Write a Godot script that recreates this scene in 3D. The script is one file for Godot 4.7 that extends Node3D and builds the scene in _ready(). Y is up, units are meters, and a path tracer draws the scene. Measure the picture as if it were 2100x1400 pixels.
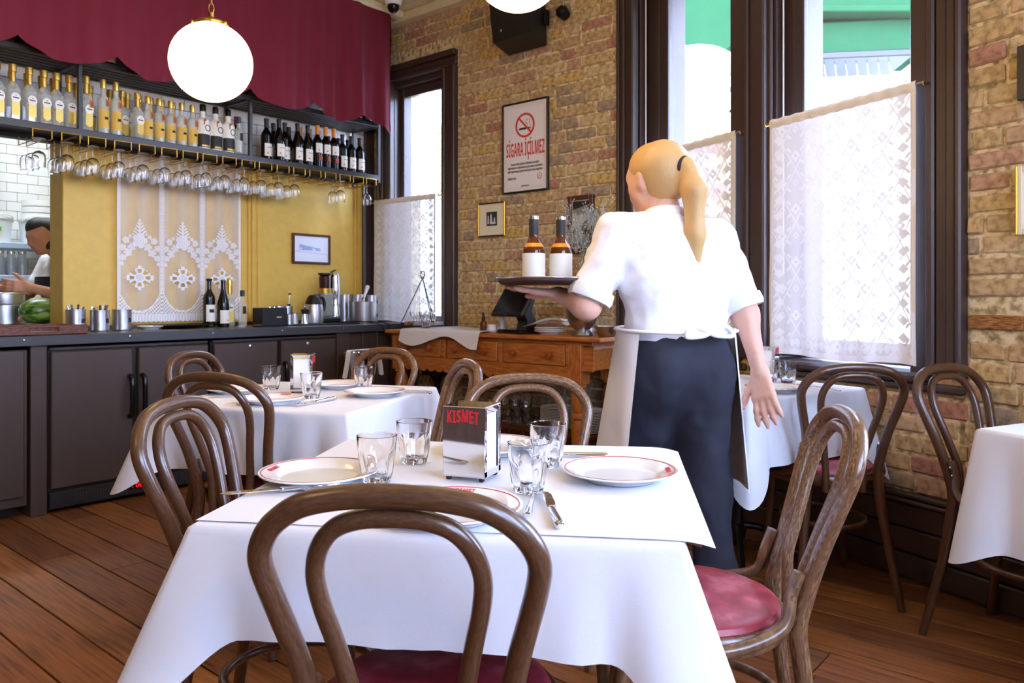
extends Node3D
# A bistro dining room: bar wall and shelf on the left, brick walls and tall windows on the right, laid tables in front.
# Axes: the camera stands at x = z = 0 and looks along -z. The bar runs along U (turned by BAR_TURN), the window wall along V.

const EYE := 1.10
const FOCAL := 1580.0
const BAR_TURN := 0.86918
const WIN_TURN := -1.10211
const CEIL := 3.29
const BEND := Vector3(0.70, 0.0, -4.71)

var M := {}
var taken := {}
var rng := RandomNumberGenerator.new()

class Sh:
	var v := PackedVector3Array()
	var t := PackedVector2Array()
	var i := PackedInt32Array()

	func vert(p: Vector3, uv := Vector2.ZERO) -> int:
		v.append(p); t.append(uv)
		return v.size() - 1

	func tri(a: int, b: int, c: int) -> void:
		i.append(a); i.append(c); i.append(b)

	func quad(a: Vector3, b: Vector3, c: Vector3, d: Vector3, u0 := Vector2(0, 1), u1 := Vector2(1, 1), u2 := Vector2(1, 0), u3 := Vector2(0, 0)) -> Sh:
		var k := v.size()
		vert(a, u0); vert(b, u1); vert(c, u2); vert(d, u3)
		tri(k, k + 1, k + 2); tri(k, k + 2, k + 3)
		return self

	func convex(ps: Array, mid: Vector3) -> void:
		var c := Vector3.ZERO
		for p in ps: c += p
		c /= ps.size()
		var n: Vector3 = (ps[1] - ps[0]).cross(ps[2] - ps[0])
		var k := v.size()
		for p in ps: vert(p, Vector2(p.x + p.z, p.y))
		var flip := n.dot(c - mid) < 0.0
		for j in range(1, ps.size() - 1):
			if flip: tri(k, k + j + 1, k + j)
			else: tri(k, k + j, k + j + 1)

	func box(c: Vector3, s: Vector3, bevel := 0.0, b := Basis()) -> Sh:
		var h := s * 0.5
		var e := minf(bevel, minf(h.x, minf(h.y, h.z)) * 0.95)
		var P := func(x: float, y: float, z: float) -> Vector3: return c + b * Vector3(x, y, z)
		for ax in 3:
			for sg in [-1.0, 1.0]:
				var u := (ax + 1) % 3
				var w := (ax + 2) % 3
				var ps := []
				for k in [[-1, -1], [1, -1], [1, 1], [-1, 1]]:
					var q := Vector3()
					q[ax] = h[ax] * sg
					q[u] = (h[u] - e) * k[0]
					q[w] = (h[w] - e) * k[1]
					ps.append(P.call(q.x, q.y, q.z))
				convex(ps, c)
		if e > 0.0:
			for ax in 3:
				var u := (ax + 1) % 3
				var w := (ax + 2) % 3
				for k in [[-1, -1], [1, -1], [1, 1], [-1, 1]]:
					var ps := []
					for r in [[0, -1], [0, 1], [1, 1], [1, -1]]:
						var q := Vector3()
						q[ax] = (h[ax] - e) * r[1]
						q[u] = (h[u] - (e if r[0] else 0.0)) * k[0]
						q[w] = (h[w] - (0.0 if r[0] else e)) * k[1]
						ps.append(P.call(q.x, q.y, q.z))
					convex(ps, c)
			for x in [-1.0, 1.0]:
				for y in [-1.0, 1.0]:
					for z in [-1.0, 1.0]:
						convex([P.call(h.x * x, (h.y - e) * y, (h.z - e) * z), P.call((h.x - e) * x, h.y * y, (h.z - e) * z), P.call((h.x - e) * x, (h.y - e) * y, h.z * z)], c)
		return self

	func lathe(prof: Array, seg := 24, xf := Transform3D(), lobes := 0, depth := 0.0, lo := 0.0, hi := 0.0) -> Sh:
		var rings := []
		var n := prof.size()
		for k in n:
			var split := false
			if k > 0 and k < n - 1:
				var a: Vector2 = (prof[k] - prof[k - 1]).normalized()
				var b: Vector2 = (prof[k + 1] - prof[k]).normalized()
				split = a.dot(b) < 0.75
			rings.append(k)
			if split: rings.append(-k - 1)
		var base := []
		var peak := 0
		for k in n:
			if prof[k].y > prof[peak].y: peak = k
		for r in rings:
			var k: int = r if r >= 0 else -r - 1
			base.append(v.size())
			for s in seg + 1:
				var f := TAU * s / seg
				var rad: float = prof[k].x
				if lobes > 0 and k <= peak and prof[k].y > lo and prof[k].y < hi: rad *= 1.0 + depth * absf(sin(f * lobes * 0.5)) * sin(PI * (prof[k].y - lo) / (hi - lo))
				vert(xf * Vector3(rad * cos(f), prof[k].y, rad * sin(f)), Vector2(float(s) / seg, float(k) / (n - 1)))
		for k in range(1, rings.size()):
			if rings[k] < 0: continue
			for s in seg:
				var a: int = base[k - 1] + s
				var b: int = base[k] + s
				tri(a, b, b + 1); tri(a, b + 1, a + 1)
		return self

	func tube(path: PackedVector3Array, rad, seg := 10, closed := false, flat := 1.0) -> Sh:
		var n := path.size()
		var up := Vector3.UP
		var base := v.size()
		var t0 := (path[1] - path[0]).normalized()
		if absf(t0.dot(up)) > 0.9: up = Vector3.FORWARD
		var side := t0.cross(up).normalized()
		for k in n:
			var a: Vector3 = path[(k - 1 + n) % n] if closed else path[maxi(k - 1, 0)]
			var b: Vector3 = path[(k + 1) % n] if closed else path[mini(k + 1, n - 1)]
			var tan := (b - a).normalized()
			side = (side - tan * side.dot(tan)).normalized()
			var nor := side.cross(tan)
			var r: float = rad[k] if rad is Array or rad is PackedFloat32Array else rad
			for s in seg:
				var f := TAU * s / seg
				vert(path[k] + (side * cos(f) + nor * sin(f) * flat) * r, Vector2(float(s) / seg, float(k) / n))
		var last := n if closed else n - 1
		for k in last:
			var k2 := (k + 1) % n
			for s in seg:
				var s2 := (s + 1) % seg
				var a := base + k * seg + s
				var b := base + k * seg + s2
				var c := base + k2 * seg + s2
				var d := base + k2 * seg + s
				tri(a, d, c); tri(a, c, b)
		if not closed:
			for e in [0, n - 1]:
				var m := vert(path[e])
				var q := v.size()
				for s in seg: vert(v[base + e * seg + s])
				for s in seg:
					if e == 0: tri(m, q + s, q + (s + 1) % seg)
					else: tri(m, q + (s + 1) % seg, q + s)
		return self

	func rod(a: Vector3, b: Vector3, r: float, seg := 8) -> Sh:
		return tube(PackedVector3Array([a, b]), r, seg)

	func ball(c: Vector3, r: Vector3, seg := 20, rings := 12) -> Sh:
		var prof := []
		for k in rings + 1:
			var f := -PI / 2 + PI * k / rings
			prof.append(Vector2(maxf(cos(f), 0.0), sin(f)))
		return lathe(prof, seg, Transform3D(Basis.from_scale(r), c))

	func slab(poly: PackedVector2Array, z0: float, z1: float, xf := Transform3D()) -> Sh:
		var p := poly
		if Geometry2D.is_polygon_clockwise(p): p.reverse()
		var ix := Geometry2D.triangulate_polygon(p)
		var lo := Vector2(INF, INF)
		var hi := Vector2(-INF, -INF)
		for q in p:
			lo = lo.min(q); hi = hi.max(q)
		for face in 2:
			var z := z1 if face == 0 else z0
			var k := v.size()
			for q in p: vert(xf * Vector3(q.x, q.y, z), Vector2((q.x - lo.x) / (hi.x - lo.x), 1.0 - (q.y - lo.y) / (hi.y - lo.y)))
			for j in range(0, ix.size(), 3):
				var a := p[ix[j]]
				var b := p[ix[j + 1]]
				var c := p[ix[j + 2]]
				var ccw := (b - a).cross(c - a) > 0.0
				if ccw == (face == 0): tri(k + ix[j], k + ix[j + 1], k + ix[j + 2])
				else: tri(k + ix[j], k + ix[j + 2], k + ix[j + 1])
		for j in p.size():
			var a := p[j]
			var b := p[(j + 1) % p.size()]
			quad(xf * Vector3(a.x, a.y, z0), xf * Vector3(b.x, b.y, z0), xf * Vector3(b.x, b.y, z1), xf * Vector3(a.x, a.y, z1))
		return self

	func sheet(nu: int, nv: int, f: Callable) -> Sh:
		var base := v.size()
		for y in nv + 1:
			for x in nu + 1: vert(f.call(float(x) / nu, float(y) / nv), Vector2(float(x) / nu, float(y) / nv))
		for y in nv:
			for x in nu:
				var a := base + y * (nu + 1) + x
				tri(a, a + nu + 1, a + nu + 2); tri(a, a + nu + 2, a + 1)
		return self

	func mesh() -> ArrayMesh:
		var n := PackedVector3Array()
		n.resize(v.size())
		for k in range(0, i.size(), 3):
			var a := i[k]
			var c := i[k + 1]
			var b := i[k + 2]
			var f := (v[b] - v[a]).cross(v[c] - v[a])
			n[a] += f; n[b] += f; n[c] += f
		for k in n.size(): n[k] = n[k].normalized() if n[k].length_squared() > 0.0 else Vector3.UP
		var arr := []
		arr.resize(Mesh.ARRAY_MAX)
		arr[Mesh.ARRAY_VERTEX] = v; arr[Mesh.ARRAY_NORMAL] = n; arr[Mesh.ARRAY_TEX_UV] = t; arr[Mesh.ARRAY_INDEX] = i
		var m := ArrayMesh.new()
		m.add_surface_from_arrays(Mesh.PRIMITIVE_TRIANGLES, arr)
		return m

func sh() -> Sh: return Sh.new()
func v2(a: Array) -> Array:
	var o := []
	for k in range(0, a.size(), 2): o.append(Vector2(a[k], a[k + 1]))
	return o
func pv2(a: Array) -> PackedVector2Array: return PackedVector2Array(v2(a))

func smooth(pts: Array, n := 6, closed := false) -> PackedVector3Array:
	var o := PackedVector3Array()
	var c := pts.size()
	for k in (c if closed else c - 1):
		var p0: Vector3 = pts[(k - 1 + c) % c] if closed else pts[maxi(k - 1, 0)]
		var p1: Vector3 = pts[k]
		var p2: Vector3 = pts[(k + 1) % c]
		var p3: Vector3 = pts[(k + 2) % c] if closed else pts[mini(k + 2, c - 1)]
		for s in n:
			o.append(p1.cubic_interpolate(p2, p0, p3, float(s) / n))
	if not closed: o.append(pts[c - 1])
	return o

func ring(c: Vector3, rx: float, rz: float, n := 32) -> PackedVector3Array:
	var o := PackedVector3Array()
	for k in n: o.append(c + Vector3(rx * cos(TAU * k / n), 0, rz * sin(TAU * k / n)))
	return o

# ---- nodes
func numbered(called: String) -> String:
	var k: int = taken.get(called, -1) + 1
	taken[called] = k
	return called if k == 0 else "%s_%03d" % [called, k]

func part(parent: Node, called: String, s, mat: Material, xf := Transform3D()) -> MeshInstance3D:
	var o := MeshInstance3D.new()
	o.name = numbered(called) if parent == self else called
	o.mesh = s.mesh() if s is Sh else s
	o.material_override = mat
	o.transform = xf
	parent.add_child(o, true)
	return o

func tag(o: Node, label: String, category := "", group := "", kind := "") -> Node:
	if label: o.set_meta("label", label)
	if category: o.set_meta("category", category)
	if group: o.set_meta("group", group)
	if kind: o.set_meta("kind", kind)
	return o

func thing(called: String, label: String, category: String, xf := Transform3D(), group := "", kind := "") -> Node3D:
	var o := Node3D.new()
	o.name = numbered(called)
	add_child(o)
	o.transform = xf
	tag(o, label, category, group, kind)
	return o

func dup(src: Node3D, xf: Transform3D, label: String) -> Node3D:
	var base := str(src.name).split("_0")[0]
	var r: Node3D = src.duplicate()
	r.name = numbered(base)
	add_child(r)
	r.transform = xf
	r.set_meta("label", label)
	return r

func structure(called: String, xf := Transform3D(), label := "") -> Node3D:
	return thing(called, label, "", xf, "", "structure")

const ORD := ["first", "second", "third", "fourth", "fifth", "sixth", "seventh", "eighth", "ninth", "tenth", "eleventh", "twelfth", "thirteenth", "fourteenth", "fifteenth", "sixteenth", "seventeenth", "eighteenth", "nineteenth", "twentieth"]

# ---- places: bar axes (u along the bar, w away from the camera), window wall axes
func bar(u: float, y: float, w: float, turn := 0.0) -> Transform3D:
	return Transform3D(Basis(Vector3.UP, BAR_TURN + turn), Basis(Vector3.UP, BAR_TURN) * Vector3(u, y, -w))
func win(t: float, y: float, z := 0.0, turn := 0.0) -> Transform3D:
	return Transform3D(Basis(Vector3.UP, WIN_TURN + turn), BEND + Basis(Vector3.UP, WIN_TURN) * Vector3(t, y, z))
func spot(x: float, y: float, z: float, deg := 0.0) -> Transform3D:
	return Transform3D(Basis(Vector3.UP, deg_to_rad(deg)), Vector3(x, y, z))

# ---- materials
func col(r: float, g: float, b: float, a := 1.0) -> Color: return Color(r / 255.0, g / 255.0, b / 255.0, a)

func noise_tex(seed_: int, freq: float, ramp: Array, oct := 4, size := 256) -> NoiseTexture2D:
	var n := FastNoiseLite.new()
	n.seed = seed_; n.frequency = freq; n.noise_type = FastNoiseLite.TYPE_SIMPLEX_SMOOTH
	n.fractal_octaves = oct
	var g := Gradient.new()
	var offs := PackedFloat32Array()
	var cs := PackedColorArray()
	for k in ramp.size():
		offs.append(ramp[k][0]); cs.append(ramp[k][1])
	g.offsets = offs; g.colors = cs
	var x := NoiseTexture2D.new()
	x.width = size; x.height = size; x.seamless = true; x.noise = n; x.color_ramp = g
	return x

func mat(c: Color, rough := 0.6, metal := 0.0) -> StandardMaterial3D:
	var m := StandardMaterial3D.new()
	m.albedo_color = c; m.roughness = rough; m.metallic = metal
	return m

func tri(m: StandardMaterial3D, scale: Vector3, off := Vector3.ZERO) -> StandardMaterial3D:
	m.uv1_triplanar = true; m.uv1_scale = scale; m.uv1_offset = off
	return m

func grain(c: Color, tex: Texture2D, scale: Vector3, rough := 0.5, off := Vector3.ZERO, bump: Texture2D = null, bump_cm := 0.1) -> StandardMaterial3D:
	var m := mat(c, rough)
	m.albedo_texture = tex
	tri(m, scale, off)
	if bump:
		m.heightmap_enabled = true; m.heightmap_texture = bump; m.heightmap_scale = bump_cm
	return m

func glass(c: Color, alpha: float, rough := 0.02) -> StandardMaterial3D:
	var m := mat(Color(c, alpha), rough)
	m.transparency = BaseMaterial3D.TRANSPARENCY_ALPHA
	return m

func solid_glass(c: Color) -> StandardMaterial3D:
	var m := mat(Color(c, 0.0), 0.0)
	m.refraction_enabled = true; m.refraction_scale = 0.05
	return m

func glow(c: Color, e: float) -> StandardMaterial3D:
	var m := mat(c, 0.5)
	m.emission_enabled = true; m.emission = c; m.emission_energy_multiplier = e
	return m

func text(parent: Node, called: String, words: String, height: float, m: Material, xf: Transform3D, wide := 1.0, font := "Droid Sans", bold := true, depth := 0.0008, center := true) -> MeshInstance3D:
	var tm := TextMesh.new()
	var f := SystemFont.new()
	f.font_names = PackedStringArray([font])
	if bold: f.font_weight = 700
	tm.font = f; tm.text = words; tm.font_size = 32; tm.depth = depth / (height / 0.32)
	tm.pixel_size = 0.01
	tm.horizontal_alignment = HORIZONTAL_ALIGNMENT_CENTER if center else HORIZONTAL_ALIGNMENT_LEFT
	tm.curve_step = 1.5
	var k := height / 0.32
	return part(parent, called, tm, m, xf * Transform3D(Basis.from_scale(Vector3(k * wide, k, k)), Vector3.ZERO))

func make_materials() -> void:
	var W := Color.WHITE
	var fine := noise_tex(3, 0.05, [[0.0, Color(0.25, 0.25, 0.25)], [1.0, W]], 5)
	var soft := noise_tex(4, 0.03, [[0.2, Color(0.965, 0.965, 0.965)], [0.8, W]], 5)
	var woodg := noise_tex(5, 0.02, [[0.15, Color(0.45, 0.40, 0.36)], [0.45, Color(0.82, 0.80, 0.77)], [0.8, W]], 5, 512)
	var pits := noise_tex(6, 0.06, [[0.0, Color.BLACK], [0.35, Color(0.75, 0.75, 0.75)], [1.0, W]], 5)
	M.fine = fine; M.soft = soft; M.woodg = woodg; M.pits = pits
	# bentwood: dark walnut stain rubbed through to tan
	var bent := noise_tex(7, 0.018, [[0.2, col(70, 45, 28)], [0.55, col(86, 56, 35)], [0.85, col(98, 66, 42)]], 5, 512)
	M.bent = grain(W, bent, Vector3(5, 1.2, 5), 0.3)
	M.bent.clearcoat_enabled = true; M.bent.clearcoat = 0.5; M.bent.clearcoat_roughness = 0.22
	M.bent_tube = M.bent.duplicate()
	M.bent_tube.uv1_triplanar = false
	M.bent_tube.uv1_scale = Vector3(2, 7, 1)
	M.bent_worn = M.bent.duplicate()
	M.bent_worn.albedo_texture = noise_tex(8, 0.02, [[0.2, col(84, 58, 40)], [0.5, col(112, 80, 54)], [0.85, col(150, 114, 78)]], 5, 512)
	M.bent_worn_tube = M.bent_worn.duplicate()
	M.bent_worn_tube.uv1_triplanar = false
	M.bent_worn_tube.uv1_scale = Vector3(2, 7, 1)
	var lea := noise_tex(9, 0.012, [[0.25, col(136, 34, 46)], [0.6, col(166, 60, 72)], [0.85, col(190, 100, 110)]], 5)
	M.leather = grain(W, lea, Vector3(3, 3, 3), 0.38)
	M.cloth = mat(col(220, 220, 225), 0.85)
	M.cloth.heightmap_enabled = true; M.cloth.heightmap_texture = fine; M.cloth.heightmap_scale = 0.02
	tri(M.cloth, Vector3(30, 30, 30))
	M.paper = mat(col(224, 224, 227), 0.75)
	M.napkin = mat(col(244, 244, 246), 0.9)
	M.china = mat(col(240, 240, 238), 0.12)
	M.china.clearcoat_enabled = true; M.china.clearcoat = 0.6; M.china.clearcoat_roughness = 0.05
	M.red_line = mat(col(196, 74, 66), 0.3)
	M.red_print = mat(col(206, 34, 40), 0.35)
	M.chrome = mat(col(225, 225, 228), 0.05, 1.0)
	M.steel = mat(col(205, 205, 208), 0.22, 1.0)
	M.steel_brushed = mat(col(190, 190, 192), 0.34, 1.0)
	M.pewter = mat(col(170, 168, 165), 0.3, 1.0)
	M.brass = mat(col(196, 152, 66), 0.28, 1.0)
	M.gold = mat(col(226, 186, 92), 0.3, 0.85)
	M.rubber = mat(col(16, 16, 17), 0.6)
	M.black = mat(col(22, 21, 22), 0.45)
	M.black_gloss = mat(col(14, 14, 16), 0.15)
	M.iron = mat(col(18, 18, 19), 0.35, 0.4)
	M.tumbler = solid_glass(W)
	M.wineglass = glass(W, 0.05)
	M.pane = glass(W, 0.03)
	M.frame = grain(col(66, 50, 46), soft, Vector3(3, 1, 3), 0.36)
	M.bar_brown = grain(col(66, 52, 44), soft, Vector3(2, 2, 2), 0.42)
	M.worktop = mat(col(58, 58, 62), 0.42)
	M.rack_black = mat(col(44, 41, 40), 0.4)
	M.slat = grain(col(60, 48, 40), woodg, Vector3(2, 12, 12), 0.5)
	M.mustard = grain(col(224, 184, 80), soft, Vector3(1.5, 1.5, 1.5), 0.5)
	M.ceiling = grain(col(226, 214, 172), soft, Vector3(1, 1, 1), 0.55)
	M.tile = mat(col(226, 224, 220), 0.14)
	M.grout = mat(col(120, 118, 114), 0.9)
	M.plaster = mat(col(196, 188, 172), 0.9)
	M.red_cloth = mat(col(112, 22, 44), 0.9)
	M.red_cloth.rim_enabled = true; M.red_cloth.rim = 0.35; M.red_cloth.rim_tint = 0.7
	M.red_cloth.heightmap_enabled = true; M.red_cloth.heightmap_texture = fine; M.red_cloth.heightmap_scale = 0.05
	tri(M.red_cloth, Vector3(12, 3, 12))
	M.panelling = grain(col(92, 66, 52), woodg, Vector3(6, 1, 6), 0.5)
	M.mortar = grain(col(222, 202, 160), noise_tex(11, 0.03, [[0.1, Color(0.6, 0.58, 0.52)], [0.6, W]], 5), Vector3(2.5, 2.5, 2.5), 0.95, Vector3.ZERO, fine, 0.4)
	M.brick = []
	var bt := noise_tex(12, 0.022, [[0.0, Color(0.66, 0.63, 0.61)], [0.45, Color(0.88, 0.87, 0.85)], [1.0, W]], 4)
	var bc := [col(218, 190, 144), col(212, 182, 132), col(206, 172, 126), col(224, 198, 152), col(216, 184, 130), col(202, 170, 132), col(206, 166, 136), col(194, 144, 122), col(180, 158, 132), col(220, 186, 118), col(212, 180, 140), col(208, 180, 134)]
	for k in bc.size(): M.brick.append(grain(bc[k], bt, Vector3(4, 4, 4), 0.95, Vector3(k * 0.37, k * 0.61, k * 0.23), fine, 0.14))
	M.plank = []
	var pc := [col(158, 100, 54), col(136, 82, 44), col(170, 110, 60), col(122, 74, 40), col(162, 98, 46), col(144, 92, 54)]
	var pt := noise_tex(13, 0.016, [[0.05, Color(0.50, 0.47, 0.45)], [0.25, Color(0.76, 0.74, 0.72)], [0.5, Color(0.90, 0.89, 0.88)], [0.85, W]], 6, 512)
	for k in 6: M.plank.append(grain(pc[k], pt, Vector3(6, 6, 0.32), 0.46, Vector3(k * 0.31, 0.2, k * 0.47), fine, 0.06))
	M.floor_gap = mat(col(30, 24, 20), 0.9)
	var pine := noise_tex(14, 0.014, [[0.15, col(150, 82, 34)], [0.45, col(172, 100, 44)], [0.8, col(190, 118, 56)]], 5, 512)
	M.pine = grain(W, pine, Vector3(0.9, 7, 7), 0.36)
	M.pine.clearcoat_enabled = true; M.pine.clearcoat = 0.35; M.pine.clearcoat_roughness = 0.25
	M.pine_leg = grain(W, pine, Vector3(6, 1.4, 6), 0.38)
	M.mahogany = grain(col(104, 52, 32), woodg, Vector3(10, 10, 2), 0.4)
	M.gilt = mat(col(206, 160, 66), 0.35, 0.8)
	M.clear_bottle = glass(col(222, 228, 222), 0.30, 0.04)
	M.milky_bottle = glass(col(214, 214, 200), 0.55, 0.12)
	M.green_bottle = mat(col(14, 20, 12), 0.08)
	M.dark_bottle = mat(col(12, 11, 12), 0.08)
	M.amber_glass = mat(col(88, 44, 14), 0.08)
	M.label_white = mat(col(236, 232, 220), 0.6)
	M.label_dark = mat(col(40, 38, 38), 0.6)
	M.label_gold = mat(col(222, 190, 92), 0.4, 0.3)
	M.tag_brown = mat(col(176, 100, 46), 0.7)
	M.orange = mat(col(226, 138, 40), 0.4)
	M.ink = mat(col(40, 40, 44), 0.8)
	M.ink_red = mat(col(208, 58, 54), 0.7)
	M.plastic_white = mat(col(238, 238, 236), 0.35)
	M.plastic_tub = mat(col(232, 236, 236), 0.4)
	M.green_label = mat(col(70, 190, 60), 0.6)
	M.skin = mat(col(226, 176, 152), 0.5)
	M.skin.subsurf_scatter_enabled = true; M.skin.subsurf_scatter_strength = 0.08
	M.shirt = mat(col(238, 238, 242), 0.85)
	M.navy = mat(col(30, 32, 46), 0.8)
	M.blonde = grain(col(206, 164, 104), soft, Vector3(40, 3, 40), 0.5)
	M.dark_hair = mat(col(34, 26, 24), 0.6)
	M.walnut_tray = grain(col(116, 62, 44), woodg, Vector3(3, 14, 14), 0.4)

func _ready() -> void:
	rng.seed = 20240611
	# ---- camera: level, lens shifted down
	var cam := Camera3D.new()
	cam.name = "camera"
	cam.projection = Camera3D.PROJECTION_FRUSTUM
	cam.keep_aspect = Camera3D.KEEP_HEIGHT
	cam.near = 0.05; cam.far = 120.0
	cam.size = 0.05 * 1400.0 / FOCAL
	cam.frustum_offset = Vector2(0.0, -0.05 * 90.0 / FOCAL)
	cam.position = Vector3(0, EYE, 0)
	var at := CameraAttributesPhysical.new()
	at.frustum_focus_distance = 1.75
	at.frustum_focal_length = 27.0
	at.exposure_aperture = 9.0
	cam.attributes = at
	add_child(cam)
	cam.current = true
	# ---- bright overcast sky and exposure
	var env := Environment.new()
	var sky := Sky.new()
	var sm := ProceduralSkyMaterial.new()
	sm.sky_top_color = Color(0.72, 0.81, 1.0); sm.sky_horizon_color = Color(0.77, 0.85, 1.0)
	sm.ground_bottom_color = Color(0.5, 0.5, 0.52); sm.ground_horizon_color = Color(0.6, 0.6, 0.62)
	sm.sky_energy_multiplier = 1.0
	sky.sky_material = sm
	env.background_mode = Environment.BG_SKY
	env.sky = sky
	env.background_energy_multiplier = 8.0
	env.tonemap_mode = Environment.TONE_MAPPER_LINEAR
	env.tonemap_exposure = 4.15
	env.sdfgi_enabled = true; env.ssao_enabled = true; env.ssil_enabled = true
	var we := WorldEnvironment.new()
	we.name = "world_environment"
	we.environment = env
	add_child(we)
	make_materials()
	build_shell()
	build_brick_walls()
	build_windows()
	build_outside()
	build_bar()
	build_shelf()
	build_kitchen()
	build_wall_things()
	build_lamps()
	build_sideboard()
	build_tables()
	build_people()

func slabbox(parent: Node, called: String, lo: Vector3, hi: Vector3, m: Material, bevel := 0.0) -> MeshInstance3D:
	var c := (lo + hi) * 0.5
	return part(parent, called, sh().box(Vector3.ZERO, (hi - lo).abs(), bevel), m, Transform3D(Basis(), c))

func build_shell() -> void:
	# floor of old boards running across the room (along w)
	var fl := structure("floor", bar(0, 0, 0), "worn orange-brown floorboards of the dining room")
	slabbox(fl, "subfloor", Vector3(-1.4, -0.2, -5.1), Vector3(4.4, -0.030, 2.3), M.floor_gap)
	var u := -1.25
	var k := 0
	while u < 4.05:
		var wd := rng.randf_range(0.142, 0.178)
		var lo := -2.1
		if u + wd > 2.1: lo = maxf(-2.1, 2.505 - 2.361 * (4.05 - u) - 0.12)
		var w := lo
		while w < 4.88:
			var ln := rng.randf_range(1.7, 3.3)
			if w + ln > 4.4: ln = 4.90 - w
			var pl := sh().box(Vector3.ZERO, Vector3(wd - 0.0065, 0.03, ln - 0.004), 0.0015)
			part(fl, "plank", pl, M.plank[rng.randi() % 6], Transform3D(Basis(Vector3.UP, rng.randf_range(-0.0006, 0.0006)), Vector3(u + wd / 2, -0.0155 + rng.randf_range(-0.0012, 0.0004), -(w + ln / 2))))
			w += ln
		u += wd
		k += 1
	# ceiling of painted boards
	var ce := structure("ceiling", bar(0, CEIL, 0), "cream painted board ceiling")
	slabbox(ce, "ceiling_slab", Vector3(-1.4, 0.012, -5.1), Vector3(4.6, 0.2, 2.4), M.ceiling)
	u = -1.3
	while u < 4.1:
		var lo := -2.1 if u < 2.1 else maxf(-2.1, 2.505 - 2.361 * (4.05 - u) - 0.1)
		part(ce, "ceiling_board", sh().box(Vector3.ZERO, Vector3(0.128, 0.014, 4.95 - lo), 0.004), M.ceiling, Transform3D(Basis(), Vector3(u + 0.065, 0.006, -(lo + (4.95 - lo) / 2))))
		u += 0.13
	# cornice where the ceiling meets the brick
	var tr := structure("trim_1", bar(0, 0, 0), "cream cornice between ceiling and brick wall")
	slabbox(tr, "cornice", Vector3(3.96, CEIL - 0.07, -4.88), Vector3(4.05, CEIL - 0.001, -2.55), M.ceiling, 0.012)
	slabbox(tr, "cornice", Vector3(-1.2, CEIL - 0.06, -4.5), Vector3(3.96, CEIL - 0.001, -4.42), M.ceiling, 0.012)
	# bar wall: mustard boards below the shelf, white tiles above the worktop shelf, a hatch to the kitchen
	var wl := structure("wall_left", bar(0, 0, 0), "mustard yellow panelled bar wall with white tiles above")
	slabbox(wl, "wall_base", Vector3(-1.4, 0, -5.10), Vector3(4.05, 0.93, -4.90), M.bar_brown)
	slabbox(wl, "wall_top", Vector3(-1.4, 2.02, -5.10), Vector3(4.05, CEIL, -4.905), M.grout)
	slabbox(wl, "wall_end", Vector3(-1.4, 0.93, -5.10), Vector3(0.4, 2.02, -4.90), M.mustard)
	slabbox(wl, "panel", Vector3(1.74, 0.93, -5.10), Vector3(2.93, 2.02, -4.90), M.mustard, 0.004)
	slabbox(wl, "panel", Vector3(3.04, 0.93, -5.10), Vector3(3.86, 2.02, -4.90), M.mustard, 0.003)
	for e in [[2.925, 3.045, 0.014], [2.945, 2.972, 0.03], [2.99, 3.03, 0.024], [3.853, 3.95, 0.014], [3.87, 3.895, 0.03]]:
		slabbox(wl, "moulding", Vector3(e[0], 0.93, -4.91), Vector3(e[1], 2.02, -4.90 + e[2]), M.mustard, 0.005)
	slabbox(wl, "corner_post", Vector3(3.95, 0.93, -5.1), Vector3(4.05, 2.9, -4.875), M.frame, 0.008)
	var tm := sh().box(Vector3.ZERO, Vector3(0.147, 0.072, 0.012), 0.002).mesh()
	for r in 8:
		var x := 1.12 + (0.075 if r % 2 else 0.0)
		while x < 3.93:
			part(wl, "tile", tm, M.tile, Transform3D(Basis(), Vector3(x + 0.075, 2.06 + r * 0.075, -4.902)))
			x += 0.15
	# walls outside the picture that close the room
	var wf := structure("wall_far", bar(0, 0, 0), "dark brown panelled wall at the far left of the room")
	slabbox(wf, "wall_face", Vector3(-1.4, 0, -4.9), Vector3(-1.2, CEIL, 2.2), M.panelling)
	# wall behind the camera, with three tall windows
	var wb := structure("wall_front", bar(0, 0, 0), "dark brown panelled wall with tall windows behind the camera")
	var edges := [-1.2, -0.75, 0.25, 0.55, 1.55, 1.72]
	for k2 in range(0, 6, 2): slabbox(wb, "pier", Vector3(edges[k2], 0.0, 2.0), Vector3(edges[k2 + 1], CEIL, 2.3), M.panelling)
	for k2 in range(1, 5, 2):
		slabbox(wb, "wall_below", Vector3(edges[k2], 0.0, 2.0), Vector3(edges[k2 + 1], 1.2, 2.3), M.panelling)
		slabbox(wb, "wall_above", Vector3(edges[k2], 3.0, 2.0), Vector3(edges[k2 + 1], CEIL, 2.3), M.panelling)
		slabbox(wb, "pane", Vector3(edges[k2], 1.2, 2.14), Vector3(edges[k2 + 1], 3.0, 2.146), M.pane)
		for e in [[0.0, 0.05, 1.2, 3.0], [0.95, 1.0, 1.2, 3.0], [0.05, 0.95, 1.2, 1.26], [0.05, 0.95, 2.94, 3.0], [0.05, 0.95, 2.0, 2.05]]:
			slabbox(wb, "frame", Vector3(edges[k2] + e[0], e[2], 2.11), Vector3(edges[k2] + e[1], e[3], 2.18), M.frame)
	slabbox(wb, "pier", Vector3(1.72, 0.0, 2.0), Vector3(2.35, CEIL, 2.3), M.panelling)

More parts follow.
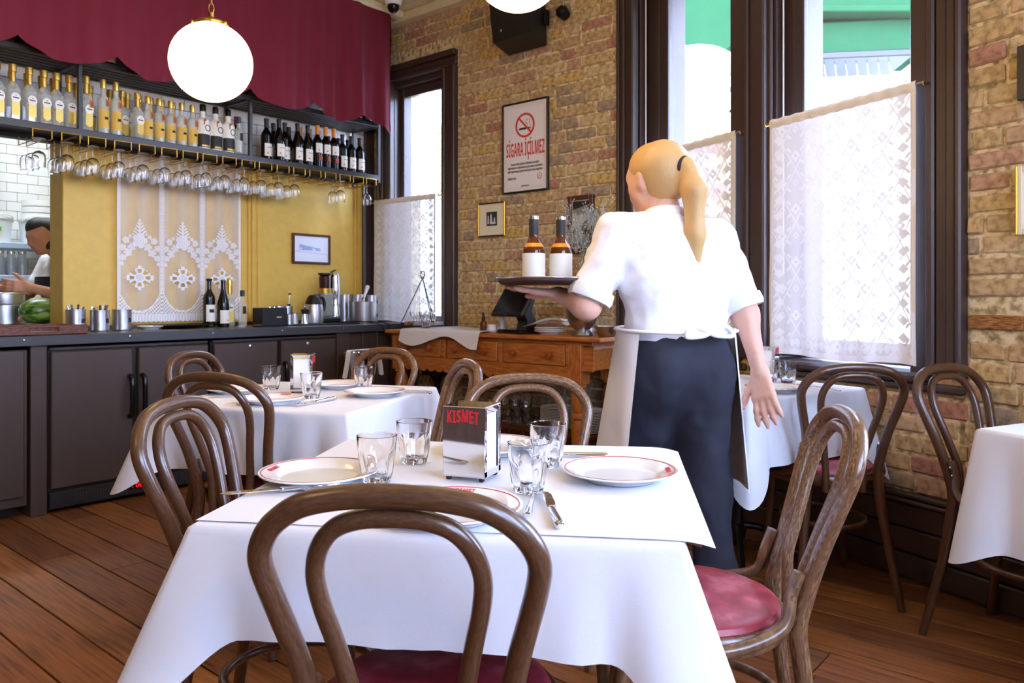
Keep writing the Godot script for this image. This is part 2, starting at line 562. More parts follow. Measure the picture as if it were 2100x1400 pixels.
func jitter(s: Sh, amp: float, seed_: int, freq := 9.0) -> Sh:
	var n := FastNoiseLite.new()
	n.seed = seed_; n.frequency = freq
	for k in s.v.size():
		var p := s.v[k]
		s.v[k] = p + Vector3(n.get_noise_3d(p.x, p.y, p.z), n.get_noise_3d(p.x + 9.0, p.y, p.z), n.get_noise_3d(p.x, p.y + 9.0, p.z)) * amp
	return s

var brick_long := []
var brick_short := []
func lay_bricks(parent: Node, x0: float, x1: float, y0: float, y1: float, holes: Array, called := "brick") -> void:
	var y := y0
	var row := 0
	while y < y1 - 0.03:
		var x := x0 - rng.randf_range(0.0, 0.12)
		while x < x1 - 0.02:
			var ln := 0.222 if rng.randf() < 0.62 else 0.110
			ln += rng.randf_range(-0.008, 0.008)
			var a := maxf(x, x0)
			var b := minf(x + ln, x1)
			x += ln + 0.013
			for h in holes:
				if y + 0.068 > h[2] + 0.005 and y < h[3] - 0.005:
					if a < h[0] and b > h[0]: b = h[0]
					elif a < h[1] and b > h[1]: a = h[1]
					elif a >= h[0] and b <= h[1]: b = a
			if b - a < 0.03: continue
			var long := b - a > 0.15
			var m: Mesh = (brick_long if long else brick_short)[rng.randi() % 4]
			var hgt := 0.0625 + rng.randf_range(-0.004, 0.003)
			part(parent, called, m, M.brick[rng.randi() % 12], Transform3D(Basis(Vector3.BACK, rng.randf_range(-0.012, 0.012)) * Basis.from_scale(Vector3((b - a) / (0.22 if long else 0.11), hgt / 0.066, 1.0)), Vector3((a + b) / 2, y + 0.034, -0.010 + rng.randf_range(-0.003, 0.004))))
		y += 0.0755
		row += 1

func build_brick_walls() -> void:
	for k in 4:
		brick_long.append(jitter(sh().box(Vector3.ZERO, Vector3(0.22, 0.066, 0.036), 0.007), 0.007, 40 + k).mesh())
		brick_short.append(jitter(sh().box(Vector3.ZERO, Vector3(0.11, 0.066, 0.036), 0.007), 0.007, 60 + k).mesh())
	# wall at the end of the bar: x = -w
	var wb := structure("wall_back", bar(4.05, 0, 0, -PI / 2), "tan stock brick wall behind the pine sideboard")
	slabbox(wb, "mortar", Vector3(-4.95, 0, -0.34), Vector3(-4.70, CEIL, 0), M.mortar)
	slabbox(wb, "mortar", Vector3(-4.70, 0, -0.34), Vector3(-3.97, 0.86, 0), M.mortar)
	slabbox(wb, "mortar", Vector3(-4.70, 2.90, -0.34), Vector3(-3.97, CEIL, 0), M.mortar)
	slabbox(wb, "mortar", Vector3(-3.97, 0, -0.34), Vector3(-2.44, CEIL, 0), M.mortar)
	lay_bricks(wb, -4.86, -2.50, 0.905, CEIL - 0.02, [[-4.74, -3.93, 0.0, 2.95]])
	var low := Node3D.new()
	low.name = "lower_brickwork"
	wb.add_child(low)
	lay_bricks(low, -3.9, -2.50, 0.0, 0.88, [])
	var s := sh()
	for c in low.get_children():
		var arr: Array = c.mesh.surface_get_arrays(0)
		var b0 := s.v.size()
		for p in arr[Mesh.ARRAY_VERTEX]: s.vert(c.transform * p)
		for ii in arr[Mesh.ARRAY_INDEX]: s.i.append(b0 + ii)
	wb.remove_child(low)
	low.free()
	tag(part(wb, "brickwork", s, M.brick[8]), "", "", "", "stuff")
	# window wall
	var wr := structure("wall_right", win(0, 0), "brick wall around the tall windows")
	slabbox(wr, "mortar", Vector3(-0.05, 0, -0.34), Vector3(2.12, 0.80, 0), M.mortar)
	slabbox(wr, "mortar", Vector3(-0.05, 2.98, -0.34), Vector3(2.12, CEIL, 0), M.mortar)
	slabbox(wr, "mortar", Vector3(2.10, 0, -0.34), Vector3(2.90, CEIL, 0), M.mortar)
	slabbox(wr, "mortar", Vector3(2.90, 0, -0.34), Vector3(4.40, 0.80, 0), M.mortar)
	slabbox(wr, "mortar", Vector3(2.90, 2.98, -0.34), Vector3(4.40, CEIL, 0), M.mortar)
	slabbox(wr, "mortar", Vector3(4.40, 0, -0.34), Vector3(5.0, CEIL, 0), M.mortar)
	lay_bricks(wr, 2.135, 2.86, 0.345, CEIL - 0.03, [[2.10, 2.335, 0.985, 1.07]])
	lay_bricks(wr, 0.25, 2.13, 0.345, 0.775, [])
	part(wr, "timber_block", jitter(sh().box(Vector3.ZERO, Vector3(0.19, 0.05, 0.04), 0.004), 0.004, 5), grain(col(176, 122, 62), M.woodg, Vector3(2, 14, 14), 0.7), Transform3D(Basis(), Vector3(2.235, 1.012, -0.006)))
	# dark boarded dado
	var bs := structure("baseboard_right", win(0, 0), "dark brown boarded dado under the windows")
	for k in 3: slabbox(bs, "board", Vector3(0.0, 0.012 + k * 0.098, 0.002), Vector3(4.9, 0.104 + k * 0.098, 0.032), M.frame, 0.006)
	slabbox(bs, "cap", Vector3(0.0, 0.300, 0.0), Vector3(4.9, 0.318, 0.046), M.frame, 0.006)
	slabbox(bs, "cap", Vector3(0.0, 0.318, 0.0), Vector3(4.9, 0.343, 0.036), M.frame, 0.008)
	var bb := structure("baseboard_back", bar(4.05, 0, 0, -PI / 2), "dark brown skirting under the brick wall")
	slabbox(bb, "board", Vector3(-4.2, 0.0, 0.0), Vector3(-2.52, 0.16, 0.03), M.frame, 0.006)

func mouldings(n: Node, x: float, y0: float, y1: float, dir: float) -> void:
	# stepped casing profile, from the opening outwards
	for e in [[0.0, 0.035, 0.030], [0.035, 0.085, 0.020], [0.085, 0.125, 0.034], [0.125, 0.15, 0.046]]:
		slabbox(n, "casing", Vector3(minf(x + dir * e[0], x + dir * e[1]), y0, -0.02), Vector3(maxf(x + dir * e[0], x + dir * e[1]), y1, e[2]), M.frame, 0.007)

func sash(n: Node, x0: float, x1: float, y0: float, y1: float, z: float, stile := 0.055, meet := 1.95) -> void:
	for e in [[x0, x0 + stile, y0, y1], [x1 - stile, x1, y0, y1], [x0 + stile, x1 - stile, y0, y0 + 0.09], [x0 + stile, x1 - stile, y1 - 0.07, y1]]:
		slabbox(n, "sash_bar", Vector3(e[0], e[2], z - 0.022), Vector3(e[1], e[3], z + 0.022), M.frame, 0.005)
	slabbox(n, "pane", Vector3(x0 + stile, y0 + 0.09, z - 0.003), Vector3(x1 - stile, y1 - 0.07, z + 0.003), M.pane)

func build_windows() -> void:
	# narrow window by the bar (x = -w)
	var a := structure("window_1", bar(4.05, 0, 0, -PI / 2), "narrow dark framed sash window beside the bar")
	mouldings(a, -4.09, 0.86, 2.80, 1.0)
	mouldings(a, -4.66, 0.86, 2.80, -1.0)
	for e in [[0.0, 0.03, 0.03], [0.03, 0.075, 0.02], [0.075, 0.12, 0.046]]:
		slabbox(a, "head_casing", Vector3(-4.81, 2.80 + e[0], -0.02), Vector3(-3.94, 2.80 + e[1], e[2]), M.frame, 0.007)
	slabbox(a, "jamb", Vector3(-4.11, 0.86, -0.2), Vector3(-4.09, 2.80, -0.02), M.frame, 0.003)
	slabbox(a, "jamb", Vector3(-4.68, 0.86, -0.2), Vector3(-4.66, 2.80, -0.02), M.frame, 0.003)
	slabbox(a, "head", Vector3(-4.70, 2.76, -0.3), Vector3(-4.05, 2.82, -0.02), M.frame, 0.003)
	slabbox(a, "sill", Vector3(-4.70, 0.84, -0.3), Vector3(-4.05, 0.87, 0.05), M.frame, 0.008)
	sash(a, -4.66, -4.11, 0.87, 2.76, -0.10, 0.045)
	for p in [[1, -0.03, 1.02, 0.06], [2, 1.12, 2.0, 0.06]]:
		var n := structure("window_%d" % (p[0] + 1), win(0, 0), "tall dark brown sash window, %s of the pair" % ["left", "right"][p[0] - 1])
		var x0: float = 0.06 if p[0] == 1 else 1.14
		var x1: float = 0.93 if p[0] == 1 else 1.93
		# jambs, sash boxes and cord
		for e in [[x0 - 0.03, x0], [x1, x1 + 0.03]]: slabbox(n, "jamb", Vector3(e[0], 0.80, -0.3), Vector3(e[1], 2.98, -0.005), M.frame, 0.004)
		slabbox(n, "pulley_stile", Vector3(x0, 0.84, -0.075), Vector3(x0 + 0.035, 2.95, -0.035), M.frame, 0.004)
		slabbox(n, "bead", Vector3(x0, 0.84, -0.03), Vector3(x0 + 0.022, 2.95, -0.008), M.frame, 0.004)
		part(n, "sash_cord", sh().rod(Vector3(x0 + 0.055, 1.2, -0.06), Vector3(x0 + 0.055, 2.95, -0.06), 0.004, 6), M.plastic_white)
		slabbox(n, "head", Vector3(x0 - 0.03, 2.94, -0.3), Vector3(x1 + 0.03, 2.98, -0.005), M.frame, 0.004)
		slabbox(n, "sill", Vector3(x0 - 0.06, 0.775, -0.3), Vector3(x1 + 0.06, 0.812, 0.055), M.frame, 0.012)
		var st := 0.10 if p[0] == 1 else 0.06
		sash(n, x0 + (0.13 if p[0] == 1 else 0.08), x1, 0.82, 2.94, -0.12, 0.085 if p[0] == 1 else 0.062)
		slabbox(n, "sash_box", Vector3(x0, 0.82, -0.3), Vector3(x0 + (0.13 if p[0] == 1 else 0.08), 2.94, -0.10), M.frame, 0.004)
	var n2 := get_node("window_2")
	mouldings(n2, 0.10, 0.80, 2.98, -1.0)
	slabbox(n2, "casing", Vector3(0.92, 0.80, -0.02), Vector3(1.03, 2.98, 0.024), M.frame, 0.008)
	slabbox(n2, "casing", Vector3(1.03, 0.80, -0.02), Vector3(1.055, 2.98, 0.036), M.frame, 0.008)
	var n3 := get_node("window_3")
	slabbox(n3, "casing", Vector3(1.055, 0.80, -0.02), Vector3(1.145, 2.98, 0.022), M.frame, 0.008)
	slabbox(n3, "casing", Vector3(1.91, 0.80, -0.02), Vector3(1.995, 2.98, 0.022), M.frame, 0.008)
	mouldings(n3, 1.98, 0.80, 2.98, 1.0)
	for q in [n2, n3]:
		var xx := Vector2(-0.05, 1.04) if q == n2 else Vector2(1.04, 2.14)
		slabbox(q, "head_casing", Vector3(xx.x, 2.97, -0.01), Vector3(xx.y, 3.10, 0.04), M.frame, 0.01)
		slabbox(q, "apron", Vector3(xx.x + 0.01, 0.74, 0.0), Vector3(xx.y - 0.01, 0.776, 0.03), M.frame, 0.01)
	# further window on the same wall, right of the picture
	var n4 := structure("window_4", win(0, 0), "tall dark brown sash window right of the picture")
	sash(n4, 2.95, 3.65, 0.80, 2.98, -0.12, 0.06)
	sash(n4, 3.65, 4.40, 0.80, 2.98, -0.12, 0.06)
	slabbox(n4, "jamb", Vector3(2.88, 0.80, -0.3), Vector3(2.95, 2.98, 0.04), M.frame, 0.006)
	slabbox(n4, "sill", Vector3(2.86, 0.775, -0.3), Vector3(4.42, 0.812, 0.05), M.frame, 0.01)
	curtains()

func lace_image(kind: int) -> ImageTexture:
	# thread pattern: alpha is how much thread covers the cell
	var w := 512
	var h := 680
	var im := Image.create(w, h, false, Image.FORMAT_RGBA8)
	var data := PackedByteArray()
	data.resize(w * h * 4)
	for y in h:
		for x in w:
			var u := float(x) / w
			var v := float(y) / h
			var a := 0.0
			if kind == 0:
				a = 0.80 + (0.06 if (x % 4 < 2) != (y % 4 < 2) else 0.0)
				var lat := absf(absf(fposmod(u * 5.0 - 0.5, 1.0) - 0.5) + absf(fposmod(v * 4.5, 1.0) - 0.5) - 0.5)
				if lat < 0.025: a = 1.0
				var px := fposmod(u * 5.0 + (0.5 if int(floor(v * 9.0)) % 2 else 0.0), 1.0) - 0.5
				var py := (fposmod(v * 9.0, 1.0) - 0.5) * 0.85
				var rr := sqrt(px * px + py * py)
				var ang := atan2(py, px)
				if rr < 0.10 + 0.07 * absf(cos(ang * 2.0)): a = 1.0
				if rr < 0.045: a = 0.7
				var lx := fposmod(u * 5.0 + (0.0 if int(floor(v * 9.0)) % 2 else 0.5), 1.0) - 0.5
				if absf(lx) + absf(py) < 0.11 and absf(lx) + absf(py) > 0.06: a = 1.0
				for q in [-1.0, 1.0]:
					var ex: float = absf(px) - 0.25
					var ey: float = absf(py) - 0.21
					var er := ex * 0.7 + ey * 0.7
					var es := ex * 0.7 - ey * 0.7
					if pow(er / 0.11, 2.0) + pow(es / 0.045, 2.0) < 1.0: a = 1.0
				var edge := minf(u, 1.0 - u) * 0.7
				if edge < 0.10 or v > 0.90 or v < 0.06:
					var q := fposmod(v * 16.0, 1.0) - 0.5
					if edge > 0.03 and edge < 0.085 and absf(q) + absf(edge - 0.055) * 12.0 < 0.32: a = 1.0
					if v > 0.93 and absf(fposmod(u * 26.0, 1.0) - 0.5) + absf(v - 0.95) * 22.0 < 0.45: a = 1.0
				if edge < 0.016 or v < 0.03 or v > 0.975: a = 1.0
			else:
				# three joined panels, each with a bouquet, a pierced lozenge and a scrolled foot; in metres
				var k := clampf(floor(u * 3.0), 0, 2)
				var X := (u * 3.0 - k - 0.5) * 0.273
				var Y := (1.0 - v) * 1.045
				a = 0.24 + (0.10 if (x + y) % 3 == 0 else 0.0) + 0.05 * sin(u * 41.0)
				if absf(X) > 0.127: a = 0.92 if y % 6 < 4 else 0.40
				elif absf(X) > 0.117: a = 0.62
				var r := sqrt(X * X + pow(Y - 0.52, 2.0))
				var an := atan2(Y - 0.52, X)
				if r < 0.036 + 0.014 * absf(cos(an * 2.5)): a = 0.92 - 0.3 * float(int(r * 260.0) % 3 == 0)
				# leaf spray above the bloom
				if Y > 0.555 and Y < 0.655:
					var s := (0.655 - Y) / 0.10
					var q := fposmod(Y * 44.0 - absf(X) * 34.0, 1.0)
					if absf(X) < 0.005 or (q < 0.55 and absf(X) < 0.045 * s + 0.006): a = 0.85
				# swags of small flowers falling to both sides
				for e in [[0.050, 0.480, 0.026], [0.086, 0.520, 0.024], [0.074, 0.444, 0.026], [0.106, 0.474, 0.022], [0.104, 0.412, 0.022], [0.112, 0.375, 0.015], [0.060, 0.545, 0.014]]:
					var fx: float = absf(X) - e[0]
					var fy: float = Y - e[1]
					var fr := sqrt(fx * fx + fy * fy)
					var fa := atan2(fy, fx)
					if fr < e[2] * (0.7 + 0.3 * absf(cos(fa * 2.5))): a = maxf(a, 0.84 - 0.34 * float(int(fr * 330.0) % 3 == 0))
				# pierced lozenge with scalloped edge
				var lz := absf(X) * 0.84 + absf(Y - 0.289)
				if lz < 0.078 + 0.006 * cos((absf(X) - absf(Y - 0.289)) * 190.0):
					a = 0.95
					var hr := sqrt(X * X * 0.7 + pow(Y - 0.289, 2.0))
					var ha := fposmod(atan2(Y - 0.289, X * 0.84) / TAU * 8.0 + 0.5, 1.0) - 0.5
					if hr > 0.030 and hr < 0.054 and absf(ha) < 0.30: a = 0.06
					elif hr < 0.022 and int(hr * 420.0) % 3 == 1: a = 0.5
				# scrolled foot
				var ft := 0.085 + 0.14 * pow(absf(X) / 0.136, 2.4)
				if Y < ft:
					a = 0.42 + (0.42 if sin(X * 300.0) * sin(Y * 260.0 + X * 60.0) > 0.0 else 0.0)
					var sx := fposmod(absf(X) * 30.0, 1.0) - 0.5
					if absf(Y - ft) < 0.014 and sx * sx + pow((Y - ft) * 30.0, 2.0) > 0.06: a = 0.92
				if Y < 0.062: a = 0.90 if int(u * 90.0) % 2 else 0.74
				if Y < 0.010 + 0.007 * absf(sin(u * 88.0)): a = 0.0
				if u < 0.012 or u > 0.988: a = 0.95
			var o := (y * w + x) * 4
			data[o] = 244; data[o + 1] = 245; data[o + 2] = 248; data[o + 3] = int(clampf(a, 0.0, 1.0) * 255.0)
	im.set_data(w, h, false, Image.FORMAT_RGBA8, data)
	return ImageTexture.create_from_image(im)

func curtains() -> void:
	var lm := StandardMaterial3D.new()
	lm.albedo_texture = lace_image(0)
	lm.transparency = BaseMaterial3D.TRANSPARENCY_ALPHA
	lm.roughness = 0.9
	lm.backlight_enabled = true; lm.backlight = Color(0.36, 0.36, 0.38)
	M.lace = lm
	var tape := mat(col(232, 224, 208), 0.9)
	tape.backlight_enabled = true; tape.backlight = Color(0.3, 0.3, 0.3)
	var spec := [
		[bar(4.05, 0, 0, -PI / 2), -4.81, -4.11, 0.915, 1.865, 0.06, "white lace cafe curtain on the narrow window by the bar"],
		[win(0, 0), 0.156, 1.000, 0.815, 1.915, 0.055, "white lace cafe curtain on the left tall window, behind the waitress"],
		[win(0, 0), 1.225, 1.965, 0.838, 1.917, 0.055, "white lace cafe curtain on the right tall window, above the bentwood chairs"],
	]
	for s in spec:
		var t := thing("lace_curtain", s[6], "curtain", s[0])
		var x0: float = s[1]
		var x1: float = s[2]
		var y0: float = s[3]
		var y1: float = s[4]
		var z: float = s[5]
		var f := func(u: float, v: float) -> Vector3:
			return Vector3(lerpf(x0, x1, u), lerpf(y1, y0, v) + 0.006 * sin(u * 9.0) * v, z + 0.006 * sin(u * 19.0 + 0.6) * (0.2 + v) + 0.004 * sin(u * 47.0) * v)
		part(t, "lace_panel", sh().sheet(60, 24, f), lm)
		var g := func(u: float, v: float) -> Vector3:
			return Vector3(lerpf(x0, x1, u), y1 + 0.008 - 0.04 * v + 0.002 * sin(u * 70.0), z + 0.003 + 0.006 * sin(PI * v) + 0.002 * sin(u * 60.0))
		part(t, "header_tape", sh().sheet(60, 4, g), tape)
		for e in [x0 + 0.008, x1 - 0.008]:
			var hm := func(u: float, v: float) -> Vector3:
				return Vector3(e + 0.014 * (u - 0.5), lerpf(y1, y0, v), z + 0.004 + 0.006 * sin(v * 9.0 + e) * v)
			part(t, "side_hem", sh().sheet(1, 16, hm), tape)
		part(t, "rod", sh().rod(Vector3(x0 - 0.035, y1 - 0.004, z), Vector3(x1 + 0.035, y1 - 0.004, z), 0.004, 8), M.steel)
		for e in [x0 - 0.03, x1 + 0.03]:
			part(t, "rod_hook", sh().tube(smooth([Vector3(e, y1 - 0.004, z + 0.006), Vector3(e, y1 - 0.016, z), Vector3(e, y1 - 0.010, z - 0.012), Vector3(e, y1 - 0.004, z - 0.035)]), 0.0035, 8).lathe(v2([0.0, 0.0, 0.012, 0.0, 0.012, 0.004, 0.0, 0.006]), 12, Transform3D(Basis(Vector3.RIGHT, PI / 2), Vector3(e, y1 - 0.004, z - 0.034))), M.brass)

func build_outside() -> void:
	var render := mat(col(226, 226, 222), 0.8)
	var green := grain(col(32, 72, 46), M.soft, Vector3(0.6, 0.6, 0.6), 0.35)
	var pale := mat(col(110, 142, 146), 0.6)
	for m in [render, green, pale]:
		m.roughness = 1.0; m.metallic_specular = 0.0
	var gr := structure("floor_outside", Transform3D(), "pale pavement outside the windows")
	slabbox(gr, "pavement", Vector3(-30, -0.6, -40), Vector3(40, -0.25, 30), mat(col(168, 166, 160), 0.9))
	# stock brick pier with a stone corbel, seen through the left window
	var pr := thing("brick_pier", "pale stock brick pier with white stone corbel outside the left window", "pier", win(-0.626, 0, -0.95))
	var stone := grain(col(228, 224, 214), M.soft, Vector3(2, 2, 2), 0.85)
	part(pr, "pier_core", sh().box(Vector3(0.0, 1.1, 0.0), Vector3(0.50, 2.75, 0.40), 0.0), M.mortar)
	var y := 0.8
	var row := 0
	while y < 2.4:
		var xs := [[-0.25, -0.02], [-0.01, 0.255]] if row % 2 else [[-0.25, -0.13], [-0.12, 0.11], [0.12, 0.255]]
		for e in xs: part(pr, "brick", brick_long[row % 4], M.brick[(row * 5 + int(e[0] * 40.0 + 20.0)) % 12], Transform3D(Basis.from_scale(Vector3((e[1] - e[0]) / 0.22, 1, 1)), Vector3((e[0] + e[1]) / 2, y, 0.192)))
		for e in 2: part(pr, "brick", brick_short[(row + e) % 4], M.brick[(row * 3 + e) % 12], Transform3D(Basis(Vector3.UP, PI / 2) * Basis.from_scale(Vector3(1.7, 1, 1)), Vector3(0.242, y, 0.1 - e * 0.2)))
		y += 0.0755
		row += 1
	part(pr, "corbel_block", sh().box(Vector3(0.0, 2.56, 0.02), Vector3(0.56, 0.26, 0.46), 0.02), stone)
	part(pr, "corbel_scroll", sh().box(Vector3(0.05, 2.75, 0.05), Vector3(0.72, 0.14, 0.56), 0.05).ball(Vector3(0.36, 2.74, 0.1), Vector3(0.14, 0.10, 0.26), 16, 10).ball(Vector3(0.30, 2.62, 0.1), Vector3(0.07, 0.06, 0.2), 16, 10), stone)
	# green riveted bridge girder with a curved web, further out
	var gd := thing("bridge_girder", "large green painted steel bridge girder outside the left tall window", "girder", spot(2.1, 0, -8.0, -24))
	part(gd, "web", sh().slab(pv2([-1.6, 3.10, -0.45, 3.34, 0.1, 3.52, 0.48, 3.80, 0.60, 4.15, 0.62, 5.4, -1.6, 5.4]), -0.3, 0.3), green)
	part(gd, "bottom_flange", sh().tube(smooth([Vector3(-1.6, 3.08, 0), Vector3(-0.45, 3.32, 0), Vector3(0.1, 3.50, 0), Vector3(0.5, 3.79, 0), Vector3(0.62, 4.15, 0), Vector3(0.63, 5.4, 0)], 5), 0.05, 8), pale)
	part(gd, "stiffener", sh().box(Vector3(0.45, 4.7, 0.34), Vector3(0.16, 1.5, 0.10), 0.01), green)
	var lc := thing("low_canopy", "pale sloping canopy below the green girder outside the left tall window", "canopy", spot(2.15, 0, -9.2, -20))
	part(lc, "roof_sheet", sh().box(Vector3(0.0, 3.45, 0.0), Vector3(1.9, 0.05, 1.6), 0.01, Basis(Vector3.BACK, 0.20) * Basis(Vector3.RIGHT, 0.25)), pale)
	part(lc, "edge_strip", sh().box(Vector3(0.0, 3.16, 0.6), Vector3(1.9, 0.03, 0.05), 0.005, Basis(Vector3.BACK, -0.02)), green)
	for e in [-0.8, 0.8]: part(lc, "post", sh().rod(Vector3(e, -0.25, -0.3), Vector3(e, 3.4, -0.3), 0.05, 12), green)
	var b2 := thing("bridge_beam", "green box beam with a ledge seen high through the right window", "beam", spot(4.0, 0.05, -8.2, -8))
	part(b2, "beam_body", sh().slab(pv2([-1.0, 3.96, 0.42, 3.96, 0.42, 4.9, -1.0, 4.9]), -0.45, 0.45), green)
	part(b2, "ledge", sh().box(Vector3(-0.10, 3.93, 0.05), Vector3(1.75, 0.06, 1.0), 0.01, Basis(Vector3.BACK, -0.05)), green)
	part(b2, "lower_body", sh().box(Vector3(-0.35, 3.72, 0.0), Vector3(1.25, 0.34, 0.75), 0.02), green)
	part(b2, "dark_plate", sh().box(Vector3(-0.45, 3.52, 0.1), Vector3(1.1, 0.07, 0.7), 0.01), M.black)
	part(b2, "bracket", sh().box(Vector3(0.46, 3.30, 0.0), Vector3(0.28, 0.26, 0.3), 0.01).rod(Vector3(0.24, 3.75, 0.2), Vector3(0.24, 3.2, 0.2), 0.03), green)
	for k in 9:
		part(b2, "bird_spike", sh().rod(Vector3(-0.95 + k * 0.105, 3.5, 0.35), Vector3(-0.95 + k * 0.105 + 0.02, 3.26, 0.38), 0.006, 5), M.steel)
	var dm := thing("white_dome", "white rounded roof seen through the right window above the lace", "roof", spot(4.4, 0, -10.6, 0))
	part(dm, "dome", sh().lathe(v2([1.15, -0.25, 1.15, 3.45, 1.1, 3.66, 0.9, 3.85, 0.55, 3.98, 0.0, 4.03]), 40), render)
	part(dm, "rim", sh().lathe(v2([1.18, 3.40, 1.20, 3.42, 1.20, 3.48, 1.16, 3.50]), 40), render)
	var cn := thing("platform_canopy", "pale canopy roof with a green edge outside the right window", "canopy", spot(6.6, 0, -9.6, -28))
	part(cn, "roof_sheet", sh().box(Vector3(0.0, 4.75, 0.0), Vector3(3.6, 0.06, 3.0), 0.01, Basis(Vector3.BACK, -0.12) * Basis(Vector3.RIGHT, 0.1)), pale)
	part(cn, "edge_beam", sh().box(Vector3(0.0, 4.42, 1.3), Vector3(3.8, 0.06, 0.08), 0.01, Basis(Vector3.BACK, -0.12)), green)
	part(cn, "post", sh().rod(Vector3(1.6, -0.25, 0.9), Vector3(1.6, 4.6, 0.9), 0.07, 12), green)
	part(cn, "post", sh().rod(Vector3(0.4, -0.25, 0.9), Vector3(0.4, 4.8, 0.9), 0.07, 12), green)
	var kb := thing("white_kiosk", "white kiosk with a curved top outside the left tall window", "kiosk", spot(2.35, 0, -7.4, -20))
	part(kb, "kiosk_body", sh().box(Vector3(0.12, 1.15, 0.0), Vector3(0.8, 2.8, 0.9), 0.06), render)
	part(kb, "kiosk_top", sh().lathe(v2([0.50, 2.54, 0.52, 2.65, 0.4, 2.82, 0.2, 2.9, 0.0, 2.92]), 32, Transform3D(Basis(), Vector3(0.12, 0, 0))), render)
	# white rendered house across the yard, seen through the narrow window
	var hs := thing("white_house", "white rendered building behind the narrow window by the bar", "building", spot(-4.6, 0, -14.0, -30))
	part(hs, "wall", sh().box(Vector3(0, 1.6, 0), Vector3(7.0, 3.7, 2.0), 0.02), render)
	part(hs, "cornice", sh().box(Vector3(0, 3.5, 0.1), Vector3(7.2, 0.18, 2.3), 0.03), render)
	var pb := thing("brick_buttress", "pale brick buttress outside the narrow window by the bar", "buttress", bar(5.1, 0, 4.93, -PI / 2))
	part(pb, "buttress_core", sh().box(Vector3(0, 1.2, 0), Vector3(0.30, 3.0, 0.30), 0.0), M.mortar)
	y = 1.8
	row = 0
	while y < 2.7:
		part(pb, "brick", brick_long[row % 4], M.brick[(row * 5) % 12], Transform3D(Basis.from_scale(Vector3(1.3, 1, 1)), Vector3(0.0, y, 0.142)))
		y += 0.0755
		row += 1
	var aw := thing("green_awning", "green awning with a white strut outside the narrow window by the bar", "awning", bar(5.6, 0, 4.35, -PI / 2))
	part(aw, "canvas", sh().slab(pv2([-0.7, 1.72, 0.9, 2.17, 0.9, 1.92, -0.7, 1.60]), -0.3, 0.0), mat(col(40, 130, 128), 0.6))
	part(aw, "strut", sh().rod(Vector3(-0.5, 1.66, 0.06), Vector3(0.6, 2.12, 0.06), 0.022), M.plastic_white)
	part(aw, "post", sh().rod(Vector3(0.6, -0.25, 0.06), Vector3(0.6, 2.12, 0.06), 0.022), M.plastic_white)

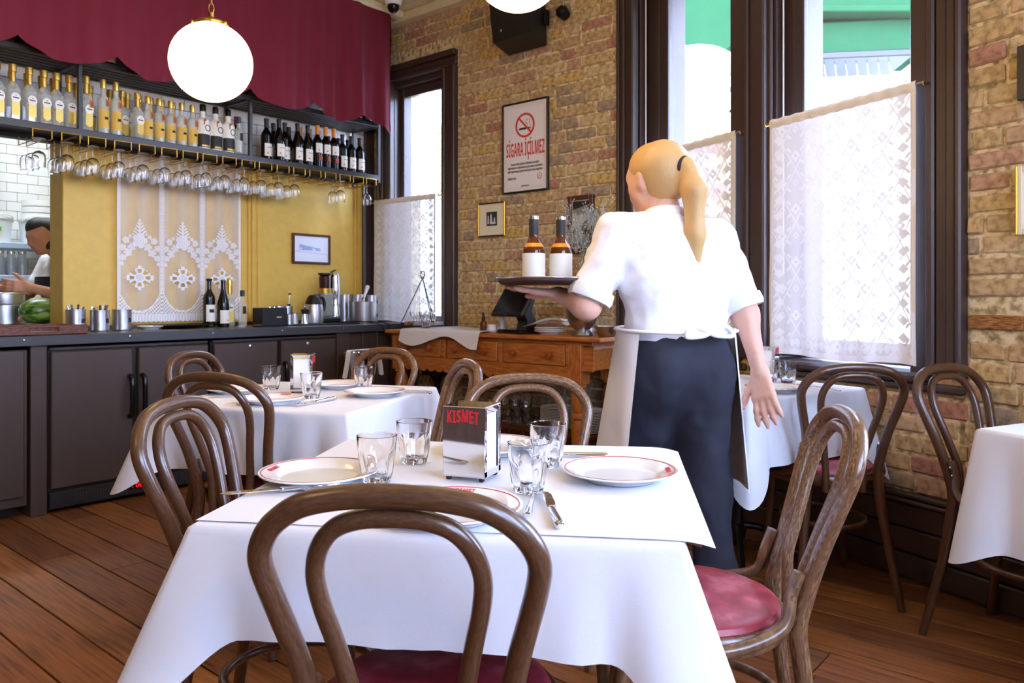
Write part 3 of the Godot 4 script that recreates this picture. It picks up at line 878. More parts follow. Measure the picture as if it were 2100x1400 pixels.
# ======== the bar
func build_bar() -> void:
	# cabinets under the worktop, left to right; local x = u, z = -w
	var c0 := thing("bar_cabinet", "dark brown bar cabinet at the far left, under the wooden tray", "cabinet", bar(0.70, 0, 4.32))
	part(c0, "body", sh().box(Vector3(0.0, 0.45, -0.28), Vector3(1.36, 0.78, 0.52), 0.004), M.bar_brown)
	part(c0, "door", sh().box(Vector3(0.33, 0.475, -0.008), Vector3(0.66, 0.73, 0.02), 0.005), M.bar_brown)
	part(c0, "door", sh().box(Vector3(-0.34, 0.475, -0.008), Vector3(0.66, 0.73, 0.02), 0.005), M.bar_brown)
	part(c0, "plinth", sh().box(Vector3(0.0, 0.03, -0.33), Vector3(1.34, 0.06, 0.42), 0.0), M.black)
	var ps := thing("bar_post", "dark brown upright board between cabinet and bottle fridge", "post", bar(1.424, 0, 4.32))
	part(ps, "board", sh().box(Vector3(0, 0.43, -0.25), Vector3(0.076, 0.86, 0.50), 0.003), M.bar_brown)
	for f in [[1.466, 2.325, "dark brown two-door bottle fridge with a red digital display", true], [2.345, 3.245, "dark brown two-door under-counter fridge behind the far table", false]]:
		var x0: float = f[0]
		var x1: float = f[1]
		var t := thing("bar_fridge", f[2], "fridge", bar((x0 + x1) / 2, 0, 4.32), "")
		var wd := x1 - x0
		part(t, "body", sh().box(Vector3(0, 0.43, -0.28), Vector3(wd, 0.83, 0.53), 0.004), M.black)
		part(t, "top_grille", sh().box(Vector3(0, 0.838, -0.006), Vector3(wd - 0.01, 0.016, 0.02), 0.003), M.rack_black)
		for s in [-1.0, 1.0]:
			var d := part(t, "door", sh().box(Vector3.ZERO, Vector3(wd / 2 - 0.024, 0.70, 0.035), 0.006), M.bar_brown, Transform3D(Basis(), Vector3(s * (wd / 4 + 0.004), 0.475, 0.0)))
			if f[3]:
				part(d, "handle", sh().tube(smooth([Vector3(0, 0.11, 0.014), Vector3(0, 0.10, 0.045), Vector3(0, 0.05, 0.056), Vector3(0, -0.05, 0.056), Vector3(0, -0.10, 0.045), Vector3(0, -0.11, 0.014)]), 0.013, 10), M.black_gloss, Transform3D(Basis(), Vector3(-s * (wd / 4 - 0.03), 0.09, 0.0)))
			else:
				part(d, "lock", sh().lathe(v2([0.011, 0, 0.011, 0.008, 0.0, 0.010]), 14, Transform3D(Basis(Vector3.RIGHT, PI / 2), Vector3(-s * 0.02, 0.325, 0.017))), M.steel)
				if s > 0: part(d, "handle", sh().tube(smooth([Vector3(0, 0.11, 0.014), Vector3(0, 0.10, 0.045), Vector3(0, -0.10, 0.045), Vector3(0, -0.11, 0.014)]), 0.013, 10), M.black_gloss, Transform3D(Basis(), Vector3(-wd / 4 + 0.03, 0.09, 0)))
		var bp := part(t, "base_panel", sh().box(Vector3(0, 0.065, -0.005), Vector3(wd - 0.004, 0.085, 0.03), 0.004), M.black)
		for k in 14:
			part(bp, "vent_slot", sh().box(Vector3(-wd * 0.36 + k * 0.014, 0.067, 0.0105), Vector3(0.006, 0.04, 0.003), 0.001), M.rack_black)
			part(bp, "vent_slot", sh().box(Vector3(wd * 0.24 + k * 0.011, 0.067, 0.0105), Vector3(0.005, 0.04, 0.003), 0.001), M.rack_black)
		if f[3]:
			part(bp, "key_lock", sh().lathe(v2([0.009, 0, 0.009, 0.006, 0.0, 0.007]), 14, Transform3D(Basis(Vector3.RIGHT, PI / 2), Vector3(-0.085, 0.07, 0.0095))), M.steel)
			part(bp, "display_window", sh().box(Vector3(0.005, 0.07, 0.0105), Vector3(0.10, 0.034, 0.003), 0.001), M.black_gloss)
			text(bp, "display_digits", "06", 0.034, glow(Color(1.0, 0.06, 0.05), 0.25), Transform3D(Basis(), Vector3(0.020, 0.070, 0.0135)))
			text(bp, "display_dot", ".", 0.03, glow(Color(1.0, 0.06, 0.05), 0.25), Transform3D(Basis(), Vector3(-0.014, 0.070, 0.0135)))
	var pn := thing("bar_end_panel", "dark brown boarded end of the bar beside the sideboard", "panel", bar(3.65, 0, 4.32))
	part(pn, "post", sh().box(Vector3(-0.35, 0.43, -0.25), Vector3(0.10, 0.86, 0.52), 0.003), M.bar_brown)
	for k in 5: part(pn, "board", sh().box(Vector3(-0.225 + k * 0.132, 0.43, -0.22), Vector3(0.128, 0.85, 0.4), 0.006), M.bar_brown)
	var wt := thing("bar_worktop", "long charcoal bar worktop with screws along its edge", "worktop", bar(1.4, 0, 4.6))
	part(wt, "top", sh().box(Vector3(0.02, 0.888, 0.003), Vector3(5.14, 0.042, 0.594), 0.004), M.worktop)
	part(wt, "edge_band", sh().box(Vector3(0.02, 0.884, 0.303), Vector3(5.14, 0.050, 0.008), 0.002), M.worktop)
	for u in [0.45, 0.9, 1.35, 1.86, 2.34, 2.81, 3.29, 3.76]:
		part(wt, "screw", sh().lathe(v2([0.005, 0, 0.005, 0.0015, 0.0, 0.002]), 10, Transform3D(Basis(Vector3.RIGHT, PI / 2), Vector3(u - 1.4, 0.890, 0.307))), M.steel)
	lace_panel()
	counter_things()

func lace_panel() -> void:
	var lm := StandardMaterial3D.new()
	lm.albedo_texture = lace_image(1)
	lm.transparency = BaseMaterial3D.TRANSPARENCY_ALPHA
	lm.roughness = 0.9
	var t := thing("lace_hanging", "white lace hanging of three panels with bouquets and lozenges on the mustard wall", "lace hanging", bar(2.44, 0, 4.87))
	var f := func(u: float, v: float) -> Vector3:
		return Vector3(lerpf(-0.41, 0.41, u), lerpf(1.98, 0.935, v), 0.008 + 0.007 * sin(u * 26.0) * (0.5 + 0.5 * v))
	part(t, "lace", sh().sheet(60, 12, f), lm)
	part(t, "rod", sh().rod(Vector3(-0.43, 1.985, 0.008), Vector3(0.43, 1.985, 0.008), 0.004), M.brass)

func tin(u: float, w: float, r: float, h: float, label: String, filled: bool, y := 0.909) -> void:
	var t := thing("steel_tin", label, "tin", bar(u, y, w), "steel tins on the bar")
	part(t, "can", sh().lathe(v2([0.0, 0.0, r * 0.96, 0.0, r, 0.004, r, 0.012, r * 0.985, 0.015, r * 0.985, h - 0.012, r, h - 0.008, r, h, r - 0.002, h, r - 0.002, 0.006, 0.0, 0.006]), 32), M.steel_brushed)
	part(t, "print_mark", sh().box(Vector3.ZERO, Vector3(0.022, 0.026, 0.002), 0.0008), M.ink, Transform3D(Basis(Vector3.UP, 0.5), Vector3(0.48 * r, h * 0.5, 0.878 * r)))
	part(t, "print_dot", sh().box(Vector3.ZERO, Vector3(0.006, 0.006, 0.002), 0.0008), M.red_print, Transform3D(Basis(Vector3.UP, 0.5), Vector3(0.48 * r, h * 0.72, 0.878 * r)))
	if filled:
		for k in 7:
			var a := k * 0.9 + u * 3.0
			var top := Vector3(cos(a) * r * 0.8, h + rng.randf_range(0.006, 0.03), sin(a) * r * 0.8)
			part(t, "cutlery_handle", sh().tube(PackedVector3Array([Vector3(-cos(a) * r * 0.3, 0.01, -sin(a) * r * 0.3), top * Vector3(0.9, 0.92, 0.9), top]), [0.003, 0.006, 0.007], 8, false, 0.4), M.steel)

func bottle_shape(kind: String, h: float, r: float) -> Array:
	match kind:
		"wine": return v2([0, 0.0, r * 0.8, 0.0, r, 0.006, r, h * 0.58, r * 0.93, h * 0.64, r * 0.62, h * 0.71, r * 0.40, h * 0.76, r * 0.37, h * 0.80, r * 0.37, h * 0.95, r * 0.42, h * 0.955, r * 0.42, h * 0.99, 0.0, h])
		"burgundy": return v2([0, 0.0, r * 0.8, 0.0, r, 0.006, r, h * 0.46, r * 0.92, h * 0.54, r * 0.66, h * 0.66, r * 0.45, h * 0.76, r * 0.38, h * 0.82, r * 0.37, h * 0.95, r * 0.42, h * 0.955, r * 0.42, h * 0.99, 0.0, h])
	return v2([0, 0.0, r * 0.9, 0.0, r, 0.005, r, h * 0.60, r * 0.9, h * 0.65, r * 0.5, h * 0.70, r * 0.42, h * 0.72, r * 0.40, h * 0.85, 0.0, h * 0.85])

func girdle(r: float, y0: float, y1: float, span: float, center := PI / 2, seg := 10) -> Sh:
	var s := sh()
	var f := func(u: float, v: float) -> Vector3:
		var a := center + span * (0.5 - u)
		return Vector3(cos(a) * r, lerpf(y1, y0, v), sin(a) * r)
	return s.sheet(seg, 1, f)

var protos := {}
func bottle(kind: String, xf: Transform3D, label: String, called: String, group: String, h: float, turn := 0.0) -> Node3D:
	var key := kind + str(snappedf(h, 0.01))
	xf = xf * Transform3D(Basis(Vector3.UP, turn), Vector3.ZERO)
	if protos.has(key): return dup(protos[key], xf, label)
	var t := thing(called, label, "bottle", xf, group)
	protos[key] = t
	match kind:
		"raki", "raki_tag":
			# square shouldered clear bottle, gold cap and neck, round white label over a gold one
			var b := 0.058
			var s := sh()
			s.box(Vector3(0, h * 0.30, 0), Vector3(b, h * 0.60, b), 0.009)
			s.lathe(v2([b * 0.52, h * 0.585, b * 0.42, h * 0.64, b * 0.26, h * 0.675, b * 0.24, h * 0.70]), 20)
			part(t, "glass_body", s, M.clear_bottle)
			part(t, "neck_foil", sh().lathe(v2([b * 0.26, h * 0.69, b * 0.25, h * 0.85, b * 0.24, h * 0.86]), 18), M.gold)
			part(t, "cap", sh().lathe(v2([b * 0.25, h * 0.86, b * 0.33, h * 0.865, b * 0.33, h * 0.985, b * 0.29, h, 0.0, h]), 18), M.gold)
			var l := part(t, "round_label", sh().lathe(v2([0.025, 0, 0.025, 0.001, 0.0, 0.001]), 24, Transform3D(Basis(Vector3.RIGHT, PI / 2) * Basis.from_scale(Vector3(1, 1, 1.05)), Vector3(0, h * 0.40, b / 2))), M.label_white)
			part(l, "print_line", sh().box(Vector3(0, h * 0.40, b / 2 + 0.0013), Vector3(0.032, 0.006, 0.0004)).box(Vector3(0, h * 0.44, b / 2 + 0.0013), Vector3(0.006, 0.004, 0.0004)), M.ink)
			part(t, "gold_label", sh().slab(pv2([-0.021, h * 0.36, 0.021, h * 0.36, 0.021, h * 0.12, 0.0, h * 0.08, -0.021, h * 0.12]), 0.0, 0.0006, Transform3D(Basis(), Vector3(0, 0, b / 2))), M.label_gold)
			if kind == "raki_tag": paper_tag(t, Vector3(0.012, h * 0.50, b / 2 + 0.004))
		"straw", "straw_short":
			var r := 0.031
			part(t, "glass_body", sh().lathe(bottle_shape("spirit", h, r), 24), M.milky_bottle)
			part(t, "cap", sh().lathe(v2([r * 0.45, h * 0.83, r * 0.52, h * 0.84, r * 0.52, h * 0.98, r * 0.44, h, 0, h]), 18), M.gold)
			var l := part(t, "yellow_label", girdle(r + 0.0006, h * 0.10, h * 0.44, 2.6), mat(col(214, 176, 74), 0.6))
			part(l, "print_bird", girdle(r + 0.0012, h * 0.26, h * 0.31, 0.7), M.ink)
			paper_tag(t, Vector3(0.004, h * 0.56, r + 0.003))
		"cream":
			var r := 0.042
			part(t, "glass_body", sh().lathe(bottle_shape("spirit", h, r), 24), M.label_white)
			part(t, "stopper", sh().lathe(v2([r * 0.42, h * 0.84, r * 0.44, h * 0.85, r * 0.44, h * 0.97, r * 0.36, h, 0, h]), 18), M.black_gloss)
			part(t, "dark_label", girdle(r + 0.0006, h * 0.04, h * 0.33, 3.0), M.label_dark)
			part(t, "round_print", sh().lathe(v2([0.021, 0, 0.021, 0.0012, 0.016, 0.0012, 0.016, 0.0]), 24, Transform3D(Basis(Vector3.RIGHT, PI / 2), Vector3(0.004, h * 0.47, r - 0.001))), M.ink)
			part(t, "gold_print", girdle(r + 0.0012, h * 0.06, h * 0.09, 1.6), M.label_gold)
			paper_tag(t, Vector3(-0.012, h * 0.60, r * 0.9))
		"wine", "burgundy", "orange":
			var r := 0.037
			part(t, "glass_body", sh().lathe(bottle_shape("wine" if kind == "orange" else kind, h, r), 24), M.dark_bottle)
			part(t, "capsule", sh().lathe(v2([r * 0.40, h * 0.78, r * 0.41, h * 0.94, r * 0.45, h * 0.955, r * 0.45, h * 0.992, r * 0.40, h * 1.002, 0, h * 1.002]), 18), M.orange if kind == "orange" else M.black)
			var l := part(t, "paper_label", girdle(r + 0.0006, h * (0.34 if kind == "orange" else 0.10), h * (0.56 if kind == "orange" else 0.40), 2.2), M.label_white)
			part(l, "print_mark", girdle(r + 0.0012, h * (0.38 if kind == "orange" else 0.15), h * (0.42 if kind == "orange" else 0.19), 0.35, PI / 2 + 0.5), M.orange)
			if kind == "orange": part(l, "lower_print", girdle(r + 0.0012, h * 0.16, h * 0.27, 1.0), mat(col(170, 72, 40), 0.6))
			else: part(l, "print_line", girdle(r + 0.0012, h * 0.30, h * 0.312, 1.2), M.ink)
		"green_wine":
			var r := 0.037
			part(t, "glass_body", sh().lathe(bottle_shape("wine", h, r), 24), M.green_bottle)
			part(t, "stopper", sh().lathe(v2([r * 0.38, h * 0.94, r * 0.5, h * 0.96, r * 0.5, h * 0.99, 0, h]), 18), M.black)
			var l := part(t, "paper_label", girdle(r + 0.0006, h * 0.12, h * 0.46, 2.0), M.label_white)
			part(l, "print_mark", girdle(r + 0.0012, h * 0.30, h * 0.37, 0.9), M.ink)
		"corked_wine":
			var r := 0.038
			part(t, "glass_body", sh().lathe(bottle_shape("burgundy", h, r), 24), M.dark_bottle)
			part(t, "cork", sh().lathe(v2([r * 0.38, h * 0.97, r * 0.36, h * 1.01, 0, h * 1.012]), 18), M.tag_brown)
			var l := part(t, "paper_label", girdle(r + 0.0006, h * 0.08, h * 0.36, 2.0), M.label_white)
			part(l, "print_mark", girdle(r + 0.0012, h * 0.12, h * 0.16, 0.3, PI / 2 - 0.3), M.orange)
		"clear_small":
			var r := 0.027
			part(t, "glass_body", sh().lathe(bottle_shape("spirit", h, r), 24), M.clear_bottle)
			part(t, "cap", sh().lathe(v2([r * 0.5, h * 0.83, r * 0.56, h * 0.84, r * 0.56, h * 0.99, 0, h]), 18), mat(col(38, 40, 56), 0.4))
			part(t, "print_mark", girdle(r + 0.0006, h * 0.36, h * 0.56, 0.9), M.ink)
		"red_small":
			var r := 0.034
			part(t, "glass_body", sh().lathe(bottle_shape("wine", h, r), 24), M.dark_bottle)
			part(t, "capsule", sh().lathe(v2([r * 0.40, h * 0.78, r * 0.41, h * 0.94, r * 0.45, h * 0.96, r * 0.43, h * 1.002, 0, h * 1.002]), 18), mat(col(150, 34, 46), 0.4))
			part(t, "paper_label", girdle(r + 0.0006, h * 0.12, h * 0.42, 2.2), M.label_white)
	return t

func paper_tag(t: Node3D, p: Vector3) -> void:
	var g := part(t, "paper_tag", sh().slab(pv2([-0.012, -0.02, 0.012, -0.02, 0.012, 0.012, 0.006, 0.02, -0.006, 0.02, -0.012, 0.012]), 0.0, 0.001, Transform3D(Basis(Vector3.BACK, 0.06), p)), M.tag_brown)
	part(g, "handwriting", sh().box(p + Vector3(0, -0.002, 0.0013), Vector3(0.004, 0.022, 0.0003)), M.ink)
	part(t, "tag_string", sh().tube(smooth([p + Vector3(0, 0.018, 0), p + Vector3(0.004, 0.035, -0.01), p + Vector3(-0.006, 0.05, -0.018)]), 0.0008, 5), M.label_white)

func counter_things() -> void:
	var Y := 0.909
	# wooden tray, left end
	var tr := thing("wooden_tray", "dark reddish wooden tray with a slot handle at the left end of the bar", "tray", bar(1.30, Y, 4.52))
	part(tr, "bottom", sh().box(Vector3(0, 0.006, 0), Vector3(0.72, 0.010, 0.36), 0.002), M.walnut_tray)
	var side := sh()
	side.box(Vector3(-0.135, 0.026, 0.180), Vector3(0.45, 0.048, 0.012), 0.003)
	side.box(Vector3(0.29, 0.026, 0.180), Vector3(0.14, 0.048, 0.012), 0.003)
	side.box(Vector3(0.155, 0.009, 0.180), Vector3(0.14, 0.014, 0.012), 0.002)
	side.box(Vector3(0.155, 0.044, 0.180), Vector3(0.14, 0.012, 0.012), 0.002)
	part(tr, "side", side, M.walnut_tray)
	part(tr, "side", sh().box(Vector3(0, 0.024, -0.18), Vector3(0.72, 0.044, 0.012), 0.003), M.walnut_tray)
	for s in [-1.0, 1.0]: part(tr, "end", sh().box(Vector3(s * 0.36, 0.024, 0), Vector3(0.012, 0.044, 0.36), 0.003), M.walnut_tray)
	tin(1.722, 4.66, 0.051, 0.125, "steel tin of cutlery nearest the wooden tray", true)
	tin(1.834, 4.62, 0.050, 0.120, "steel tin of cutlery, middle of the three beside the lace", true)
	tin(1.965, 4.64, 0.052, 0.122, "empty steel tin with print, right of the cutlery tins", false)
	plate_thing("small_plate", bar(2.14, Y, 4.66), 0.075, "small white saucer on the bar under the lace", false)
	var ot := thing("oval_tray", "dark oval metal tray on the bar under the lace", "tray", bar(2.33, Y, 4.66))
	part(ot, "dish", sh().lathe(v2([0.0, 0.002, 0.10, 0.002, 0.14, 0.012, 0.15, 0.020, 0.147, 0.022, 0.10, 0.008, 0.0, 0.006]), 40, Transform3D(Basis.from_scale(Vector3(1.15, 1, 0.6)), Vector3.ZERO)), M.iron)
	bottle("green_wine", bar(2.535, Y, 4.70), "green wine bottle with black stopper on the bar, left of four", "wine_bottle", "bottles on the bar", 0.315)
	bottle("corked_wine", bar(2.61, Y, 4.66), "dark wine bottle with cork and low white label on the bar", "wine_bottle", "bottles on the bar", 0.305)
	bottle("raki", bar(2.70, Y, 4.74), "clear spirit bottle with gold cap standing on the bar", "spirit_bottle", "bottles on the bar", 0.31, -0.3)
	bottle("clear_small", bar(2.70, Y, 4.58), "small clear bottle with navy cap at the front of the bar", "spirit_bottle", "bottles on the bar", 0.24)
	var at := thing("ashtray", "small clear glass dish at the foot of the navy-capped bottle", "dish", bar(2.76, Y, 4.50))
	part(at, "bowl", sh().lathe(v2([0.0, 0.0, 0.03, 0.0, 0.036, 0.018, 0.033, 0.018, 0.027, 0.005, 0.0, 0.005]), 24), M.tumbler)
	var bx := thing("card_reader_base", "black rectangular box with two blue lights on the bar", "box", bar(2.915, Y, 4.60))
	part(bx, "case", sh().box(Vector3(0, 0.062, 0), Vector3(0.19, 0.124, 0.13), 0.006), M.black)
	for s in [-0.02, 0.015]: part(bx, "blue_light", sh().ball(Vector3(s, 0.125, 0.03), Vector3.ONE * 0.004, 8, 6), glow(Color(0.5, 0.6, 1.0), 1.5))
	part(bx, "maker_mark", sh().box(Vector3(0.03, 0.06, 0.0655), Vector3(0.035, 0.006, 0.0006)), M.label_white)
	part(bx, "maker_dot", sh().box(Vector3(0.007, 0.06, 0.0655), Vector3(0.006, 0.008, 0.0006)), M.red_print)
	var mt := thing("bar_mat", "black drip mat under the carafe and grinder", "mat", bar(3.29, Y, 4.60))
	part(mt, "sheet", sh().box(Vector3(0, 0.004, 0), Vector3(0.54, 0.008, 0.30), 0.003), M.rubber)
	for e in [[3.045, 4.70, 0.046, 0.125, "tall steel cup behind the black box"], [3.045, 4.575, 0.028, 0.068, "small steel cup in front of the black box"], [3.105, 4.60, 0.029, 0.075, "steel milk cup beside the moka pot"], [3.135, 4.73, 0.036, 0.125, "tall steel cup holding a milk frother"]]:
		var t := thing("steel_cup", e[4], "cup", bar(e[0], Y + 0.008, e[1]), "steel cups on the bar")
		var r: float = e[2]
		var h: float = e[3]
		part(t, "cup", sh().lathe(v2([0.0, 0.0, r, 0.0, r, h, r - 0.002, h, r - 0.002, 0.004, 0.0, 0.004]), 28), M.steel_brushed)
		part(t, "rim", sh().tube(ring(Vector3(0, h, 0), r, r, 28), 0.0018, 6, true), M.steel)
	var fr := thing("milk_frother", "milk frother with black knob standing in a steel cup", "frother", bar(3.135, Y + 0.012, 4.73))
	part(fr, "shaft", sh().rod(Vector3(0, 0.0, 0), Vector3(0.02, 0.20, 0), 0.003), M.steel)
	part(fr, "knob", sh().ball(Vector3(0.021, 0.205, 0), Vector3(0.016, 0.006, 0.01), 12, 8), M.black)
	part(fr, "collar", sh().ball(Vector3(0.012, 0.128, 0), Vector3(0.014, 0.008, 0.014), 12, 8), M.black)
	var mk := thing("moka_pot", "small steel moka pot with black top on the bar mat", "coffee pot", bar(3.168, Y + 0.008, 4.57))
	part(mk, "base", sh().lathe(v2([0, 0, 0.030, 0, 0.022, 0.062, 0.021, 0.068, 0, 0.068]), 8), M.steel)
	part(mk, "top", sh().lathe(v2([0, 0.07, 0.020, 0.07, 0.026, 0.10, 0.0, 0.108]), 8), M.black)
	part(mk, "knob", sh().ball(Vector3(0, 0.118, 0), Vector3(0.007, 0.01, 0.007), 10, 8), M.steel)
	var cf := thing("thermal_carafe", "steel thermal carafe with black handle and lid on the bar", "carafe", bar(3.265, Y + 0.008, 4.60))
	part(cf, "body", sh().lathe(v2([0, 0, 0.066, 0, 0.069, 0.01, 0.070, 0.06, 0.066, 0.11, 0.060, 0.135, 0, 0.135]), 36), M.steel_brushed)
	part(cf, "lid", sh().lathe(v2([0.060, 0.133, 0.057, 0.15, 0.045, 0.182, 0.030, 0.20, 0.0, 0.204]), 36), M.black)
	part(cf, "spout", sh().box(Vector3(0.03, 0.203, 0), Vector3(0.05, 0.010, 0.03), 0.004, Basis(Vector3.BACK, 0.15)), M.black)
	part(cf, "handle", sh().tube(smooth([Vector3(0.045, 0.185, 0), Vector3(0.078, 0.178, 0), Vector3(0.092, 0.14, 0), Vector3(0.086, 0.10, 0), Vector3(0.066, 0.078, 0)]), [0.010, 0.010, 0.010, 0.010, 0.010, 0.010, 0.010, 0.010, 0.011, 0.011, 0.011, 0.011, 0.011, 0.011, 0.010, 0.010, 0.010, 0.010, 0.010, 0.010, 0.009, 0.009, 0.008, 0.008, 0.007], 10), M.black)
	var gp := thing("coffee_grinder", "chrome coffee grinder with dark bean hopper on the bar", "coffee grinder", bar(3.462, Y + 0.008, 4.68))
	part(gp, "base", sh().box(Vector3(-0.02, 0.022, 0), Vector3(0.16, 0.044, 0.13), 0.012), M.black)
	part(gp, "tank", sh().box(Vector3(-0.045, 0.13, 0), Vector3(0.085, 0.17, 0.10), 0.01), glass(col(170, 186, 184), 0.55, 0.1))
	part(gp, "collar", sh().lathe(v2([0.047, 0.215, 0.047, 0.25, 0, 0.25]), 28, Transform3D(Basis(), Vector3(-0.045, 0, 0))), M.gilt)
	part(gp, "hopper", sh().lathe(v2([0.0, 0.25, 0.040, 0.25, 0.042, 0.335, 0.0, 0.335]), 28, Transform3D(Basis(), Vector3(-0.045, 0, 0))), mat(col(58, 22, 16), 0.12))
	part(gp, "hopper_lid", sh().lathe(v2([0.028, 0.335, 0.046, 0.352, 0.046, 0.362, 0, 0.362]), 28, Transform3D(Basis(), Vector3(-0.045, 0, 0))), M.black)
	part(gp, "column", sh().lathe(v2([0.0, 0.0, 0.046, 0.0, 0.046, 0.10, 0.034, 0.13, 0.034, 0.19, 0.040, 0.22, 0.036, 0.34, 0.026, 0.365, 0.0, 0.37]), 28, Transform3D(Basis(), Vector3(0.045, 0, 0))), M.chrome)
	part(gp, "lever", sh().box(Vector3(0.03, 0.378, 0), Vector3(0.05, 0.010, 0.022), 0.004, Basis(Vector3.BACK, 0.4)), M.black)
	var cb := thing("power_cable", "black power cable looping over the edge of the bar", "cable", bar(3.5, 0, 4.4))
	part(cb, "cable_strand", sh().tube(smooth([Vector3(-0.03, 0.914, -0.2), Vector3(0.0, 0.93, -0.08), Vector3(0.05, 0.925, 0.04), Vector3(0.09, 0.914, 0.10), Vector3(0.12, 0.90, 0.118), Vector3(0.15, 0.84, 0.12), Vector3(0.18, 0.80, 0.112)]), 0.004, 6), M.rubber)
	part(cb, "cable_strand", sh().tube(smooth([Vector3(0.0, 0.914, -0.15), Vector3(0.10, 0.925, -0.05), Vector3(0.16, 0.92, 0.06), Vector3(0.185, 0.905, 0.115), Vector3(0.19, 0.85, 0.12), Vector3(0.17, 0.80, 0.112)]), 0.004, 6), M.rubber)
	tin(3.585, 4.79, 0.046, 0.215, "tall steel canister at the back, left of the wide pot", false)
	tin(3.685, 4.80, 0.046, 0.215, "tall steel canister at the back, just behind the wide pot", false)
	tin(3.79, 4.77, 0.050, 0.215, "tall steel canister at the back, right of the wide pot", false)
	tin(3.90, 4.74, 0.050, 0.105, "lower printed steel canister at the right end of the bar", false)
	tin(3.90, 4.74, 0.050, 0.105, "upper printed steel canister stacked at the right end of the bar", false, Y + 0.106)
	var wp := thing("wide_pot", "wide brushed steel pot holding a scoop, right on the bar", "pot", bar(3.705, Y, 4.60))
	part(wp, "pot", sh().lathe(v2([0, 0, 0.094, 0, 0.098, 0.006, 0.102, 0.158, 0.104, 0.162, 0.100, 0.160, 0.095, 0.008, 0, 0.008]), 44), M.steel_brushed)
	var sc := thing("ice_scoop", "steel scoop with white handle standing in the wide pot", "scoop", bar(3.71, Y + 0.012, 4.62))
	part(sc, "scoop_bowl", sh().tube(smooth([Vector3(-0.02, 0.03, 0), Vector3(0.0, 0.14, 0.0), Vector3(0.02, 0.18, 0.0)]), [0.03, 0.03, 0.028, 0.026, 0.024, 0.022, 0.02, 0.018, 0.016, 0.014, 0.012, 0.011, 0.01], 12), M.steel)
	part(sc, "handle", sh().tube(PackedVector3Array([Vector3(0.018, 0.175, 0), Vector3(0.055, 0.26, 0), Vector3(0.06, 0.27, 0)]), [0.009, 0.016, 0.012], 12), M.plastic_white)

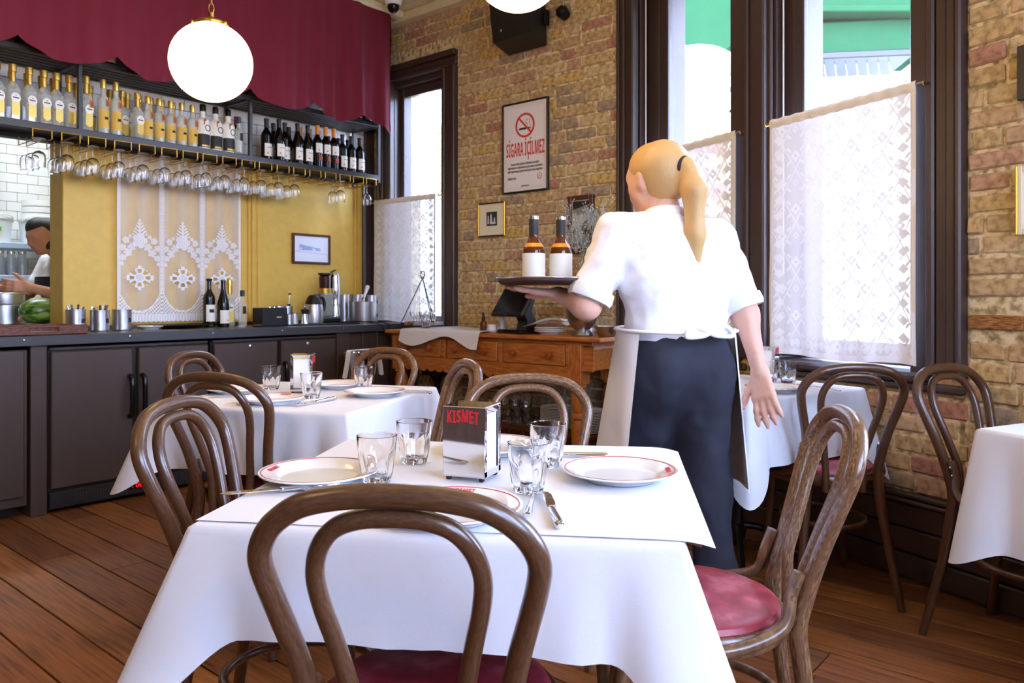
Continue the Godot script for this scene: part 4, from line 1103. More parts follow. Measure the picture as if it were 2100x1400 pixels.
# ======== the shelf above the bar
func build_shelf() -> void:
	var t := thing("bottle_shelf", "black metal hanging shelf of bottles above the bar", "shelf", bar(0, 0, 4.55))
	for u in [0.67, 1.706, 2.744, 3.823]:
		for z in [-0.012, -0.31]:
			part(t, "post", sh().box(Vector3(u, 2.36 if u < 3.8 else 2.36, z), Vector3(0.024, 0.78, 0.024), 0.003), M.rack_black)
		for y in [2.008, 2.405]: part(t, "cross_bar", sh().box(Vector3(u, y, -0.16), Vector3(0.02, 0.03, 0.29), 0.003), M.rack_black)
	part(t, "front_rail", sh().box(Vector3(2.25, 2.008, -0.010), Vector3(3.17, 0.042, 0.022), 0.004), M.rack_black)
	part(t, "back_rail", sh().box(Vector3(2.25, 2.008, -0.31), Vector3(3.17, 0.042, 0.022), 0.004), M.rack_black)
	part(t, "upper_rail", sh().box(Vector3(2.25, 2.408, -0.010), Vector3(3.17, 0.034, 0.022), 0.004), M.rack_black)
	part(t, "upper_rail", sh().box(Vector3(2.25, 2.408, -0.31), Vector3(3.17, 0.034, 0.022), 0.004), M.rack_black)
	part(t, "lower_board", sh().box(Vector3(2.25, 2.022, -0.16), Vector3(3.14, 0.012, 0.28), 0.002), M.rack_black)
	for k in 5: part(t, "slat", sh().box(Vector3(2.25, 2.408, -0.045 - k * 0.057), Vector3(3.14, 0.020, 0.046), 0.003), M.slat)
	part(t, "wall_stay", sh().box(Vector3(3.83, 1.45, -0.20), Vector3(0.02, 1.05, 0.02), 0.003), M.rack_black)
	# brass glass racks
	var rack0: Node3D = null
	var us := [1.515, 1.655, 1.79, 1.93, 2.068, 2.20, 2.33, 2.457, 2.589, 2.722, 2.847, 2.980, 3.110, 3.24, 3.370, 3.497, 3.620, 3.740]
	for k in us.size():
		var lab: String = "brass stemware rack under the shelf, %s from the kitchen hatch" % ORD[k]
		if rack0 == null:
			rack0 = thing("glass_rack", lab, "rack", bar(us[k], 0, 4.55), "brass stemware racks")
			for s in [-1.0, 1.0]:
				part(rack0, "hanger", sh().rod(Vector3(s * 0.046, 1.992, 0.004), Vector3(s * 0.046, 1.948, 0.004), 0.0030, 8), M.brass)
				part(rack0, "rail", sh().tube(smooth([Vector3(s * 0.046, 1.950, 0.004), Vector3(s * 0.045, 1.945, -0.006), Vector3(s * 0.036, 1.944, -0.03), Vector3(s * 0.022, 1.944, -0.055), Vector3(s * 0.019, 1.944, -0.09), Vector3(s * 0.019, 1.944, -0.29)], 4), 0.0026, 8), M.brass)
				part(rack0, "rear_hanger", sh().rod(Vector3(s * 0.019, 1.944, -0.29), Vector3(s * 0.019, 1.992, -0.29), 0.0032, 8), M.brass)
			part(rack0, "top_bar", sh().rod(Vector3(-0.05, 1.992, 0.005), Vector3(0.05, 1.992, 0.005), 0.0035, 8), M.brass)
		else: dup(rack0, bar(us[k], 0, 4.55), lab)
	var g0: Node3D = null
	var cnt := [3, 3, 3, 3, 3, 3, 3, 3, 3, 3, 3, 3, 3, 0, 0, 2, 0, 1]
	for k in us.size():
		for j in cnt[k]:
			var where := ["front", "middle", "rear"]
			var lab: String = "upside-down wine glass, %s one on the %s brass rack from the kitchen hatch" % [where[j], ORD[k]]
			var xf := bar(us[k], 1.950, 4.60 + j * 0.088 + rng.randf_range(-0.006, 0.006))
			if g0 == null:
				g0 = thing("wine_glass", lab, "wine glass", xf, "wine glasses hanging under the shelf")
				part(g0, "foot", sh().lathe(v2([0.0, 0.003, 0.031, 0.001, 0.032, 0.0, 0.031, -0.002, 0.008, -0.005, 0.0, -0.006]), 20), M.wineglass)
				part(g0, "stem", sh().lathe(v2([0.004, -0.065, 0.0032, -0.05, 0.0032, -0.02, 0.006, -0.005]), 12), M.wineglass)
				part(g0, "bowl", sh().lathe(v2([0.031, -0.152, 0.0325, -0.13, 0.034, -0.105, 0.031, -0.085, 0.020, -0.070, 0.004, -0.064, 0.0, -0.066, 0.0185, -0.0725, 0.0295, -0.087, 0.0325, -0.105, 0.0312, -0.13, 0.0300, -0.152, 0.031, -0.152]), 24), M.tumbler)
			else: dup(g0, xf, lab)
	# bottles on the lower shelf
	var G := "bottles on the lower shelf above the bar"
	var Y := 2.030
	var gold := [1.33, 1.402, 1.480, 1.550, 1.612, 1.676]
	for k in gold.size(): bottle("raki", bar(gold[k], Y, 4.63), "clear square spirit bottle with gold cap left of the shelf post, %s from the left" % ORD[k], "spirit_bottle", G, 0.30, 0.25)
	var back := [1.365, 1.44, 1.515, 1.585, 1.645, 1.765, 1.84, 1.95, 2.05, 2.12, 2.19, 2.26, 2.33]
	for k in back.size(): bottle("raki", bar(back[k], Y, 4.77), "gold-capped spirit bottle of the back row, %s from the left" % ORD[k], "spirit_bottle", G, 0.30, 0.25)
	bottle("raki_tag", bar(1.765, Y, 4.63), "clear square spirit bottle with a brown tag just right of the shelf post", "spirit_bottle", G, 0.315, 0.25)
	for k in 2: bottle("straw", bar(1.852 + k * 0.071, Y, 4.62), ["tall milky bottle with yellow label and tag, left of two", "tall milky bottle with yellow label and tag, right of two"][k], "spirit_bottle", G, 0.315, 0.25)
	bottle("raki", bar(1.990, Y, 4.695), "clear gold-capped bottle right behind the tall yellow-labelled pair", "spirit_bottle", G, 0.29, 0.25)
	bottle("raki", bar(2.035, Y, 4.60), "short clear gold-capped bottle left of the five tagged ones", "spirit_bottle", G, 0.27, 0.25)
	for k in 5: bottle("straw_short", bar(2.10 + k * 0.069, Y, 4.61), "short milky bottle with brown tag under the globe lamp, %s from the left" % ORD[k], "spirit_bottle", G, 0.265, 0.25)
	for k in 3: bottle("cream", bar(2.448 + k * 0.086, Y, 4.62), "cream bottle with black label and stopper, %s from the left" % ORD[k], "spirit_bottle", G, 0.285, 0.25)
	bottle("raki", bar(2.655, Y, 4.70), "slim gold-capped bottle between the cream bottles and the middle post", "spirit_bottle", G, 0.27, 0.25)
	bottle("clear_small", bar(2.690, Y, 4.61), "clear bottle with dark cap beside the middle shelf post", "spirit_bottle", G, 0.25, 0.3)
	bottle("red_small", bar(2.725, Y, 4.70), "bottle with red capsule against the middle shelf post", "wine_bottle", G, 0.27, 0.3)
	var wn := [[2.925, 4.66, "wine"], [2.99, 4.61, "burgundy"], [3.03, 4.74, "burgundy"], [3.075, 4.67, "wine"], [3.10, 4.78, "wine"], [3.145, 4.62, "burgundy"], [3.175, 4.77, "burgundy"], [3.228, 4.62, "burgundy"]]
	for k in wn.size(): bottle(wn[k][2], bar(wn[k][0], Y, wn[k][1]), "black wine bottle with white label right of the middle post, %s from the left" % ORD[k], "wine_bottle", G, 0.285, 0.25)
	var og := [[3.262, 4.76], [3.31, 4.62], [3.345, 4.76], [3.382, 4.62], [3.42, 4.76], [3.452, 4.62]]
	for k in og.size(): bottle("orange", bar(og[k][0], Y, og[k][1]), "dark wine bottle with orange capsule, %s from the left" % ORD[k], "wine_bottle", G, 0.30, 0.25)
	var bl := [[3.53, 4.62], [3.50, 4.75], [3.61, 4.62], [3.59, 4.75], [3.69, 4.62], [3.68, 4.75]]
	for k in bl.size(): bottle("wine", bar(bl[k][0], Y, bl[k][1]), "dark wine bottle right of the orange capsules, %s from the left" % ORD[k], "wine_bottle", G, 0.27, 0.25)
	# upper shelf: what shows below the cloth
	for k in 3:
		var t2 := thing("tin_box", "olive tin with red and blue badge behind the red cloth, %s from left" % ORD[k], "tin", bar(1.355 + k * 0.105, 2.42, 4.63), "tins on the upper shelf")
		part(t2, "can", sh().box(Vector3(0, 0.09, 0), Vector3(0.095, 0.18, 0.09), 0.006), mat(col(74, 62, 22), 0.25, 0.3))
		part(t2, "badge", sh().lathe(v2([0.032, 0.0, 0.032, 0.001, 0.0, 0.001]), 28, Transform3D(Basis(Vector3.RIGHT, PI / 2), Vector3(0, 0.085, 0.0455))), mat(col(92, 86, 150), 0.4))
		part(t2, "badge_center", sh().lathe(v2([0.023, 0.0, 0.023, 0.002, 0.0, 0.002]), 28, Transform3D(Basis(Vector3.RIGHT, PI / 2), Vector3(0, 0.085, 0.0455))), mat(col(140, 40, 50), 0.4))
	var ub := [1.80, 1.89, 2.58, 2.67, 2.80, 3.12, 3.21, 3.50, 3.59, 3.68, 3.77]
	for k in ub.size(): bottle("wine", bar(ub[k], 2.42, 4.64), "dark bottle on the upper shelf peeping below the red cloth, %s from the left" % ORD[k], "wine_bottle", "bottles on the upper shelf", 0.285, 0.2)
	valance()

func valance() -> void:
	# claret cloth hung from the ceiling, scalloped hem
	var cusps := [0.45, 0.93, 1.37, 1.852, 2.263, 2.674, 3.166, 3.574]
	var u0 := 0.45
	var u1 := 3.835
	var hem := func(u: float) -> float:
		if u > 3.574: return lerpf(2.43, 2.325, pow((u - 3.574) / 0.261, 1.6))
		for k in cusps.size() - 1:
			if u <= cusps[k + 1]:
				var s: float = (u - cusps[k]) / (cusps[k + 1] - cusps[k])
				return 2.438 - 0.088 * pow(sin(PI * clampf(s, 0.0, 1.0)), 0.75)
		return 2.43
	var f := func(a: float, b: float) -> Vector3:
		var u := lerpf(u0, u1, a)
		var h: float = hem.call(u)
		var z := 0.014 * sin(u * 11.0 + 0.7) * (0.3 + 0.7 * b) + 0.010 * sin(u * 27.0) * b + 0.006 * sin(u * 51.0 + 2.0) * b
		z += clampf((u - 2.4) / 0.8, 0.0, 1.0) * (0.020 * sin(u * 22.0) + 0.010 * sin(u * 57.0 + 1.0)) * (0.25 + 0.75 * b)
		return Vector3(u, lerpf(CEIL - 0.02, h, b), -4.44 + z)
	var t := thing("red_valance", "claret red cloth valance with scalloped hem over the bottle shelf", "valance", bar(0, 0, 0))
	var s := sh().sheet(420, 24, f)
	part(t, "cloth", s, M.red_cloth)
	part(t, "batten", sh().box(Vector3(2.14, CEIL - 0.035, -4.463), Vector3(3.38, 0.05, 0.02), 0.003), M.frame)
	# gathered end piece returning to the wall
	var g := func(a: float, b: float) -> Vector3:
		return Vector3(3.835 + 0.03 * sin(a * PI) + 0.01 * sin(b * 7.0), lerpf(CEIL - 0.03, lerpf(2.325, 2.42, a), b), -4.44 - a * 0.09)
	part(t, "return_fold", sh().sheet(8, 16, g), M.red_cloth)

# ======== kitchen behind the hatch
func build_kitchen() -> void:
	var k := structure("wall_kitchen", bar(0, 0, 0), "white tiled kitchen wall beyond the hatch")
	slabbox(k, "wall_face", Vector3(-0.3, 0, -7.15), Vector3(3.9, 3.0, -7.0), M.grout)
	var ks := structure("wall_kitchen_side", bar(0, 0, 0), "plain side walls of the kitchen")
	slabbox(ks, "side_wall", Vector3(3.7, 0, -7.0), Vector3(3.9, 3.0, -5.1), M.plaster)
	slabbox(ks, "side_wall", Vector3(-0.3, 0, -7.0), Vector3(-0.1, 3.0, -5.1), M.plaster)
	slabbox(structure("floor_kitchen", bar(0, 0, 0), "grey kitchen floor beyond the hatch"), "floor_slab", Vector3(-0.3, -0.2, -7.15), Vector3(3.9, 0.0, -5.1), mat(col(120, 116, 110), 0.6))
	slabbox(structure("ceiling_kitchen", bar(0, 0, 0), "white kitchen ceiling beyond the hatch"), "ceiling_slab", Vector3(-0.3, 3.0, -7.15), Vector3(3.9, 3.2, -5.1), M.plaster)
	var tm := sh().box(Vector3.ZERO, Vector3(0.147, 0.072, 0.012), 0.002).mesh()
	for r in 19:
		var x := 1.55 + (0.075 if r % 2 else 0.0)
		while x < 2.9:
			part(k, "tile", tm, M.tile, Transform3D(Basis(), Vector3(x + 0.075, 1.30 + r * 0.075, -6.997)))
			x += 0.15
	slabbox(k, "pipe_duct", Vector3(1.70, 1.2, -6.99), Vector3(1.955, 3.0, -6.8), M.steel_brushed, 0.01)
	# ceiling light of the kitchen
	var l := thing("kitchen_ceiling_light", "white ceiling light panel of the kitchen", "ceiling light", bar(1.9, 2.95, 6.1))
	part(l, "housing", sh().box(Vector3(0, 0.03, 0), Vector3(1.3, 0.03, 0.36), 0.005), M.plastic_white)
	part(l, "light_panel", sh().box(Vector3(0, 0.008, 0), Vector3(1.2, 0.015, 0.30), 0.003), glow(Color(0.93, 0.97, 1.0), 0.8))
	var a := AreaLight3D.new()
	a.name = "kitchen_light"
	a.area_size = Vector2(1.2, 0.3)
	a.light_color = Color(0.93, 0.97, 1.0); a.light_energy = 1.0
	a.area_range = 12.0
	a.shadow_enabled = true
	a.transform = Transform3D(Basis(Vector3.RIGHT, -PI / 2), Vector3(0, -0.012, 0))
	l.add_child(a)
	# wire shelf with tubs
	var s := thing("kitchen_shelf", "pale blue steel kitchen shelving behind the cook", "shelving", bar(1.95, 0, 6.75))
	for y in [1.02, 1.245, 1.49]: part(s, "shelf_board", sh().box(Vector3(0, y, 0), Vector3(1.5, 0.045, 0.36), 0.004), mat(col(176, 196, 220), 0.35))
	for x in [-0.74, 0.30, 0.74]: part(s, "upright", sh().box(Vector3(x, 0.75, 0.15), Vector3(0.03, 1.5, 0.03), 0.003), M.steel_brushed)
	for e in [[1.90, 0.28, 0.20, "white plastic tub with green label at the left of the kitchen shelf"], [2.21, 0.26, 0.20, "white plastic tub with green label behind the cook's head"]]:
		var t := thing("plastic_tub", e[3], "tub", bar(e[0], 1.513, 6.72), "white tubs on the kitchen shelf")
		part(t, "tub_body", sh().lathe(v2([0, 0, 0.115, 0.0, 0.13, 0.17, 0.135, 0.175, 0.135, 0.19, 0.0, 0.19]), 28), M.plastic_tub)
		part(t, "tub_handle", sh().tube(smooth([Vector3(-0.13, 0.16, 0.03), Vector3(-0.08, 0.205, 0.12), Vector3(0.08, 0.205, 0.12), Vector3(0.13, 0.16, 0.03)]), 0.004, 6), M.plastic_white)
		part(t, "green_label", girdle(0.127, 0.085, 0.115, 0.4), M.green_label)
	for k2 in 3:
		var t := thing("stacked_lid", "white stacked tub lids above the right kitchen tub, %s from below" % ORD[k2], "lid", bar(2.22, 1.705 + k2 * 0.05, 6.72), "white lids on the kitchen shelf")
		part(t, "lid_disc", sh().lathe(v2([0, 0, 0.118, 0.0, 0.122, 0.004, 0.122, 0.045, 0.0, 0.049]), 28), M.plastic_white)
	for k2 in 5:
		var t := thing("storage_jar", "clear jar on the middle kitchen shelf, %s from the left" % ORD[k2], "jar", bar(1.80 + k2 * 0.075, 1.269, 6.72), "jars on the kitchen shelf")
		part(t, "jar_glass", sh().lathe(v2([0, 0, 0.03, 0, 0.032, 0.01, 0.032, 0.13, 0.026, 0.15, 0.026, 0.17]), 16), glass(col(214, 226, 236), 0.4, 0.05))
		part(t, "jar_lid", sh().lathe(v2([0.028, 0.165, 0.028, 0.185, 0, 0.187]), 16), M.steel)
	var fb := thing("fruit_box", "clear plastic box of lemons on the lower kitchen shelf", "box", bar(2.00, 1.043, 6.66))
	part(fb, "box_shell", sh().box(Vector3(0, 0.05, 0), Vector3(0.26, 0.10, 0.16), 0.012), glass(col(230, 236, 240), 0.25, 0.05))
	for k2 in 6:
		var t := thing("lemon", "pale yellow lemon in the clear kitchen box, %s from the left" % ORD[k2], "lemon", bar(1.915 + (k2 % 3) * 0.084, 1.080 + (k2 / 3) * 0.062, 6.66 - (k2 / 3) * 0.01), "lemons in the kitchen box")
		part(t, "fruit", sh().ball(Vector3.ZERO, Vector3(0.04, 0.033, 0.034), 14, 10), mat(col(218, 204, 96), 0.5))
		part(t, "tip", sh().ball(Vector3(0.040, 0, 0), Vector3(0.008, 0.007, 0.007), 8, 6), mat(col(196, 186, 80), 0.5))
	var jg := thing("blue_jug", "pale blue plastic jug on the lower kitchen shelf", "jug", bar(2.30, 1.043, 6.66))
	part(jg, "jug_body", sh().lathe(v2([0, 0, 0.06, 0, 0.075, 0.19, 0.072, 0.19, 0.058, 0.005, 0, 0.005]), 24), mat(col(176, 196, 228), 0.35))
	part(jg, "handle", sh().tube(smooth([Vector3(-0.07, 0.17, 0), Vector3(-0.12, 0.15, 0), Vector3(-0.12, 0.07, 0), Vector3(-0.065, 0.05, 0)]), 0.008, 8), mat(col(176, 196, 228), 0.35))
	# on the pass behind the bar: pans, pot, melon
	var ps := thing("kitchen_pass", "steel pass counter inside the kitchen hatch", "counter", bar(1.1, 0, 5.36))
	part(ps, "pass_top", sh().box(Vector3(0, 0.92, 0), Vector3(2.2, 0.03, 0.44), 0.004), M.steel_brushed)
	for x in [-1.0, 1.0]: part(ps, "pass_leg", sh().box(Vector3(x, 0.452, 0), Vector3(0.04, 0.905, 0.4), 0.004), M.steel_brushed)
	for e in [[1.60, 5.43, 0.935, 0.118, 0.12, "lower steel saucepan at the left edge of the hatch"], [1.60, 5.43, 1.056, 0.108, 0.07, "upper steel pan stacked at the left edge of the hatch"]]:
		var t := thing("steel_pan", e[5], "pan", bar(e[0], e[2], e[1]), "steel pans in the hatch")
		part(t, "pan_body", sh().lathe(v2([0, 0, e[3] - 0.006, 0, e[3], 0.008, e[3], e[4] - 0.004, e[3] + 0.012, e[4] - 0.003, e[3] + 0.012, e[4], 0.0, e[4]]), 36), M.steel_brushed)
		part(t, "pan_rim", sh().tube(ring(Vector3(0, e[4], 0), e[3] + 0.010, e[3] + 0.010, 36), 0.003, 6, true), M.steel)
	var wm := thing("watermelon", "dark striped green watermelon half in the hatch", "watermelon", bar(1.725, 0.936, 5.21))
	var mt := noise_tex(31, 0.02, [[0.3, col(28, 62, 20)], [0.52, col(44, 92, 30)], [0.6, col(128, 160, 66)], [0.8, col(150, 178, 84)]], 4)
	part(wm, "rind", sh().ball(Vector3.ZERO, Vector3(0.082, 0.115, 0.10), 32, 18), grain(Color.WHITE, mt, Vector3(5, 1.2, 5), 0.3), Transform3D(Basis(Vector3.BACK, PI / 2), Vector3(0, 0.082, 0)))
	part(wm, "stem", sh().tube(smooth([Vector3(-0.11, 0.05, 0.03), Vector3(-0.13, 0.04, 0.05), Vector3(-0.125, 0.025, 0.06)]), 0.008, 8), mat(col(150, 96, 80), 0.8))
	var pt := thing("cream_teapot", "cream pot with a green band behind the watermelon", "pot", bar(1.795, 0.935, 5.46))
	part(pt, "pot_body", sh().lathe(v2([0, 0, 0.05, 0, 0.058, 0.05, 0.056, 0.12, 0.05, 0.14, 0, 0.145]), 28), mat(col(226, 216, 186), 0.3))
	part(pt, "green_band", sh().lathe(v2([0.0578, 0.088, 0.0578, 0.112]), 28), mat(col(64, 84, 60), 0.3))
	part(pt, "pot_lid", sh().lathe(v2([0.052, 0.14, 0.05, 0.155, 0.02, 0.165, 0.012, 0.18, 0, 0.184]), 28), mat(col(226, 216, 186), 0.3))
	part(pt, "handle", sh().tube(smooth([Vector3(0.05, 0.12, 0), Vector3(0.09, 0.12, 0), Vector3(0.09, 0.06, 0), Vector3(0.055, 0.05, 0)]), 0.007, 8), mat(col(226, 216, 186), 0.3))

# ======== things on the walls and ceiling
func framed(called: String, label: String, xf: Transform3D, w: float, h: float, bar_w: float, depth: float, fm: Material, mount: Material, mw: float) -> Node3D:
	var t := thing(called, label, "picture", xf)
	for s in [-1.0, 1.0]:
		part(t, "frame_side", sh().box(Vector3(s * (w / 2 - bar_w / 2), 0, depth / 2), Vector3(bar_w, h, depth), 0.003), fm)
		part(t, "frame_rail", sh().box(Vector3(0, s * (h / 2 - bar_w / 2), depth / 2), Vector3(w - 2 * bar_w, bar_w, depth), 0.003), fm)
	part(t, "mount", sh().box(Vector3(0, 0, depth * 0.4), Vector3(w - bar_w, h - bar_w, 0.004)), mount)
	return t

func print_image(kind: int) -> ImageTexture:
	# what is printed on the small photographs: soft tonal pictures
	var w := 96
	var h := 96
	var im := Image.create(w, h, false, Image.FORMAT_RGB8)
	var n := FastNoiseLite.new()
	n.seed = 70 + kind; n.frequency = 0.05
	for y in h:
		for x in w:
			var u := float(x) / w
			var v := float(y) / h
			var g := 0.5 + 0.5 * n.get_noise_2d(x, y)
			var c := Color(g, g, g)
			if kind == 0:
				g = 0.12 + 0.15 * g
				for e in [[0.15, 0.55, 0.08, 0.3], [0.42, 0.5, 0.11, 0.34], [0.75, 0.62, 0.09, 0.2], [0.6, 0.8, 0.3, 0.07]]:
					if absf(u - e[0]) < e[2] * (0.5 + 0.5 * (v - e[1] + e[3]) / (2.0 * e[3])) and absf(v - e[1]) < e[3]: g = 0.86
				c = Color(g, g, g * 1.04)
			elif kind == 1:
				g = 0.35 + 0.4 * g
				if v < 0.18 - u * 0.1: g = 0.16
				if v > 0.3 and v < 0.62 - u * 0.25: g = 0.78
				if v > 0.62 and v < 0.70: g = 0.3
				c = Color(g, g, g)
			else:
				c = Color(0.91, 0.93, 0.98)
				if u > 0.12 and u < 0.78 and v > 0.28 + u * 0.24 and v < 0.56 and g > 0.32: c = Color(0.62, 0.68, 0.86)
				if absf(v - 0.60 - u * 0.1) < 0.012: c = Color(0.74, 0.79, 0.90)
			im.set_pixel(x, y, c)
	return ImageTexture.create_from_image(im)

func picture_print(t: Node3D, kind: int, w: float, h: float, z: float, y := 0.0) -> void:
	var m := mat(Color.WHITE, 0.5)
	m.albedo_texture = print_image(kind)
	part(t, "print", sh().quad(Vector3(-w / 2, y - h / 2, z), Vector3(w / 2, y - h / 2, z), Vector3(w / 2, y + h / 2, z), Vector3(-w / 2, y + h / 2, z)), m)

func build_wall_things() -> void:
	var B := func(w: float, y: float, z := 0.012) -> Transform3D: return bar(4.05 - z, y, w, -PI / 2)
	# no smoking notice, 0.40 x 0.62
	var p := framed("no_smoking_sign", "white no smoking notice with red heading in a thin black frame", B.call(3.288, 2.118), 0.398, 0.616, 0.012, 0.022, M.black, mat(col(236, 232, 232), 0.4), 0.0)
	p.set_meta("category", "sign")
	var z := 0.0112
	var pink := mat(col(232, 190, 192), 0.5)
	for r in [[0.172, 0.280, 0.0016], [0.162, 0.270, 0.0010]]:
		var b := sh()
		var pts := []
		for q in [[1, 1, 0.0], [-1, 1, PI / 2], [-1, -1, PI], [1, -1, 3 * PI / 2]]:
			for k in 5:
				var a: float = q[2] + PI / 2 * k / 4.0
				pts.append(Vector3(q[0] * (r[0] - 0.025) + 0.025 * cos(a), q[1] * (r[1] - 0.025) + 0.025 * sin(a), z))
		part(p, "border_line", b.tube(PackedVector3Array(pts), r[2] * 0.7, 4, true, 0.3), pink)
	var cy := 0.145
	var prohib := Transform3D(Basis(Vector3.RIGHT, PI / 2), Vector3(0, cy, z))
	part(p, "red_circle", sh().lathe(v2([0.083, 0.0, 0.083, 0.0016, 0.069, 0.0016, 0.069, 0.0]), 44, prohib), M.ink_red)
	part(p, "red_bar", sh().box(Vector3(0, cy, z + 0.0015), Vector3(0.148, 0.013, 0.0012), 0.0, Basis(Vector3.BACK, -PI / 4)), M.ink_red)
	part(p, "cigarette", sh().box(Vector3(-0.020, cy - 0.022, z + 0.0006), Vector3(0.062, 0.014, 0.0008)).box(Vector3(0.034, cy - 0.022, z + 0.0006), Vector3(0.012, 0.014, 0.0008)).box(Vector3(0.047, cy - 0.022, z + 0.0006), Vector3(0.006, 0.014, 0.0008)), M.ink)
	part(p, "smoke", sh().tube(smooth([Vector3(0.022, cy - 0.005, z), Vector3(0.018, cy + 0.012, z), Vector3(0.006, cy + 0.014, z), Vector3(0.006, cy + 0.028, z), Vector3(0.014, cy + 0.038, z), Vector3(0.026, cy + 0.034, z)]), 0.0014, 5, false, 0.6).tube(smooth([Vector3(0.03, cy + 0.040, z), Vector3(0.042, cy + 0.036, z), Vector3(0.044, cy + 0.022, z), Vector3(0.036, cy + 0.014, z), Vector3(0.046, cy + 0.004, z), Vector3(0.048, cy - 0.01, z)]), 0.0014, 5, false, 0.6), M.ink)
	text(p, "heading", "SİGARA İÇİLMEZ", 0.128, M.ink_red, Transform3D(Basis(), Vector3(0, -0.015, z + 0.0005)), 0.335)
	var ty := -0.112
	for ln in ["Burada tütün ürünleri tüketilmesi yasaktır.", "Tüketenlere ve tüketilmesine göz yuman sorumlulara", "4207 sayılı Kanun uyarınca idari para cezası uygulanır."]:
		text(p, "body_text", ln, 0.021, M.ink, Transform3D(Basis(), Vector3(0.0, ty, z + 0.0004)), 0.56)
		ty -= 0.024
	text(p, "body_text", "Şikayet için:", 0.021, M.ink, Transform3D(Basis(), Vector3(-0.115, ty - 0.022, z + 0.0004)), 0.6)
	text(p, "imprint", "www.havanikoru.org.tr", 0.012, M.ink, Transform3D(Basis(), Vector3(0.0, -0.262, z + 0.0004)), 0.5)
	part(p, "crescent_emblem", sh().tube(smooth([Vector3(0.112, -0.192, z), Vector3(0.108, -0.212, z), Vector3(0.125, -0.228, z), Vector3(0.142, -0.212, z), Vector3(0.138, -0.192, z)]), 0.0024, 5, false, 0.4).ball(Vector3(0.125, -0.188, z), Vector3(0.004, 0.006, 0.001), 8, 6), M.ink_red)
	part(p, "emblem_mark", sh().box(Vector3(0.125, -0.209, z), Vector3(0.006, 0.014, 0.001)), mat(col(70, 180, 190), 0.6))
	# small gilt frame and dark frame
	var cream := mat(col(232, 224, 198), 0.7)
	var g := framed("small_picture", "small black and white print in a gilt and black frame on the brick", B.call(3.588, 1.646), 0.252, 0.238, 0.010, 0.022, M.gilt, cream, 0.0)
	picture_print(g, 0, 0.098, 0.098, 0.0114, 0.005)
	for s in [-1.0, 1.0]: part(g, "black_edge", sh().box(Vector3(0, s * 0.1145, 0.012), Vector3(0.232, 0.008, 0.024), 0.002), M.black)
	var d := framed("dark_picture", "black and white photograph in a dark wood frame behind the dried flowers", B.call(2.828, 1.567), 0.198, 0.366, 0.030, 0.026, M.mahogany, cream, 0.0)
	picture_print(d, 1, 0.128, 0.296, 0.0135)
	# drawing on the mustard wall
	var y := framed("wall_drawing", "pale blue line drawing in a brown frame on the yellow panel", bar(3.452, 1.464, 4.90), 0.338, 0.226, 0.018, 0.020, M.mahogany, mat(col(232, 236, 246), 0.5), 0.0)
	picture_print(y, 2, 0.29, 0.178, 0.0105)
	# frames at the right edge
	var f1 := framed("black_framed_picture", "black picture frame high at the right edge of the brick wall", win(2.475, 1.86, 0.012), 0.30, 0.185, 0.03, 0.03, M.black, cream, 0.0)
	picture_print(f1, 1, 0.22, 0.11, 0.0145)
	var f2 := framed("ivory_framed_picture", "ivory and gilt picture frame low at the right edge of the brick wall", win(2.475, 1.43, 0.012), 0.31, 0.235, 0.022, 0.026, mat(col(228, 220, 196), 0.5), cream, 0.0)
	picture_print(f2, 0, 0.2, 0.13, 0.0125)
	for s in [-1.0, 1.0]: part(f2, "gilt_edge", sh().box(Vector3(s * 0.151, 0, 0.016), Vector3(0.008, 0.235, 0.03), 0.002), M.gilt)
	# loudspeaker, camera, wall fittings
	var sp := thing("wall_speaker", "black wedge loudspeaker high on the brick wall behind the globe lamp", "speaker", B.call(3.255, 2.90, 0.0))
	part(sp, "cabinet", sh().slab(pv2([0.0, -0.145, 0.16, -0.10, 0.20, 0.16, 0.02, 0.20]), -0.165, 0.165, Transform3D(Basis(Vector3.UP, -PI / 2), Vector3(0, 0, 0.04))), M.black)
	part(sp, "bracket", sh().box(Vector3(0.0, 0.0, 0.025), Vector3(0.06, 0.12, 0.05), 0.004).box(Vector3(0.18, 0.03, 0.06), Vector3(0.012, 0.10, 0.05), 0.003), M.iron)
	part(sp, "badge", sh().box(Vector3(-0.08, -0.04, 0.216), Vector3(0.014, 0.016, 0.003), 0.001), M.steel)
	var cc := thing("ceiling_camera", "white dome security camera under the ceiling above the valance end", "camera", bar(3.70, CEIL - 0.004, 4.25))
	part(cc, "housing", sh().lathe(v2([0.0, -0.075, 0.052, -0.075, 0.062, -0.055, 0.066, 0.0]), 28), M.plastic_white)
	part(cc, "dome", sh().ball(Vector3(0, -0.078, 0), Vector3(0.044, 0.055, 0.044), 24, 14), M.black_gloss)
	var sl := thing("wall_spotlight", "small black spotlight on a rod at the top of the brick wall", "spotlight", B.call(2.95, 2.93, 0.0))
	part(sl, "rod", sh().rod(Vector3(0, 0.25, 0.04), Vector3(0, 0.03, 0.05), 0.008), M.steel)
	part(sl, "lamp_head", sh().lathe(v2([0.0, 0.0, 0.035, 0.0, 0.042, 0.05, 0.030, 0.07, 0.0, 0.075]), 20, Transform3D(Basis(Vector3.RIGHT, 1.2), Vector3(0, -0.01, 0.02))), M.iron)
	var pb := thing("black_fitting", "round black fitting at the very top of the brick wall", "fitting", B.call(2.80, 3.12, 0.0))
	part(pb, "cup", sh().lathe(v2([0.0, 0.0, 0.05, 0.0, 0.06, 0.05, 0.0, 0.06]), 24, Transform3D(Basis(Vector3.RIGHT, 1.3), Vector3(0, 0, 0.02))), M.black)
	part(pb, "stalk", sh().rod(Vector3(0, 0.05, 0.03), Vector3(0, 0.17, 0.03), 0.008), M.black)
